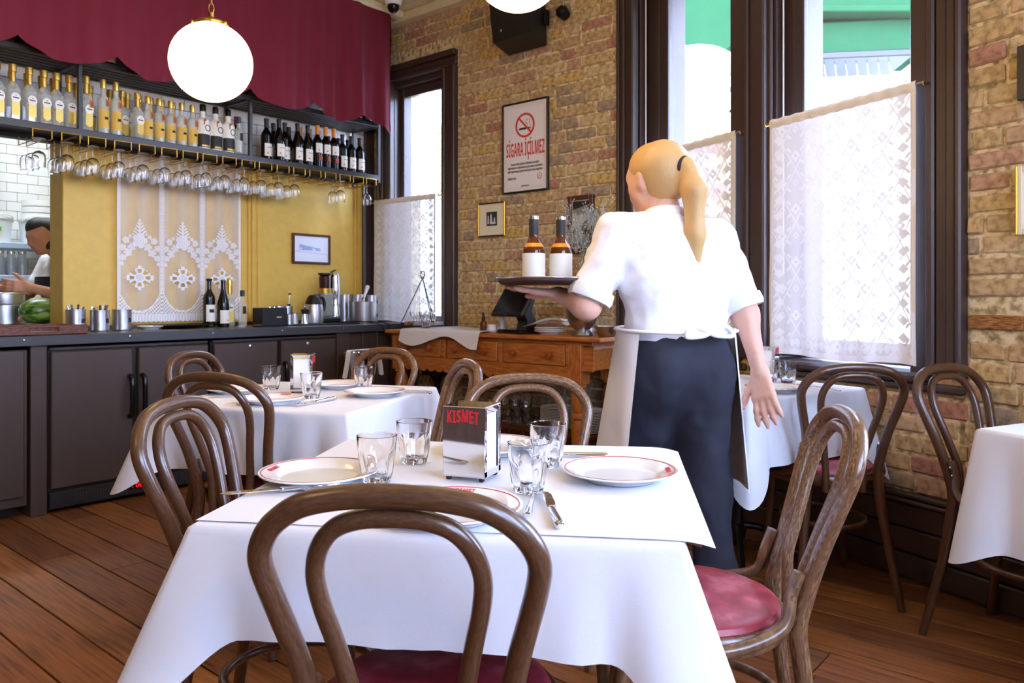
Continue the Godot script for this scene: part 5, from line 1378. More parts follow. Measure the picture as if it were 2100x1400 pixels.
	for e in [[3.52, 2.55], [3.42, 2.50], [3.05, 2.80], [3.06, 2.49], [3.09, 2.38]]:
		var sc := thing("wall_screw", "bright screw head in the brick wall at %s" % ["the left of the sign top", "the sign top", "the upper right near the spotlight", "the right above the sign corner", "the right of the sign corner"][[3.52, 3.42, 3.05, 3.06, 3.09].find(e[0])], "screw", B.call(e[0], e[1], 0.010), "screws left in the brick wall")
		part(sc, "head", sh().lathe(v2([0.006, 0.0, 0.006, 0.004, 0.0, 0.006]), 10, Transform3D(Basis(Vector3.RIGHT, PI / 2), Vector3.ZERO)), M.steel)

func build_lamps() -> void:
	var spec := [[Vector3(-1.132, 1.985, -2.90), 0.150, "lit white globe pendant on a brass chain in front of the red valance"], [Vector3(0.0186, 2.16, -2.45), 0.150, "lit white globe pendant at the top edge above the brick wall"], [Vector3(-1.3, 2.16, -0.6), 0.150, "lit white globe pendant left of the picture"], [Vector3(0.9, 2.16, 0.6), 0.150, "lit white globe pendant behind the camera"]]
	for s in spec:
		var t := thing("globe_lamp", s[2], "pendant lamp", Transform3D(Basis(), s[0]), "globe pendants")
		var r: float = s[1]
		part(t, "globe", sh().ball(Vector3.ZERO, Vector3(r, r * 0.98, r), 48, 32), glow(Color(1.0, 0.86, 0.66), 0.9))
		part(t, "gallery", sh().lathe(v2([0.060, r * 0.90, 0.062, r * 0.955, 0.052, r * 1.01, 0.022, r * 1.07, 0.010, r * 1.13, 0.010, r * 1.24, 0.0, r * 1.25]), 32), M.brass)
		for k in 3: part(t, "thumb_screw", sh().ball(Vector3(cos(k * 2.1 + 0.4) * 0.068, r * 0.93, sin(k * 2.1 + 0.4) * 0.068), Vector3.ONE * 0.007, 10, 8), M.brass)
		var y := r * 1.25
		var top: float = CEIL - s[0].y - 0.03
		var k := 0
		while y < top:
			var b := Basis(Vector3.UP, 0.5 + (PI / 2 if k % 2 else 0.0))
			var link := PackedVector3Array()
			for q in 14: link.append(Vector3(0, y + 0.016, 0) + b * Vector3(0.009 * cos(TAU * q / 14), 0.019 * sin(TAU * q / 14), 0))
			part(t, "chain_link", sh().tube(link, 0.0022, 6, true), M.brass)
			y += 0.031
			k += 1
		part(t, "ceiling_rose", sh().lathe(v2([0.0, top, 0.02, top + 0.002, 0.05, top + 0.024, 0.05, top + 0.03]), 24), M.brass)
		var l := OmniLight3D.new()
		l.name = "globe_light"
		l.light_color = Color(1.0, 0.85, 0.64); l.light_energy = 0.12; l.light_size = r * 0.9
		l.omni_range = 14.0; l.omni_attenuation = 2.0; l.shadow_enabled = true
		t.add_child(l)

# ======== pine sideboard against the brick (local x = -w, z towards the room)
func build_sideboard() -> void:
	var X := func(u: float, y: float, w: float, turn := 0.0) -> Transform3D: return bar(u, y, w, -PI / 2 + turn)
	var t := thing("pine_sideboard", "orange pine sideboard with three drawers, scalloped apron and turned legs", "sideboard", bar(3.6, 0, 0, -PI / 2))
	part(t, "top", sh().box(Vector3(-3.285, 0.862, -0.20), Vector3(1.82, 0.026, 0.46), 0.006), M.pine)
	part(t, "frame_rail", sh().box(Vector3(-3.30, 0.838, -0.015), Vector3(1.70, 0.022, 0.026), 0.003), M.pine)
	part(t, "frame_rail", sh().box(Vector3(-3.30, 0.690, -0.015), Vector3(1.70, 0.020, 0.026), 0.003), M.pine)
	part(t, "carcass", sh().box(Vector3(-3.30, 0.765, -0.22), Vector3(1.68, 0.16, 0.38), 0.002), M.pine)
	for e in [[4.066, 3.660], [3.604, 3.160], [3.118, 2.640]]:
		var c: float = -(e[0] + e[1]) / 2
		var d := part(t, "drawer", sh().box(Vector3.ZERO, Vector3(e[0] - e[1] - 0.008, 0.122, 0.03), 0.003), M.pine, Transform3D(Basis(), Vector3(c, 0.764, -0.012)))
		for s in [-1.0, 1.0]:
			part(d, "knob", sh().lathe(v2([0.010, 0, 0.010, 0.012, 0.020, 0.018, 0.023, 0.028, 0.019, 0.038, 0.0, 0.042]), 20, Transform3D(Basis(Vector3.RIGHT, PI / 2), Vector3(s * (e[0] - e[1]) * 0.29, 0.002, 0.014))), mat(col(150, 74, 34), 0.3))
		part(t, "stile", sh().box(Vector3(-e[1] + 0.020, 0.764, -0.014), Vector3(0.036, 0.13, 0.028), 0.002), M.pine)
	# scalloped apron
	var ap := [Vector2(-4.10, 0.685), Vector2(-4.10, 0.615)]
	var x := -4.09
	while x < -2.62:
		for k in 7: ap.append(Vector2(x + 0.037 - 0.037 * cos(PI * k / 6.0), 0.632 - 0.028 * sin(PI * k / 6.0)))
		x += 0.0745
	ap.append(Vector2(-2.58, 0.685))
	part(t, "apron", sh().slab(PackedVector2Array(ap), -0.02, 0.0), M.pine)
	var legp := v2([0.0, 0.0, 0.022, 0.0, 0.028, 0.03, 0.036, 0.06, 0.026, 0.085, 0.028, 0.10, 0.040, 0.20, 0.045, 0.32, 0.040, 0.375, 0.030, 0.395, 0.046, 0.405, 0.046, 0.425, 0.032, 0.435, 0.040, 0.47, 0.046, 0.52, 0.040, 0.56, 0.032, 0.575, 0.046, 0.585, 0.046, 0.60])
	for e in [[-4.10, -0.045], [-2.575, -0.045], [-4.10, -0.38], [-2.575, -0.38]]:
		var l := part(t, "leg", sh().lathe(legp, 24), M.pine_leg, Transform3D(Basis(), Vector3(e[0], 0, e[1])))
		part(l, "leg_block", sh().box(Vector3(0, 0.725, 0), Vector3(0.092, 0.25, 0.092), 0.003), M.pine_leg)
	var ep := [Vector2(0.0, 0.85), Vector2(0.0, 0.60), Vector2(-0.06, 0.66), Vector2(-0.14, 0.68), Vector2(-0.25, 0.69), Vector2(-0.34, 0.66), Vector2(-0.38, 0.60), Vector2(-0.38, 0.85)]
	part(t, "end_panel", sh().slab(PackedVector2Array(ep), -0.01, 0.01, Transform3D(Basis(Vector3.UP, -PI / 2), Vector3(-2.545, 0, -0.03))), M.pine)
	var Y := 0.876
	# white cloth with corners hanging over the front edge
	var cl := thing("side_cloth", "white cloth laid across the left of the pine sideboard", "cloth", bar(3.6, 0, 0, -PI / 2))
	var f := func(a: float, b: float) -> Vector3:
		var xx := lerpf(-4.02, -3.28, a)
		var zz := lerpf(-0.40, 0.11, b) + 0.04 * sin(a * 8.0) * b
		var over := maxf(0.0, zz - 0.026)
		var yy := Y + 0.006 + 0.012 * absf(sin(a * 7.0 + b * 3.0)) * (1.0 - b * 0.5)
		if over > 0.0:
			yy -= over * 0.9
			zz = 0.034 + over * 0.25
		return Vector3(xx, yy, zz)
	part(cl, "linen", sh().sheet(50, 40, f), M.cloth)
	# hanging tea tray with three rods, and its glasses
	var tr := thing("tea_tray", "round steel tea tray with three-rod hanger by the window", "tea tray", X.call(3.82, Y + 0.03, 4.07))
	part(tr, "tray_disc", sh().lathe(v2([0, 0, 0.15, 0.0, 0.158, 0.02, 0.154, 0.02, 0.148, 0.005, 0, 0.005]), 40), M.steel)
	for k in 3:
		var a := k * TAU / 3 + 0.3
		part(tr, "rod", sh().rod(Vector3(cos(a) * 0.15, 0.02, sin(a) * 0.15), Vector3(0, 0.335, 0), 0.0035, 6), M.iron)
	part(tr, "ring", sh().tube(PackedVector3Array(smooth([Vector3(-0.012, 0.385, 0), Vector3(-0.02, 0.365, 0), Vector3(-0.012, 0.342, 0), Vector3(0.012, 0.342, 0), Vector3(0.02, 0.365, 0), Vector3(0.012, 0.385, 0)])), 0.005, 8), M.steel)
	part(tr, "collar", sh().ball(Vector3(0, 0.335, 0), Vector3(0.014, 0.012, 0.014), 12, 8), M.gilt)
	var tg: Node3D = null
	for k in 4:
		var xf: Transform3D = X.call(3.775 + (k % 2) * 0.09, Y + 0.036, 4.12 - (k / 2) * 0.10)
		var lab: String = "small tea glass on the round tea tray, %s from the window" % ORD[k]
		if tg == null:
			tg = thing("tea_glass", lab, "glass", xf, "tea glasses on the tray")
			part(tg, "glass_wall", sh().lathe(v2([0, 0, 0.022, 0, 0.026, 0.02, 0.020, 0.045, 0.028, 0.085, 0.026, 0.085, 0.018, 0.045, 0.023, 0.02, 0, 0.004]), 20), M.tumbler)
		else: dup(tg, xf, lab)
	tumbler(X.call(3.72, Y + 0.012, 3.93), "ribbed tumbler standing beside the tea tray on the sideboard")
	var dp := thing("dropper_bottle", "small amber dropper bottle on the pine sideboard", "bottle", X.call(3.665, Y, 3.338))
	part(dp, "amber_body", sh().lathe(v2([0, 0, 0.021, 0, 0.022, 0.004, 0.022, 0.062, 0.017, 0.072, 0.010, 0.076, 0.010, 0.082, 0, 0.082]), 24), M.amber_glass)
	part(dp, "collar", sh().lathe(v2([0.012, 0.080, 0.012, 0.098, 0, 0.098]), 18), M.black)
	part(dp, "bulb", sh().lathe(v2([0.008, 0.098, 0.009, 0.115, 0.006, 0.128, 0, 0.132]), 18), M.black)
	var cp := thing("sachet_cup", "white ceramic cup behind the amber bottle", "cup", X.call(3.72, Y, 3.312))
	part(cp, "cup", sh().lathe(v2([0, 0, 0.028, 0, 0.031, 0.05, 0.029, 0.05, 0.026, 0.004, 0, 0.004]), 24), M.china)
	var sg := thing("sachet_glass", "glass of white paper sachets by the till", "glass", X.call(3.74, Y, 3.245))
	part(sg, "glass_wall", sh().lathe(v2([0, 0, 0.03, 0, 0.036, 0.075, 0.034, 0.075, 0.028, 0.005, 0, 0.005]), 24), M.tumbler)
	for k in 9: part(sg, "sachet", sh().box(Vector3.ZERO, Vector3(0.012, 0.09, 0.003), 0.001, Basis(Vector3.BACK, rng.randf_range(-0.2, 0.2))), M.napkin, Transform3D(Basis(Vector3.UP, k * 0.7), Vector3(cos(k * 0.7) * 0.016, 0.058, sin(k * 0.7) * 0.016)))
	# till screen on its stand
	var ps := thing("till_screen", "black touch screen till on a cranked stand", "till", X.call(3.76, Y, 3.10, -0.15))
	part(ps, "foot", sh().box(Vector3(0.0, 0.012, 0.02), Vector3(0.22, 0.024, 0.19), 0.010), M.black_gloss)
	part(ps, "neck", sh().slab(pv2([-0.02, 0.02, 0.06, 0.02, 0.075, 0.07, 0.03, 0.14, 0.07, 0.24, -0.01, 0.20, -0.035, 0.13, -0.005, 0.075]), -0.045, 0.045, Transform3D(Basis(Vector3.UP, PI / 2), Vector3(0.04, 0, 0.02))), M.black)
	var sc := part(ps, "screen_case", sh().box(Vector3.ZERO, Vector3(0.30, 0.22, 0.026), 0.010), M.black, Transform3D(Basis(Vector3.RIGHT, -0.62), Vector3(-0.01, 0.195, 0.055)))
	part(sc, "screen_glass", sh().box(Vector3(0, 0.006, 0.0135), Vector3(0.27, 0.175, 0.001)), M.black_gloss)
	part(sc, "maker_mark", sh().box(Vector3(0.0, -0.100, 0.0135), Vector3(0.02, 0.004, 0.001)), M.steel)
	for k in 3: plate_thing("small_plate", X.call(3.77, Y + k * 0.011, 2.885), 0.095, ["bottom", "middle", "top"][k] + " small white plate in the stack under the folded napkin", false)
	var nk := thing("folded_napkin", "folded white napkin lying on the small plates on the sideboard", "napkin", X.call(3.77, Y + 0.048, 2.885))
	var g := func(a: float, b: float) -> Vector3: return Vector3(lerpf(-0.13, 0.14, a), 0.006 + 0.016 * sin(a * 3.0) + 0.008 * sin(b * 5.0 + a * 2.0) + 0.02 * a * b, lerpf(-0.09, 0.10, b))
	part(nk, "fold", sh().sheet(20, 14, g), M.napkin)
	part(nk, "fold", sh().sheet(20, 14, func(a, b): return g.call(a, b) * Vector3(0.8, 1, 0.7) + Vector3(0.0, 0.012 + 0.01 * a, -0.01)), M.napkin)
	# pewter ice bucket and the flowers behind
	var ub := thing("pewter_bucket", "tall pewter wine bucket on a foot at the right of the sideboard", "wine bucket", X.call(3.74, Y, 2.62))
	part(ub, "foot", sh().lathe(v2([0, 0, 0.064, 0, 0.068, 0.004, 0.060, 0.018, 0.044, 0.032, 0.042, 0.038]), 36), M.pewter)
	part(ub, "bowl", sh().lathe(v2([0.042, 0.036, 0.072, 0.060, 0.092, 0.11, 0.098, 0.18, 0.101, 0.255, 0.108, 0.262, 0.106, 0.268, 0.098, 0.262, 0.094, 0.18, 0.086, 0.11, 0.06, 0.062, 0, 0.05]), 44), M.pewter)
	var vs := thing("flower_vase", "slim glass vase of dried flowers behind the pewter bucket", "vase", X.call(3.92, Y, 2.705))
	part(vs, "vase_glass", sh().lathe(v2([0, 0, 0.04, 0, 0.042, 0.01, 0.034, 0.12, 0.026, 0.22, 0.022, 0.36, 0.028, 0.42, 0.026, 0.42, 0.02, 0.36, 0.022, 0.22, 0.0, 0.02]), 24), glass(col(226, 232, 240), 0.2, 0.05))
	var stem := mat(col(120, 124, 96), 0.9)
	var bud := mat(col(196, 202, 196), 0.9)
	for k in 16:
		var a := rng.randf_range(0.0, TAU)
		var sp := rng.randf_range(0.04, 0.16)
		var top := Vector3(cos(a) * sp * 1.1, rng.randf_range(0.55, 0.82), sin(a) * sp * 0.6 + 0.02)
		var s := sh()
		s.tube(smooth([Vector3(0, 0.05, 0), Vector3(cos(a) * 0.012, 0.40, sin(a) * 0.012), top * Vector3(0.6, 0.9, 0.6), top], 4), 0.0014, 5)
		var br := part(vs, "stem", s, stem)
		var q := sh()
		for j in 22:
			var p := top + Vector3(rng.randf_range(-0.05, 0.05), rng.randf_range(-0.14, 0.02), rng.randf_range(-0.035, 0.035))
			q.rod(p, top * Vector3(0.85, 1, 0.85) + Vector3(0, rng.randf_range(-0.16, -0.02), 0), 0.0007, 3)
			q.ball(p, Vector3.ONE * rng.randf_range(0.003, 0.0055), 5, 4)
		tag(part(br, "blossom", q, bud), "", "", "", "stuff")
	var sb := thing("steel_bowl", "low steel bowl behind the waitress on the sideboard", "bowl", X.call(3.74, Y, 2.44))
	part(sb, "bowl", sh().lathe(v2([0, 0, 0.05, 0, 0.07, 0.03, 0.078, 0.06, 0.074, 0.06, 0.066, 0.03, 0, 0.006]), 32), M.pewter)
	# under the sideboard: low shelf with tumblers and plates
	var sf := thing("low_crate", "low dark wooden shelf under the sideboard", "crate", X.call(3.83, 0, 3.02))
	part(sf, "board", sh().box(Vector3(0, 0.285, 0), Vector3(1.0, 0.02, 0.32), 0.003), M.mahogany)
	for s in [-1.0, 1.0]: part(sf, "side", sh().box(Vector3(s * 0.48, 0.137, 0), Vector3(0.025, 0.274, 0.30), 0.003), M.mahogany)
	var n := 0
	for r in 3:
		for k in 4:
			tumbler(X.call(3.76 + r * 0.085, 0.296, 3.30 - k * 0.085), "ribbed tumbler on the low shelf under the sideboard, %s of the lower layer" % ORD[n])
			n += 1
	n = 0
	for k in 3:
		tumbler(X.call(3.80, 0.388, 3.27 - k * 0.09), "ribbed tumbler on the low shelf, %s of the stacked upper layer" % ORD[n])
		n += 1
	for s in 2:
		for k in 14: plate_thing("dinner_plate_stacked", X.call(3.82, 0.296 + k * 0.0095, 2.86 - s * 0.235), 0.108, "white plate in the %s stack under the sideboard, %s from the bottom" % [["left", "right"][s], ORD[k]], false, 0.010)
	var cn := thing("cream_candle", "thick cream candle on the low shelf left of the tumblers", "candle", X.call(3.86, 0.296, 3.42))
	part(cn, "wax", sh().lathe(v2([0, 0, 0.035, 0, 0.036, 0.11, 0.032, 0.116, 0, 0.112]), 24), mat(col(226, 208, 150), 0.6))
	part(cn, "wick", sh().rod(Vector3(0, 0.11, 0), Vector3(0.001, 0.125, 0), 0.0012, 5), M.ink)
	var bn := thing("steel_bin", "polished steel wine cooler with a white towel behind the far table", "wine cooler", bar(3.28, 0, 4.10))
	part(bn, "pail", sh().lathe(v2([0, 0.42, 0.085, 0.42, 0.10, 0.60, 0.112, 0.74, 0.108, 0.74, 0.095, 0.60, 0, 0.44]), 40), M.chrome)
	part(bn, "stand_pole", sh().rod(Vector3(0, 0.02, 0), Vector3(0, 0.42, 0), 0.012), M.iron)
	part(bn, "stand_foot", sh().lathe(v2([0, 0, 0.13, 0.0, 0.13, 0.012, 0.02, 0.03, 0, 0.03]), 32), M.iron)
	var tw := thing("white_towel", "white towel draped over the steel wine cooler", "towel", bar(3.28, 0, 4.10))
	var h := func(a: float, b: float) -> Vector3:
		var arc := lerpf(-0.30, 0.30, a)
		var side := clampf(arc, -0.122, 0.122)
		var dn := absf(arc) - absf(side)
		return Vector3(side + signf(arc) * dn * 0.18, 0.752 - dn + 0.004 * sin(b * 9.0), 0.03 + 0.05 * (b - 0.5) + 0.006 * sin(a * 9.0))
	part(tw, "towel_cloth", sh().sheet(36, 8, h), M.napkin)
	var st := thing("black_stool", "black turned stool standing beside the left leg of the sideboard", "stool", X.call(3.80, 0, 3.90))
	part(st, "seat", sh().lathe(v2([0, 0.56, 0.10, 0.56, 0.11, 0.575, 0.11, 0.60, 0.0, 0.605]), 28), M.black_gloss)
	part(st, "column", sh().lathe(v2([0.02, 0.03, 0.022, 0.3, 0.03, 0.36, 0.02, 0.40, 0.022, 0.50, 0.05, 0.555]), 20), M.iron)
	part(st, "base", sh().lathe(v2([0, 0, 0.13, 0, 0.13, 0.012, 0.03, 0.04, 0, 0.04]), 28), M.iron)
	part(st, "cap", sh().ball(Vector3(-0.02, 0.63, 0.04), Vector3(0.02, 0.03, 0.02), 12, 8), M.chrome)

# ======== tableware
func tumbler(xf: Transform3D, label: String) -> Node3D:
	if protos.has("tumbler"): return dup(protos.tumbler, xf, label)
	var t := thing("tumbler", label, "glass", xf, "ribbed tumblers")
	protos.tumbler = t
	var s := sh().lathe(v2([0, 0.0, 0.0255, 0.0, 0.0275, 0.002, 0.0285, 0.014, 0.0300, 0.030, 0.0325, 0.045, 0.0350, 0.056, 0.0362, 0.060, 0.0372, 0.066, 0.0392, 0.088, 0.0392, 0.090, 0.0376, 0.0905, 0.0368, 0.088, 0.0345, 0.066, 0.0318, 0.050, 0.0270, 0.026, 0.0240, 0.013, 0.0, 0.011]), 72, Transform3D(), 9, 0.12, 0.001, 0.0605)
	part(t, "glass_wall", s, M.tumbler)
	return t

func plate_thing(called: String, xf: Transform3D, r: float, label: String, printed: bool, tall := 0.021) -> Node3D:
	var key := "%s%.3f%s%.3f" % [called, r, printed, tall]
	if protos.has(key): return dup(protos[key], xf, label)
	var t := thing(called, label, "plate", xf, called.replace("_", " ") + "s")
	protos[key] = t
	var k := tall / 0.021
	part(t, "dish", sh().lathe(v2([0, 0.003 * k, r * 0.56, 0.003 * k, r * 0.58, 0.0, r * 0.61, 0.0, r * 0.64, 0.004 * k, r * 0.80, 0.0115 * k, r * 0.985, 0.0175 * k, r, 0.0190 * k, r * 0.995, 0.0215 * k, r * 0.97, 0.0212 * k, r * 0.72, 0.0130 * k, r * 0.66, 0.0082 * k, r * 0.60, 0.0066 * k, 0, 0.0064 * k]), 56), M.china)
	if printed:
		part(t, "red_rim_line", sh().lathe(v2([r * 0.955, 0.0211 * k, r * 0.955, 0.0216 * k, r * 0.94, 0.0212 * k, r * 0.94, 0.0205 * k]), 56), M.red_line)
		text(t, "rim_lettering", "KISMET", 0.0125, M.red_print, Transform3D(Basis(Vector3.RIGHT, -PI / 2 + 0.3), Vector3(0, 0.0188, -r * 0.83)), 0.9, "Droid Sans", true, 0.0006)
	return t

func fork(xf: Transform3D, label: String) -> Node3D:
	if protos.has("fork"): return dup(protos.fork, xf, label)
	var t := thing("fork", label, "fork", xf, "table forks")
	protos.fork = t
	# points along -z, handle towards +z
	for k in 4:
		var x := -0.0099 + k * 0.0066
		part(t, "tine", sh().tube(smooth([Vector3(x, 0.006, -0.046), Vector3(x, 0.004, -0.060), Vector3(x, 0.007, -0.080), Vector3(x * 0.95, 0.012, -0.098)], 4), [0.0020, 0.0020, 0.0019, 0.0019, 0.0019, 0.0018, 0.0018, 0.0017, 0.0016, 0.0015, 0.0013, 0.0011, 0.0007], 8), M.chrome)
	part(t, "root", sh().box(Vector3(0, 0.0065, -0.042), Vector3(0.024, 0.0028, 0.014), 0.0012, Basis(Vector3.RIGHT, 0.1)), M.chrome)
	part(t, "handle", sh().tube(smooth([Vector3(0, 0.0065, -0.040), Vector3(0, 0.010, -0.02), Vector3(0, 0.009, 0.02), Vector3(0, 0.005, 0.07), Vector3(0, 0.004, 0.095)], 4), [0.0060, 0.0045, 0.0036, 0.0032, 0.0030, 0.0030, 0.0032, 0.0036, 0.0042, 0.0050, 0.0058, 0.0066, 0.0074, 0.0080, 0.0080, 0.0074, 0.005], 10, false, 0.4), M.chrome)
	return t

func knife(xf: Transform3D, label: String) -> Node3D:
	if protos.has("knife"): return dup(protos.knife, xf, label)
	var t := thing("table_knife", label, "knife", xf, "table knives")
	protos.knife = t
	part(t, "blade", sh().slab(pv2([-0.006, 0.0, 0.007, 0.0, 0.010, 0.03, 0.010, 0.085, 0.006, 0.10, 0.0, 0.104, -0.006, 0.10, -0.008, 0.085]), -0.0008, 0.0008, Transform3D(Basis(Vector3.RIGHT, -PI / 2), Vector3(0, 0.0062, 0.0))), M.chrome)
	part(t, "bolster", sh().ball(Vector3(0, 0.006, 0.003), Vector3(0.007, 0.0055, 0.006), 14, 10), M.chrome)
	part(t, "handle", sh().tube(PackedVector3Array([Vector3(0, 0.0062, 0.006), Vector3(0, 0.0064, 0.05), Vector3(0, 0.0068, 0.095), Vector3(0, 0.0068, 0.103), Vector3(0, 0.0066, 0.107)]), [0.0062, 0.0076, 0.0086, 0.0080, 0.004], 14, false, 0.75), M.chrome)
	return t

func napkin_holder(xf: Transform3D, label: String, scale := 1.0) -> Node3D:
	if protos.has("holder"): return dup(protos.holder, xf, label)
	var t := thing("napkin_holder", label, "napkin holder", xf, "napkin holders")
	protos.holder = t
	var w := 0.090
	var d := 0.082
	var h := 0.135
	var y0 := 0.009
	for s in [-1.0, 1.0]:
		part(t, "side_plate", sh().box(Vector3(0, y0 + h / 2, s * (d / 2 - 0.001)), Vector3(w, h, 0.002), 0.0009), M.chrome)
		part(t, "folded_edge", sh().box(Vector3(w / 2 - 0.001, y0 + h / 2, s * (d / 2 - 0.006)), Vector3(0.002, h, 0.012), 0.0008), M.chrome)
		part(t, "folded_edge", sh().box(Vector3(-w / 2 + 0.001, y0 + h / 2, s * (d / 2 - 0.006)), Vector3(0.002, h, 0.012), 0.0008), M.chrome)
	part(t, "top_plate", sh().box(Vector3(0, y0 + h, 0), Vector3(w + 0.001, 0.003, d + 0.001), 0.0014), M.chrome)
	part(t, "bottom_plate", sh().box(Vector3(0, y0, 0), Vector3(w, 0.003, d), 0.001), M.chrome)
	for s in [-1.0, 1.0]:
		part(t, "top_lip", sh().slab(pv2([-0.036, 0.0, 0.036, 0.0, 0.026, -0.014, -0.026, -0.014]), -0.001, 0.001, Transform3D(Basis(Vector3.UP, s * PI / 2), Vector3(s * (w / 2 + 0.001), y0 + h, 0)) * Transform3D(Basis(Vector3.RIGHT, 0.25), Vector3.ZERO)), M.chrome)
		part(t, "bottom_lip", sh().box(Vector3(s * (w / 2 - 0.001), y0 + 0.006, 0), Vector3(0.002, 0.012, d), 0.0008), M.chrome)
	var np := sh()
	for k in 12: np.box(Vector3(-0.036 + k * 0.0066, y0 + 0.064 + 0.002 * sin(k * 2.0), 0), Vector3(0.0055, 0.120 + 0.003 * sin(k * 3.0), d - 0.016), 0.002)
	tag(part(t, "napkins", np, M.napkin), "white paper napkins", "", "", "stuff")
	for s in [[-1, -1], [1, -1], [1, 1], [-1, 1]]: part(t, "rubber_foot", sh().box(Vector3(s[0] * (w / 2 - 0.010), 0.0045, s[1] * (d / 2 - 0.008)), Vector3(0.010, 0.009, 0.010), 0.002), M.rubber)
	for s in [1.0, -1.0]:
		var face := Transform3D(Basis(Vector3.UP, 0.0 if s > 0 else PI), Vector3(0, 0, s * (d / 2 + 0.0006)))
		var letters := "KISMET"
		var xs := [-0.0315, -0.0205, -0.0105, 0.0025, 0.0160, 0.0272]
		var drop := [0.0, 0.0, 0.001, 0.0025, 0.0, -0.001]
		for k in 6: text(t, "red_letter", letters[k], 0.034, M.red_print, face * Transform3D(Basis(Vector3.BACK, 0.03 * sin(k * 2.0)), Vector3(xs[k], y0 + h - 0.0195 + drop[k], 0.0)), [0.54, 0.62, 0.60, 0.52, 0.60, 0.60][k], "Droid Sans", true, 0.0008)
	return t

# ======== chairs
func make_chair(wood: Material, pole: Material, label: String, xf: Transform3D) -> Node3D:
	var t := thing("bentwood_chair", label, "chair", xf, "bentwood chairs with red seats")
	var zb := func(y: float) -> float: return -0.20 - 0.12 * pow(clampf((y - 0.46) / 0.40, 0.0, 1.0), 1.2)
	var half := [[0.0, 0.860], [0.06, 0.857], [0.114, 0.845], [0.15, 0.822], [0.170, 0.796], [0.178, 0.769], [0.174, 0.735], [0.163, 0.69], [0.150, 0.64], [0.14, 0.59], [0.13, 0.52], [0.128, 0.46]]
	var pts := []
	var legs := [[0.132, 0.38, -0.208], [0.145, 0.26, -0.222], [0.162, 0.13, -0.246], [0.180, 0.0, -0.272]]
	for k in range(3, -1, -1): pts.append(Vector3(-legs[k][0], legs[k][1], legs[k][2]))
	for k in range(11, 0, -1): pts.append(Vector3(-half[k][0], half[k][1], zb.call(half[k][1])))
	for k in 12: pts.append(Vector3(half[k][0], half[k][1], zb.call(half[k][1])))
	for k in 4: pts.append(Vector3(legs[k][0], legs[k][1], legs[k][2]))
	var path := smooth(pts, 5)
	var rad := []
	for p in path: rad.append(0.0155 + 0.0022 * exp(-pow((p.y - 0.42) / 0.14, 2.0)) - 0.002 * clampf(1.0 - p.y / 0.3, 0.0, 1.0))
	part(t, "back_hoop", sh().tube(path, rad, 14), pole)
	var ih := [[0.0, 0.8315], [0.04, 0.829], [0.074, 0.816], [0.097, 0.788], [0.107, 0.750], [0.103, 0.705], [0.092, 0.655], [0.081, 0.60], [0.071, 0.54], [0.066, 0.47], [0.066, 0.405]]
	pts = []
	for k in range(10, 0, -1): pts.append(Vector3(-ih[k][0], ih[k][1], zb.call(ih[k][1] + 0.01) - (0.016 if ih[k][1] < 0.5 else 0.0)))
	for k in 11: pts.append(Vector3(ih[k][0], ih[k][1], zb.call(ih[k][1] + 0.01) - (0.016 if ih[k][1] < 0.5 else 0.0)))
	part(t, "inner_hoop", sh().tube(smooth(pts, 5), 0.0125, 12), pole)
	var egg := Transform3D(Basis.from_scale(Vector3(0.98, 1.0, 1.0)), Vector3(0, 0, 0.0))
	part(t, "seat_ring", sh().lathe(v2([0.150, 0.418, 0.196, 0.416, 0.203, 0.422, 0.206, 0.436, 0.203, 0.452, 0.197, 0.458, 0.150, 0.458]), 44, egg), wood)
	part(t, "seat_pad", sh().lathe(v2([0.0, 0.452, 0.186, 0.452, 0.190, 0.460, 0.186, 0.470, 0.170, 0.477, 0.10, 0.482, 0.0, 0.484]), 44, egg), M.leather)
	for s in [-1.0, 1.0]:
		part(t, "leg", sh().tube(PackedVector3Array([Vector3(s * 0.135, 0.43, 0.125), Vector3(s * 0.142, 0.30, 0.142), Vector3(s * 0.152, 0.14, 0.160), Vector3(s * 0.162, 0.0, 0.176)]), [0.0175, 0.0165, 0.015, 0.0125], 12), wood)
		var b := part(t, "hip_brace", sh().tube(smooth([Vector3(s * 0.139, 0.575, zb.call(0.575) + 0.026), Vector3(s * 0.141, 0.53, zb.call(0.53) + 0.030), Vector3(s * 0.158, 0.475, -0.168), Vector3(s * 0.187, 0.448, -0.10), Vector3(s * 0.204, 0.438, -0.03), Vector3(s * 0.206, 0.437, 0.02)], 5), 0.0125, 10), wood)
		for y in [0.555, 0.530]: part(b, "bolt", sh().lathe(v2([0.005, 0, 0.005, 0.003, 0.0, 0.004]), 8, Transform3D(Basis(Vector3.BACK, -s * PI / 2), Vector3(s * 0.1515, y, zb.call(y) + 0.028))), M.steel)
	part(t, "leg_ring", sh().tube(ring(Vector3(0, 0.27, -0.018), 0.146, 0.168, 40), 0.0105, 10, true), wood)
	return t

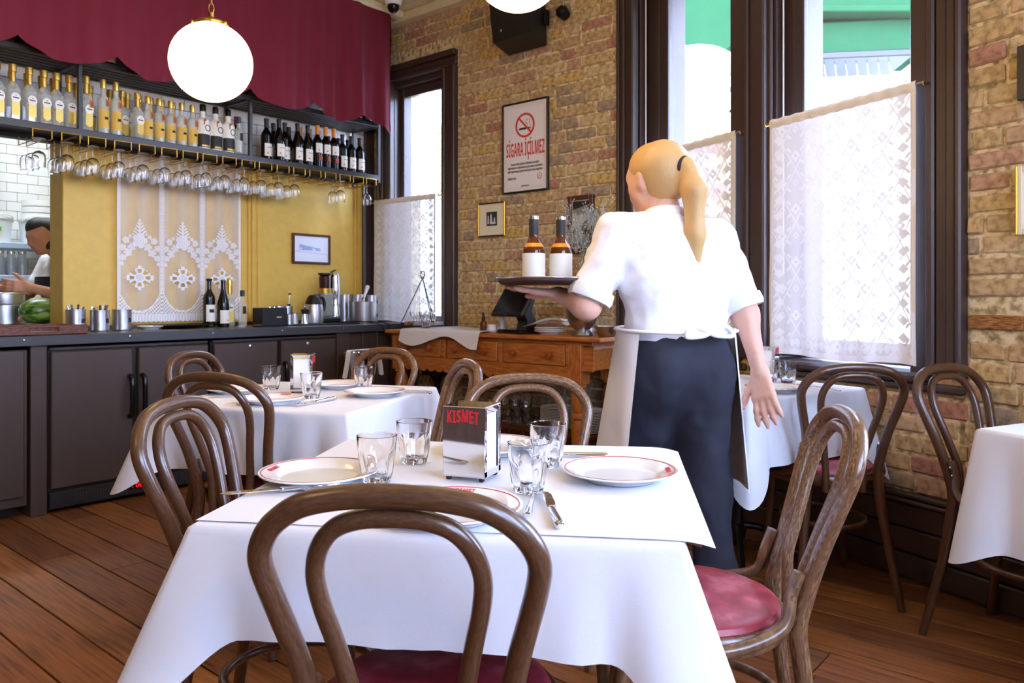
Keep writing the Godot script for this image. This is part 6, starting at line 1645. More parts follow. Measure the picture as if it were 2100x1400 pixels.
# ======== tables with cloths
func drape(a: float, b: float, top: float, drop: float, corner: float, flare: float, seed_: int, extra := [0.0, 0.0, 0.0, 0.0]) -> Sh:
	# perimeter stations: [base point, outward, corner amount, drop]
	var st := []
	var cor := [Vector2(a, b), Vector2(-a, b), Vector2(-a, -b), Vector2(a, -b)]
	var n := FastNoiseLite.new()
	n.seed = seed_; n.frequency = 1.0
	for k in 4:
		var p: Vector2 = cor[k]
		var q: Vector2 = cor[(k + 1) % 4]
		var a0 := PI / 4 - PI / 4 + k * PI / 2
		var into: Vector2 = (p - cor[(k + 3) % 4]).normalized()
		var along := (q - p).normalized()
		var R := 0.10
		for j in 25:
			var c := -1.0 + j / 12.0
			var ang := a0 + PI / 4 + sin(c * PI / 2) * PI / 4
			var base: Vector2 = p - into * (-c * R if c < 0.0 else 0.0) + along * (c * R if c > 0.0 else 0.0) - p.sign() * 0.012
			var w := 0.5 + 0.5 * cos(c * PI)
			st.append([base, Vector2(cos(ang), sin(ang)), w, drop + extra[k] * w])
		var out := Vector2(cos(a0 + PI / 2), sin(a0 + PI / 2))
		var p1 := p + along * R
		var q1 := q - along * R
		for j in range(1, 22):
			var s := j / 22.0
			st.append([p1.lerp(q1, s) - out * 0.012, out, 0.0, drop])
	var m := st.size()
	var rows := 18
	var s := sh()
	var f := func(u: float, v: float) -> Vector3:
		var e: Array = st[int(round(u * m)) % m]
		var p: Vector2 = e[0]
		var o: Vector2 = e[1]
		var c: float = e[2]
		var len: float = e[3] * (1.0 + corner * pow(c, 1.6))
		var dn := 0.0
		var ox := 0.0
		if v < 0.12:
			var ph := v / 0.12 * PI / 2
			ox = 0.012 * sin(ph)
			dn = 0.012 * (1.0 - cos(ph))
		else:
			var w := (v - 0.12) / 0.88
			dn = 0.012 + w * len
			ox = 0.012 + w * (0.016 + flare * c) + w * (1.0 - c) * 0.030 * n.get_noise_2d(p.x * 4.0 + 3.0, p.y * 4.0)
			ox += w * (1.0 - c) * 0.006 * sin(p.x * 23.0 + p.y * 29.0 + seed_)
			for cr in [-0.21, 0.02, 0.23]:
				ox += (1.0 - c) * 0.0035 * exp(-absf((p.x if absf(o.y) > 0.5 else p.y) - cr) / 0.018)
		return Vector3(p.x + o.x * ox, top - dn + 0.002, p.y + o.y * ox)
	s.sheet(m, rows, f)
	# flat top
	var k0 := s.v.size()
	s.vert(Vector3(0, top + 0.002, 0))
	for k in m + 1: s.vert(f.call(float(k) / m, 0.0))
	for k in m: s.tri(k0, k0 + k + 2, k0 + k + 1)
	return s

func table(xf: Transform3D, a: float, b: float, label: String) -> Node3D:
	var t := thing("cafe_table", label, "table", xf, "cafe tables on iron bases")
	part(t, "tabletop", sh().box(Vector3(0, 0.724, 0), Vector3(a * 2 - 0.02, 0.024, b * 2 - 0.02), 0.004), M.mahogany)
	part(t, "column", sh().lathe(v2([0.028, 0.10, 0.034, 0.14, 0.024, 0.18, 0.024, 0.62, 0.05, 0.66, 0.05, 0.712]), 20), M.iron)
	for k in 4:
		var d := Basis(Vector3.UP, PI / 4 + k * PI / 2)
		part(t, "base_leg", sh().tube(smooth([Vector3(0.02, 0.16, 0), Vector3(0.10, 0.15, 0), Vector3(0.20, 0.08, 0), Vector3(0.27, 0.045, 0)], 5), 0.014, 10), M.iron, Transform3D(d, Vector3.ZERO))
		part(t, "foot", sh().lathe(v2([0, 0, 0.024, 0.0, 0.026, 0.012, 0.016, 0.022, 0.024, 0.034, 0.016, 0.048, 0.010, 0.055, 0, 0.056]), 16), M.iron, Transform3D(d, d * Vector3(0.275, 0, 0)))
	return t

func build_tables() -> void:
	# chairs
	var c0 := make_chair(M.bent, M.bent_tube, "dark bentwood chair nearest the camera, back view at the front table", spot(-0.118, 0, -1.250, 175.0))
	dup(c0, spot(-0.450, 0, -1.712, 83.5), "bentwood chair with chipped varnish at the left of the front table")
	dup(c0, spot(-0.834, 0, -2.646, 165.5), "bentwood chair with its back to the camera at the second table")
	dup(c0, spot(-1.054, 0, -3.199, 77.4), "bentwood chair at the far left of the second table, before the fridge")
	dup(c0, spot(1.190, 0, -2.973, 179.4), "bentwood chair with pink seat at the window table, under the lace")
	dup(c0, spot(1.626, 0, -2.360, 26.4), "bentwood chair at the right edge, drawn up to the right-hand table")
	var c1 := make_chair(M.bent_worn, M.bent_worn_tube, "worn bentwood chair with pink seat at the right of the front table", spot(0.372, 0, -1.640, 261.4))
	dup(c1, spot(0.062, 0, -1.990, 3.0), "light worn bentwood chair facing the camera across the front table")
	dup(c1, spot(-0.456, 0, -2.709, 290.4), "light worn bentwood chair at the right side of the second table")
	dup(c1, spot(-0.736, 0, -3.243, 327.1), "bentwood chair at the far side of the second table, before the steel cooler")
	var spec := [
		[spot(-0.082, 0, -1.531, -7.8), 0.392, 0.372, 0.152, 0.62, 0.115, "square table under the front white cloth", "white cloth hanging over the front table nearest the camera", 3, [0.05, 0.02, 0.0, 0.0]],
		[spot(-0.765, 0, -2.860, -16.0), 0.375, 0.382, 0.195, 0.42, 0.10, "square table under the second white cloth", "white cloth over the second table, before the bar fridges", 5, [0.0, 0.0, 0.0, 0.0]],
		[spot(0.935, 0, -3.193, 32.7), 0.352, 0.352, 0.235, 0.50, 0.075, "square table under the white cloth by the windows", "white cloth over the window table beside the waitress", 8, [0.0, 0.0, 0.0, 0.0]],
		[Transform3D(Basis(Vector3.UP, WIN_TURN), Vector3(1.274, 0, -2.13) + Basis(Vector3.UP, WIN_TURN) * Vector3(0.36, 0, -0.275)), 0.36, 0.275, 0.31, 0.18, 0.05, "square table under the white cloth at the right edge", "white cloth over the table at the right edge", 9, [0.0, 0.0, 0.0, 0.0]],
	]
	for s in spec:
		table(s[0], s[1], s[2], s[6])
		var c := thing("tablecloth", s[7], "tablecloth", s[0], "white tablecloths")
		part(c, "cloth", drape(s[1], s[2], 0.7375, s[3], s[4], s[5], s[8], s[9]), M.cloth)
	# paper slip over the front cloth
	var pp := thing("paper_cover", "white paper cover over the cloth of the front table", "paper cover", spot(-0.082, 0, -1.531, -7.8))
	var f := func(u: float, v: float) -> Vector3:
		var x := lerpf(-0.385, 0.432, u)
		var z := lerpf(-0.37, 0.345, v)
		var over := maxf(0.0, x - 0.372)
		return Vector3(x, 0.7412 + 0.0006 * sin(u * 9.0 + v * 7.0) - over * over * 2.5, z)
	part(pp, "sheet", sh().sheet(40, 20, f), M.paper)
	var T := 0.7425
	# front table
	var P := "white plate with red rim line "
	plate_thing("dinner_plate", spot(-0.378, T, -1.513, 80), 0.116, P + "at the left of the front table", true)
	plate_thing("dinner_plate", spot(0.213, T, -1.526, -95), 0.114, P + "at the right of the front table", true)
	plate_thing("dinner_plate", spot(-0.098, T, -1.262, -8), 0.116, P + "behind the nearest chair back", true)
	plate_thing("dinner_plate", spot(-0.045, T, -1.790, 172), 0.114, P + "at the far side of the front table", true)
	tumbler(spot(-0.263, T, -1.500), "ribbed tumbler beside the left plate of the front table")
	tumbler(spot(-0.212, T, -1.673), "ribbed tumbler left behind the front napkin holder")
	tumbler(spot(0.076, T, -1.640), "ribbed tumbler right behind the front napkin holder")
	tumbler(spot(0.030, T, -1.425), "ribbed tumbler before the fork on the front table")
	napkin_holder(spot(-0.0795, T, -1.5375, -21), "chrome napkin holder with red KISMET lettering on the front table")
	fork(spot(0.037, T, -1.345, -8), "fork lying left of the knife at the nearest place")
	knife(spot(0.066, T, -1.290, 4), "knife at the right of the nearest place on the front table")
	knife(spot(-0.425, T, -1.415, 110), "knife lying below the left plate of the front table")
	fork(spot(-0.29, T, -1.40, 82), "fork half hidden below the left plate of the front table")
	fork(spot(0.075, T, -1.78, 150), "fork behind the right tumblers of the front table")
	knife(spot(0.11, T, -1.73, 80), "knife behind the right plate of the front table")
	# second table
	T = 0.7405
	plate_thing("dinner_plate", spot(-0.825, T, -2.633, -16), 0.112, P + "at the near side of the second table", true)
	plate_thing("dinner_plate", spot(-1.040, T, -2.910, 74), 0.112, P + "at the left side of the second table", true)
	plate_thing("dinner_plate", spot(-0.505, T, -2.830, -106), 0.112, P + "at the right side of the second table", true)
	plate_thing("dinner_plate", spot(-0.690, T, -3.080, 164), 0.112, P + "at the far side of the second table", true)
	tumbler(spot(-0.945, T, -3.025), "ribbed tumbler at the left plate of the second table")
	tumbler(spot(-0.720, T, -2.765), "ribbed tumbler before the second napkin holder")
	tumbler(spot(-0.578, T, -3.0), "ribbed tumbler right of the second napkin holder")
	napkin_holder(spot(-0.795, T, -2.93, -82), "chrome napkin holder turned sideways on the second table")
	fork(spot(-0.700, T, -2.62, 158), "fork at the near side of the second table")
	knife(spot(-0.665, T, -2.62, 155), "knife at the near side of the second table")
	knife(spot(-0.40, T, -2.90, 70), "knife at the right side of the second table")
	knife(spot(-0.99, T, -2.78, 95), "knife below the left plate of the second table")
	# window table
	plate_thing("dinner_plate", spot(1.010, T, -2.960, 30), 0.112, P + "beside the waitress's hand on the window table", true)
	plate_thing("dinner_plate", spot(0.840, T, -3.350, 120), 0.112, P + "at the far left of the window table", true)
	tumbler(spot(0.800, T, -3.14), "ribbed tumbler behind the waitress on the window table")
	tumbler(spot(1.105, T, -3.30), "ribbed tumbler before the window-table napkin holder, left one")
	tumbler(spot(1.16, T, -3.24), "ribbed tumbler before the window-table napkin holder, right one")
	napkin_holder(spot(1.135, T, -3.42, 60), "chrome napkin holder on the window table by the sill")
	fork(spot(1.20, T, -3.02, 35), "fork behind the chair at the window table")
	# right-hand table
	knife(Transform3D(Basis(Vector3.UP, WIN_TURN), Vector3(1.62, T, -2.14)), "knife on the table at the right edge")
	plate_thing("dinner_plate", spot(1.80, T, -1.98, 0), 0.112, P + "on the table at the right edge", true)

# ======== people
# A body is laid out as tapered capsules, joined by a smooth union and meshed as surface nets.
func blob(s: Sh, bones: Array, cell: float, k: float) -> void:
	var lo := Vector3(INF, INF, INF)
	var hi := -lo
	for b in bones:
		var r := maxf(b[1], b[3]) + 5.0 / k + cell * 2
		lo = lo.min(b[0] - Vector3.ONE * r).min(b[2] - Vector3.ONE * r)
		hi = hi.max(b[0] + Vector3.ONE * r).max(b[2] + Vector3.ONE * r)
	var nx := int(ceil((hi.x - lo.x) / cell)) + 2
	var ny := int(ceil((hi.y - lo.y) / cell)) + 2
	var nz := int(ceil((hi.z - lo.z) / cell)) + 2
	var sum := PackedFloat32Array()
	sum.resize(nx * ny * nz)
	for b in bones:
		var p: Vector3 = b[0]
		var q: Vector3 = b[2]
		var ra: float = b[1]
		var rb: float = b[3]
		var m := maxf(ra, rb) + 4.5 / k
		var i0 := ((p.min(q) - Vector3.ONE * m - lo) / cell).floor()
		var i1 := ((p.max(q) + Vector3.ONE * m - lo) / cell).ceil()
		var d := q - p
		var dd := maxf(d.length_squared(), 1e-9)
		for z in range(maxi(0, int(i0.z)), mini(nz, int(i1.z) + 1)):
			for y in range(maxi(0, int(i0.y)), mini(ny, int(i1.y) + 1)):
				var row := (z * ny + y) * nx
				for x in range(maxi(0, int(i0.x)), mini(nx, int(i1.x) + 1)):
					var w := lo + Vector3(x, y, z) * cell - p
					var t := clampf(w.dot(d) / dd, 0.0, 1.0)
					var dist := (w - d * t).length() - lerpf(ra, rb, t)
					sum[row + x] += exp(-k * dist)
	var idx := {}
	var off := [0, 1, nx, nx + 1, nx * ny, nx * ny + 1, nx * ny + nx, nx * ny + nx + 1]
	var cv := [Vector3(0, 0, 0), Vector3(1, 0, 0), Vector3(0, 1, 0), Vector3(1, 1, 0), Vector3(0, 0, 1), Vector3(1, 0, 1), Vector3(0, 1, 1), Vector3(1, 1, 1)]
	var ed := [[0, 1], [2, 3], [4, 5], [6, 7], [0, 2], [1, 3], [4, 6], [5, 7], [0, 4], [1, 5], [2, 6], [3, 7]]
	for z in nz - 1:
		for y in ny - 1:
			var row := (z * ny + y) * nx
			for x in nx - 1:
				var o := row + x
				var c := 0
				for e in 8:
					if sum[o + off[e]] > 1.0: c += 1
				if c == 0 or c == 8: continue
				var pt := Vector3.ZERO
				var n := 0
				for e in ed:
					var f0 := sum[o + off[e[0]]]
					var f1 := sum[o + off[e[1]]]
					if (f0 > 1.0) != (f1 > 1.0):
						var g0 := log(maxf(f0, 1e-6))
						var g1 := log(maxf(f1, 1e-6))
						pt += cv[e[0]].lerp(cv[e[1]], g0 / (g0 - g1))
						n += 1
				idx[o] = s.vert(lo + (Vector3(x, y, z) + pt / n) * cell)
	var st := [1, nx, nx * ny]
	for o in idx:
		for ax in 3:
			var a: bool = sum[o] > 1.0
			var b: bool = sum[o + st[ax]] > 1.0
			if a == b: continue
			var u: int = st[(ax + 1) % 3]
			var w: int = st[(ax + 2) % 3]
			if not (idx.has(o - u) and idx.has(o - w) and idx.has(o - u - w)): continue
			var q := [idx[o - u - w], idx[o - w], idx[o], idx[o - u]]
			if a:
				s.tri(q[0], q[1], q[2]); s.tri(q[0], q[2], q[3])
			else:
				s.tri(q[0], q[2], q[1]); s.tri(q[0], q[3], q[2])

func hand_bones(wrist: Vector3, along: Vector3, across: Vector3, curl: float, spread := 0.10) -> Array:
	# along: wrist to knuckles; across: towards the thumb side; fingers curl towards along x across
	var f := along.normalized()
	var t := (across - f * across.dot(f)).normalized()
	var n := f.cross(t)
	var o := []
	for k in 4:
		var s := 0.030 - k * 0.019
		o.append([wrist + t * s * 0.6, 0.014, wrist + f * 0.078 + t * s, 0.0115])
	var lens := [0.040, 0.045, 0.042, 0.033]
	for k in 4:
		var s := 0.030 - k * 0.019
		var p := wrist + f * 0.080 + t * s
		var dir := (f + t * spread * (1.5 - k)).normalized()
		var ang := curl * (0.7 + 0.12 * k)
		var r := 0.0088
		for j in 3:
			dir = (dir * cos(ang) + n * sin(ang)).normalized()
			var q: Vector3 = p + dir * lens[k] * [1.0, 0.68, 0.5][j]
			o.append([p, r, q, r - 0.0009])
			p = q
			r -= 0.0009
	var p2 := wrist + f * 0.022 + t * 0.024
	var td := (f * 0.72 + t * 0.75 + n * 0.25).normalized()
	for j in 3:
		var q2: Vector3 = p2 + td * [0.040, 0.032, 0.026][j]
		o.append([p2, 0.0125 - j * 0.0015, q2, 0.011 - j * 0.0015])
		p2 = q2
		td = (td + f * 0.25 + n * 0.2 * curl).normalized()
	return o

func head_bones(c: Vector3, face: Vector3, up: Vector3) -> Array:
	var f := face.normalized()
	var u := (up - f * up.dot(f)).normalized()
	var r := f.cross(u)
	var o := [[c + u * 0.03 - f * 0.022, 0.082, c + u * 0.035 + f * 0.012, 0.078], [c - u * 0.02 + f * 0.02, 0.066, c - u * 0.075 + f * 0.045, 0.038], [c - u * 0.078 + f * 0.052, 0.022, c - u * 0.085 + f * 0.056, 0.018]]
	o.append([c + u * 0.012 + f * 0.088, 0.009, c - u * 0.022 + f * 0.103, 0.012])
	for s in [-1.0, 1.0]:
		o.append([c - u * 0.028 + f * 0.045 + r * s * 0.034, 0.032, c - u * 0.055 + f * 0.03 + r * s * 0.034, 0.026])
		o.append([c + u * 0.008 - f * 0.008 + r * s * 0.079, 0.010, c - u * 0.025 - f * 0.004 + r * s * 0.077, 0.008])
		o.append([c + u * 0.024 + f * 0.080 + r * s * 0.012, 0.010, c + u * 0.022 + f * 0.074 + r * s * 0.04, 0.010])
	o.append([c - u * 0.048 + f * 0.084 - r * 0.018, 0.008, c - u * 0.048 + f * 0.084 + r * 0.018, 0.008])
	return o

func eyes(t: Node3D, c: Vector3, face: Vector3, up: Vector3) -> void:
	var f := face.normalized()
	var u := (up - f * up.dot(f)).normalized()
	var r := f.cross(u)
	for s in [-1.0, 1.0]:
		var e := part(t, "eye", sh().ball(c + f * 0.072 + u * 0.006 + r * s * 0.031, Vector3.ONE * 0.0125, 14, 10), M.china)
		part(e, "iris", sh().ball(c + f * 0.0815 + u * 0.004 + r * s * 0.031, Vector3.ONE * 0.005, 10, 8), M.ink)

func build_people() -> void:
	waitress()
	cook()

func waitress() -> void:
	var t := thing("person", "person in white shirt and white apron walking away with a tray", "person", Transform3D(Basis(), Vector3(0.545, 0, -2.56)))
	var V := func(x: float, y: float, z: float) -> Vector3: return Vector3(x, y, z)
	var fwd := Vector3(-0.42, 0, -0.91)
	var left := Vector3(-0.91, 0, 0.42)
	var head: Vector3 = V.call(-0.062, 1.492, -0.03)
	var face := Vector3(-0.62, -0.10, -0.78)
	var shl: Vector3 = V.call(-0.205, 1.318, 0.045)
	var shr: Vector3 = V.call(0.150, 1.300, -0.055)
	var ell: Vector3 = V.call(-0.305, 1.075, 0.075)
	var elr: Vector3 = V.call(0.232, 1.045, -0.01)
	var wrl: Vector3 = V.call(-0.390, 1.1115, -0.045)
	var wrr: Vector3 = V.call(0.262, 0.855, 0.055)
	# skin: head, neck, forearms, hands in one mesh
	var s := sh()
	blob(s, head_bones(head, face, Vector3.UP) + [[head + Vector3(0.012, -0.06, 0.012), 0.050, V.call(-0.035, 1.335, 0.0), 0.056]], 0.0055, 90.0)
	blob(s, [[V.call(-0.035, 1.40, 0.0), 0.050, V.call(-0.03, 1.30, -0.005), 0.06], [V.call(-0.03, 1.30, -0.005), 0.06, V.call(-0.02, 1.15, 0.0), 0.08], [shl, 0.040, ell, 0.040], [V.call(-0.03, 1.29, 0.0), 0.05, shl, 0.042], [V.call(-0.03, 1.29, 0.0), 0.05, shr, 0.042], [shr, 0.040, elr, 0.038], [ell, 0.040, wrl, 0.026], [elr, 0.038, wrr, 0.025]], 0.010, 60.0)
	blob(s, [[ell.lerp(wrl, 0.7), 0.030, wrl, 0.026]] + hand_bones(wrl, Vector3(-0.85, 0.10, 0.05), Vector3(0.1, 0.0, -1.0), -0.03, 0.16), 0.004, 240.0)
	blob(s, [[elr.lerp(wrr, 0.75), 0.028, wrr, 0.025]] + hand_bones(wrr, Vector3(0.05, -0.92, 0.36), Vector3(-0.75, 0.1, -0.65), 0.22, 0.10), 0.004, 240.0)
	part(t, "body", s, M.skin)
	eyes(t, head, face, Vector3.UP)
	# shirt
	s = sh()
	blob(s, [
		[V.call(-0.02, 1.16, 0.0), 0.118, V.call(-0.025, 1.25, 0.0), 0.112],
		[V.call(-0.090, 1.17, 0.035), 0.100, V.call(-0.105, 1.26, 0.035), 0.085],
		[V.call(0.060, 1.16, -0.035), 0.100, V.call(0.060, 1.25, -0.035), 0.085],
		[V.call(-0.075, 1.02, 0.03), 0.098, V.call(-0.085, 1.15, 0.03), 0.098],
		[V.call(0.065, 1.02, -0.03), 0.098, V.call(0.060, 1.15, -0.03), 0.098],
		[V.call(-0.04, 1.335, 0.0), 0.055, shl, 0.054], [V.call(-0.04, 1.335, 0.0), 0.055, shr, 0.054],
		[shl, 0.056, shl.lerp(ell, 0.78), 0.066], [shr, 0.056, shr.lerp(elr, 0.78), 0.064],
		[V.call(-0.055, 0.955, 0.02), 0.10, V.call(0.055, 0.955, -0.02), 0.10]], 0.012, 55.0)
	part(t, "shirt", jitter(jitter(s, 0.014, 21, 5.0), 0.007, 22, 14.0), M.shirt)
	for e in [[shl, ell, 0.076], [shr, elr, 0.074]]:
		var c: Vector3 = e[0].lerp(e[1], 0.86)
		var ax: Vector3 = (e[1] - e[0]).normalized()
		var b := Basis(Quaternion(Vector3.UP, ax))
		part(t, "sleeve_cuff", sh().lathe(v2([0.048, 0.012, e[2] - 0.004, 0.020, e[2] + 0.001, 0.006, e[2] - 0.002, -0.02, 0.05, -0.028]), 24, Transform3D(b, c)), M.shirt)
	part(t, "collar", sh().tube(ring(Vector3.ZERO, 0.062, 0.058, 28), 0.012, 8, true, 1.6), M.shirt, Transform3D(Basis(Vector3.RIGHT, -0.2), V.call(-0.035, 1.372, 0.0)))
	# trousers
	s = sh()
	blob(s, [
		[V.call(-0.058, 0.93, 0.02), 0.108, V.call(0.058, 0.93, -0.02), 0.108],
		[V.call(-0.060, 0.86, 0.025), 0.118, V.call(0.066, 0.86, -0.01), 0.118],
		[V.call(-0.085, 0.84, 0.02), 0.106, V.call(-0.110, 0.50, -0.06), 0.076], [V.call(-0.110, 0.50, -0.06), 0.076, V.call(-0.13, 0.10, -0.10), 0.062],
		[V.call(0.080, 0.84, 0.0), 0.106, V.call(0.090, 0.48, 0.02), 0.078], [V.call(0.090, 0.48, 0.02), 0.078, V.call(0.125, 0.11, 0.10), 0.062]], 0.012, 50.0)
	part(t, "trousers", jitter(s, 0.012, 23, 6.0), M.navy)
	for e in [[V.call(-0.13, 0.06, -0.08), 0.045, V.call(-0.165, 0.035, -0.21), 0.034], [V.call(0.125, 0.062, 0.10), 0.045, V.call(0.085, 0.034, -0.03), 0.033]]:
		s = sh()
		blob(s, [e], 0.010, 90.0)
		part(t, "shoe", s, M.black)
	# apron, open at the back
	var ap := func(u: float, v: float) -> Vector3:
		var a := lerpf(-2.42, 1.98, u)                       # 0 is straight ahead
		var rx := 0.205 + 0.055 * v + 0.012 * sin(a * 7.0) * v
		var rz := 0.168 + 0.075 * v + 0.012 * sin(a * 6.0 + 1.0) * v
		var p := fwd * cos(a) * rz + left * sin(a) * rx
		return Vector3(0.0, lerpf(1.0, 0.47, v), 0.0) + p + Vector3(-0.02 * v, 0, 0)
	part(t, "apron", sh().sheet(64, 20, ap), M.shirt)
	var band := PackedVector3Array()
	for k in 40:
		var a := TAU * k / 40
		band.append(Vector3(0.0, 0.995 + 0.006 * cos(a), 0.0) + fwd * cos(a) * 0.168 + left * sin(a) * 0.205)
	part(t, "apron_string", sh().tube(band, 0.012, 8, true, 0.5), M.shirt)
	var back := -fwd * 0.172 + Vector3(0, 0.99, 0)
	part(t, "apron_bow", sh().tube(smooth([back, back + left * 0.06 + Vector3(0, 0.02, 0), back + left * 0.09 + Vector3(0, -0.01, 0), back + left * 0.03 - Vector3(0, 0.01, 0), back], 5), 0.008, 6).tube(smooth([back, back - left * 0.06 + Vector3(0, 0.02, 0), back - left * 0.09 + Vector3(0, -0.01, 0), back - left * 0.03 - Vector3(0, 0.01, 0), back], 5), 0.008, 6), M.shirt)
	# hair and pony tail
	s = sh()
	var bk := -face.normalized()
	blob(s, [[head + Vector3(0, 0.036, 0) + bk * 0.030, 0.091, head + Vector3(0, 0.045, 0) - bk * 0.008, 0.083], [head + Vector3(0, -0.01, 0) + bk * 0.045, 0.074, head + Vector3(0, 0.03, 0) + bk * 0.03, 0.086],
		[head + Vector3(0.012, 0.02, 0.012) + bk * 0.115, 0.028, head + Vector3(0.025, -0.06, 0.02) + bk * 0.125, 0.036], [head + Vector3(0.025, -0.06, 0.02) + bk * 0.125, 0.036, head + Vector3(0.04, -0.20, 0.03) + bk * 0.105, 0.030], [head + Vector3(0.04, -0.20, 0.03) + bk * 0.105, 0.030, head + Vector3(0.05, -0.31, 0.03) + bk * 0.10, 0.012]], 0.006, 95.0)
	part(t, "hair", s, M.blonde)
	var hb := Basis(Quaternion(Vector3.UP, (bk + Vector3(0, -0.2, 0)).normalized()))
	part(t, "hair_tie", sh().tube(ring(Vector3.ZERO, 0.030, 0.030, 20), 0.008, 8, true), M.ink, Transform3D(hb, head + Vector3(0.008, 0.018, 0.01) + bk * 0.112))
	# tray on the palm with two bottles, each under an upturned glass
	var tr := thing("serving_tray", "round dark tray carried on the waitress's left hand", "tray", Transform3D(Basis(), Vector3(0.115, 1.143, -2.600)))
	part(tr, "tray_disc", sh().lathe(v2([0, 0, 0.150, 0.0, 0.166, 0.012, 0.168, 0.022, 0.164, 0.022, 0.148, 0.006, 0, 0.006]), 44), mat(col(74, 56, 54), 0.3))
	part(tr, "rim", sh().tube(ring(Vector3(0, 0.022, 0), 0.167, 0.167, 44), 0.003, 6, true), M.steel)
	for k in 2:
		var b := thing("beer_bottle", ["amber bottle with white label on the tray, left of two", "amber bottle with white label on the tray, right of two"][k], "bottle", Transform3D(Basis(), Vector3(0.073 + k * 0.092, 1.1495, -2.58 - k * 0.02)), "bottles on the serving tray")
		part(b, "amber_body", sh().lathe(v2([0, 0, 0.036, 0, 0.038, 0.006, 0.038, 0.10, 0.034, 0.118, 0.020, 0.14, 0.0155, 0.16, 0.0145, 0.215, 0.0, 0.215]), 28), M.amber_glass)
		part(b, "white_label", girdle(0.0386, 0.012, 0.098, TAU, PI / 2, 28), M.label_white)
		part(b, "neck_foil", girdle(0.0165, 0.160, 0.214, TAU, PI / 2, 20), M.label_dark)
		part(b, "gold_shoulder_band", sh().lathe(v2([0.0345, 0.119, 0.026, 0.132]), 28), M.orange)
		part(b, "crown_cap", sh().lathe(v2([0.0175, 0.212, 0.017, 0.222, 0.0, 0.226]), 18), M.steel)

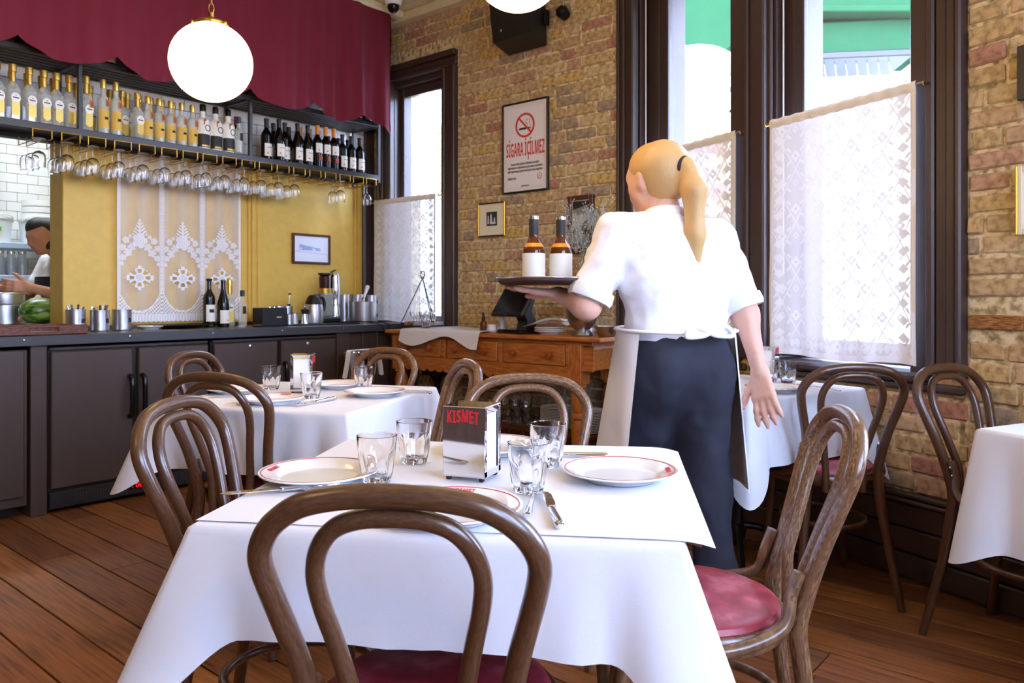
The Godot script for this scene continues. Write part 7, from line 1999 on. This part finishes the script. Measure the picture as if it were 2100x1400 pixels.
func cook() -> void:
	var t := thing("person", "person in white T-shirt and dark apron working in the kitchen hatch", "person", bar(1.955, 0, 5.78))
	var V := func(x: float, y: float, z: float) -> Vector3: return Vector3(x, y, z)
	var head: Vector3 = V.call(-0.02, 1.515, 0.0)
	var face := Vector3(-0.90, -0.34, 0.12)
	var shn: Vector3 = V.call(0.115, 1.345, 0.185)
	var shf: Vector3 = V.call(0.09, 1.345, -0.185)
	var eln: Vector3 = V.call(0.085, 1.09, 0.225)
	var elf: Vector3 = V.call(-0.03, 1.10, -0.22)
	var wrn: Vector3 = V.call(-0.155, 1.165, 0.155)
	var wrf: Vector3 = V.call(-0.23, 1.15, -0.12)
	var s := sh()
	var up := Vector3(0.0, 1, 0)
	blob(s, head_bones(head, face, up) + [[head + Vector3(0.04, -0.05, 0), 0.056, V.call(0.10, 1.38, 0.0), 0.062]], 0.006, 90.0)
	blob(s, [[V.call(0.10, 1.42, 0), 0.056, V.call(0.115, 1.30, 0), 0.08], [V.call(0.11, 1.33, 0), 0.06, shn, 0.045], [V.call(0.11, 1.33, 0), 0.06, shf, 0.045], [shn, 0.048, eln, 0.045], [shf, 0.048, elf, 0.045], [eln, 0.045, wrn, 0.030], [elf, 0.045, wrf, 0.030]], 0.011, 60.0)
	blob(s, [[eln.lerp(wrn, 0.7), 0.034, wrn, 0.030]] + hand_bones(wrn, Vector3(-1, 0.1, -0.2), Vector3(0, 1, 0), 0.5), 0.0045, 220.0)
	blob(s, [[elf.lerp(wrf, 0.7), 0.034, wrf, 0.030]] + hand_bones(wrf, Vector3(-1, 0.1, 0.3), Vector3(0, 1, 0), -0.5), 0.0045, 220.0)
	var sk := mat(col(196, 140, 112), 0.5)
	part(t, "body", s, sk)
	eyes(t, head, face, up)
	s = sh()
	blob(s, [[V.call(0.12, 1.12, 0.07), 0.125, V.call(0.125, 1.27, 0.085), 0.10], [V.call(0.12, 1.12, -0.07), 0.125, V.call(0.12, 1.27, -0.085), 0.10], [V.call(0.14, 0.92, 0.06), 0.12, V.call(0.12, 1.12, 0.06), 0.125], [V.call(0.14, 0.92, -0.06), 0.12, V.call(0.12, 1.12, -0.06), 0.125],
		[V.call(0.11, 1.36, 0.0), 0.066, shn, 0.060], [V.call(0.11, 1.36, 0.0), 0.066, shf, 0.060], [shn, 0.064, shn.lerp(eln, 0.60), 0.070], [shf, 0.064, shf.lerp(elf, 0.60), 0.070]], 0.013, 55.0)
	part(t, "t_shirt", jitter(s, 0.012, 24, 6.0), M.shirt)
	part(t, "sleeve_mark", sh().box(Vector3(0.09, 1.235, 0.278), Vector3(0.07, 0.012, 0.004), 0.001), M.red_print)
	s = sh()
	blob(s, [[V.call(0.14, 0.90, 0.07), 0.125, V.call(0.14, 0.90, -0.07), 0.125], [V.call(0.14, 0.84, 0.09), 0.11, V.call(0.13, 0.48, 0.10), 0.075], [V.call(0.13, 0.48, 0.10), 0.075, V.call(0.15, 0.08, 0.11), 0.06], [V.call(0.14, 0.84, -0.09), 0.11, V.call(0.13, 0.48, -0.10), 0.075], [V.call(0.13, 0.48, -0.10), 0.075, V.call(0.15, 0.08, -0.11), 0.06]], 0.016, 45.0)
	part(t, "trousers", s, M.navy)
	for e in [[V.call(0.15, 0.05, 0.11), 0.045, V.call(0.02, 0.036, 0.12), 0.034], [V.call(0.15, 0.05, -0.11), 0.045, V.call(0.02, 0.036, -0.12), 0.034]]:
		s = sh()
		blob(s, [e], 0.012, 80.0)
		part(t, "shoe", s, M.black)
	var ap := func(u: float, v: float) -> Vector3:
		var a := lerpf(-1.25, 1.25, u) * (0.55 + 0.45 * minf(1.0, v * 2.2))
		return Vector3(0.125 - cos(a) * (0.185 + 0.02 * v), lerpf(1.24, 0.55, v), sin(a) * 0.235)
	part(t, "apron", sh().sheet(30, 20, ap), M.navy)
	s = sh()
	blob(s, [[head + Vector3(0.018, 0.040, 0), 0.086, head + Vector3(-0.035, 0.052, 0), 0.074], [head + Vector3(0.055, 0.0, 0), 0.064, head + Vector3(0.05, 0.04, 0), 0.074]], 0.007, 95.0)
	part(t, "hair", s, M.dark_hair)
	s = sh()
	var f := face.normalized()
	var u := (up - f * up.dot(f)).normalized()
	var r := f.cross(u)
	var chin := head - u * 0.080 + f * 0.052
	var jaw := []
	for e in [-1.0, 1.0]:
		jaw.append([head - u * 0.02 - f * 0.005 + r * e * 0.062, 0.018, head - u * 0.058 + f * 0.015 + r * e * 0.048, 0.024])
		jaw.append([head - u * 0.058 + f * 0.015 + r * e * 0.048, 0.024, chin, 0.026])
		jaw.append([head - u * 0.038 + f * 0.084, 0.008, head - u * 0.062 + f * 0.072 + r * e * 0.026, 0.008])
	blob(s, jaw, 0.005, 130.0)
	part(t, "beard", s, M.dark_hair)
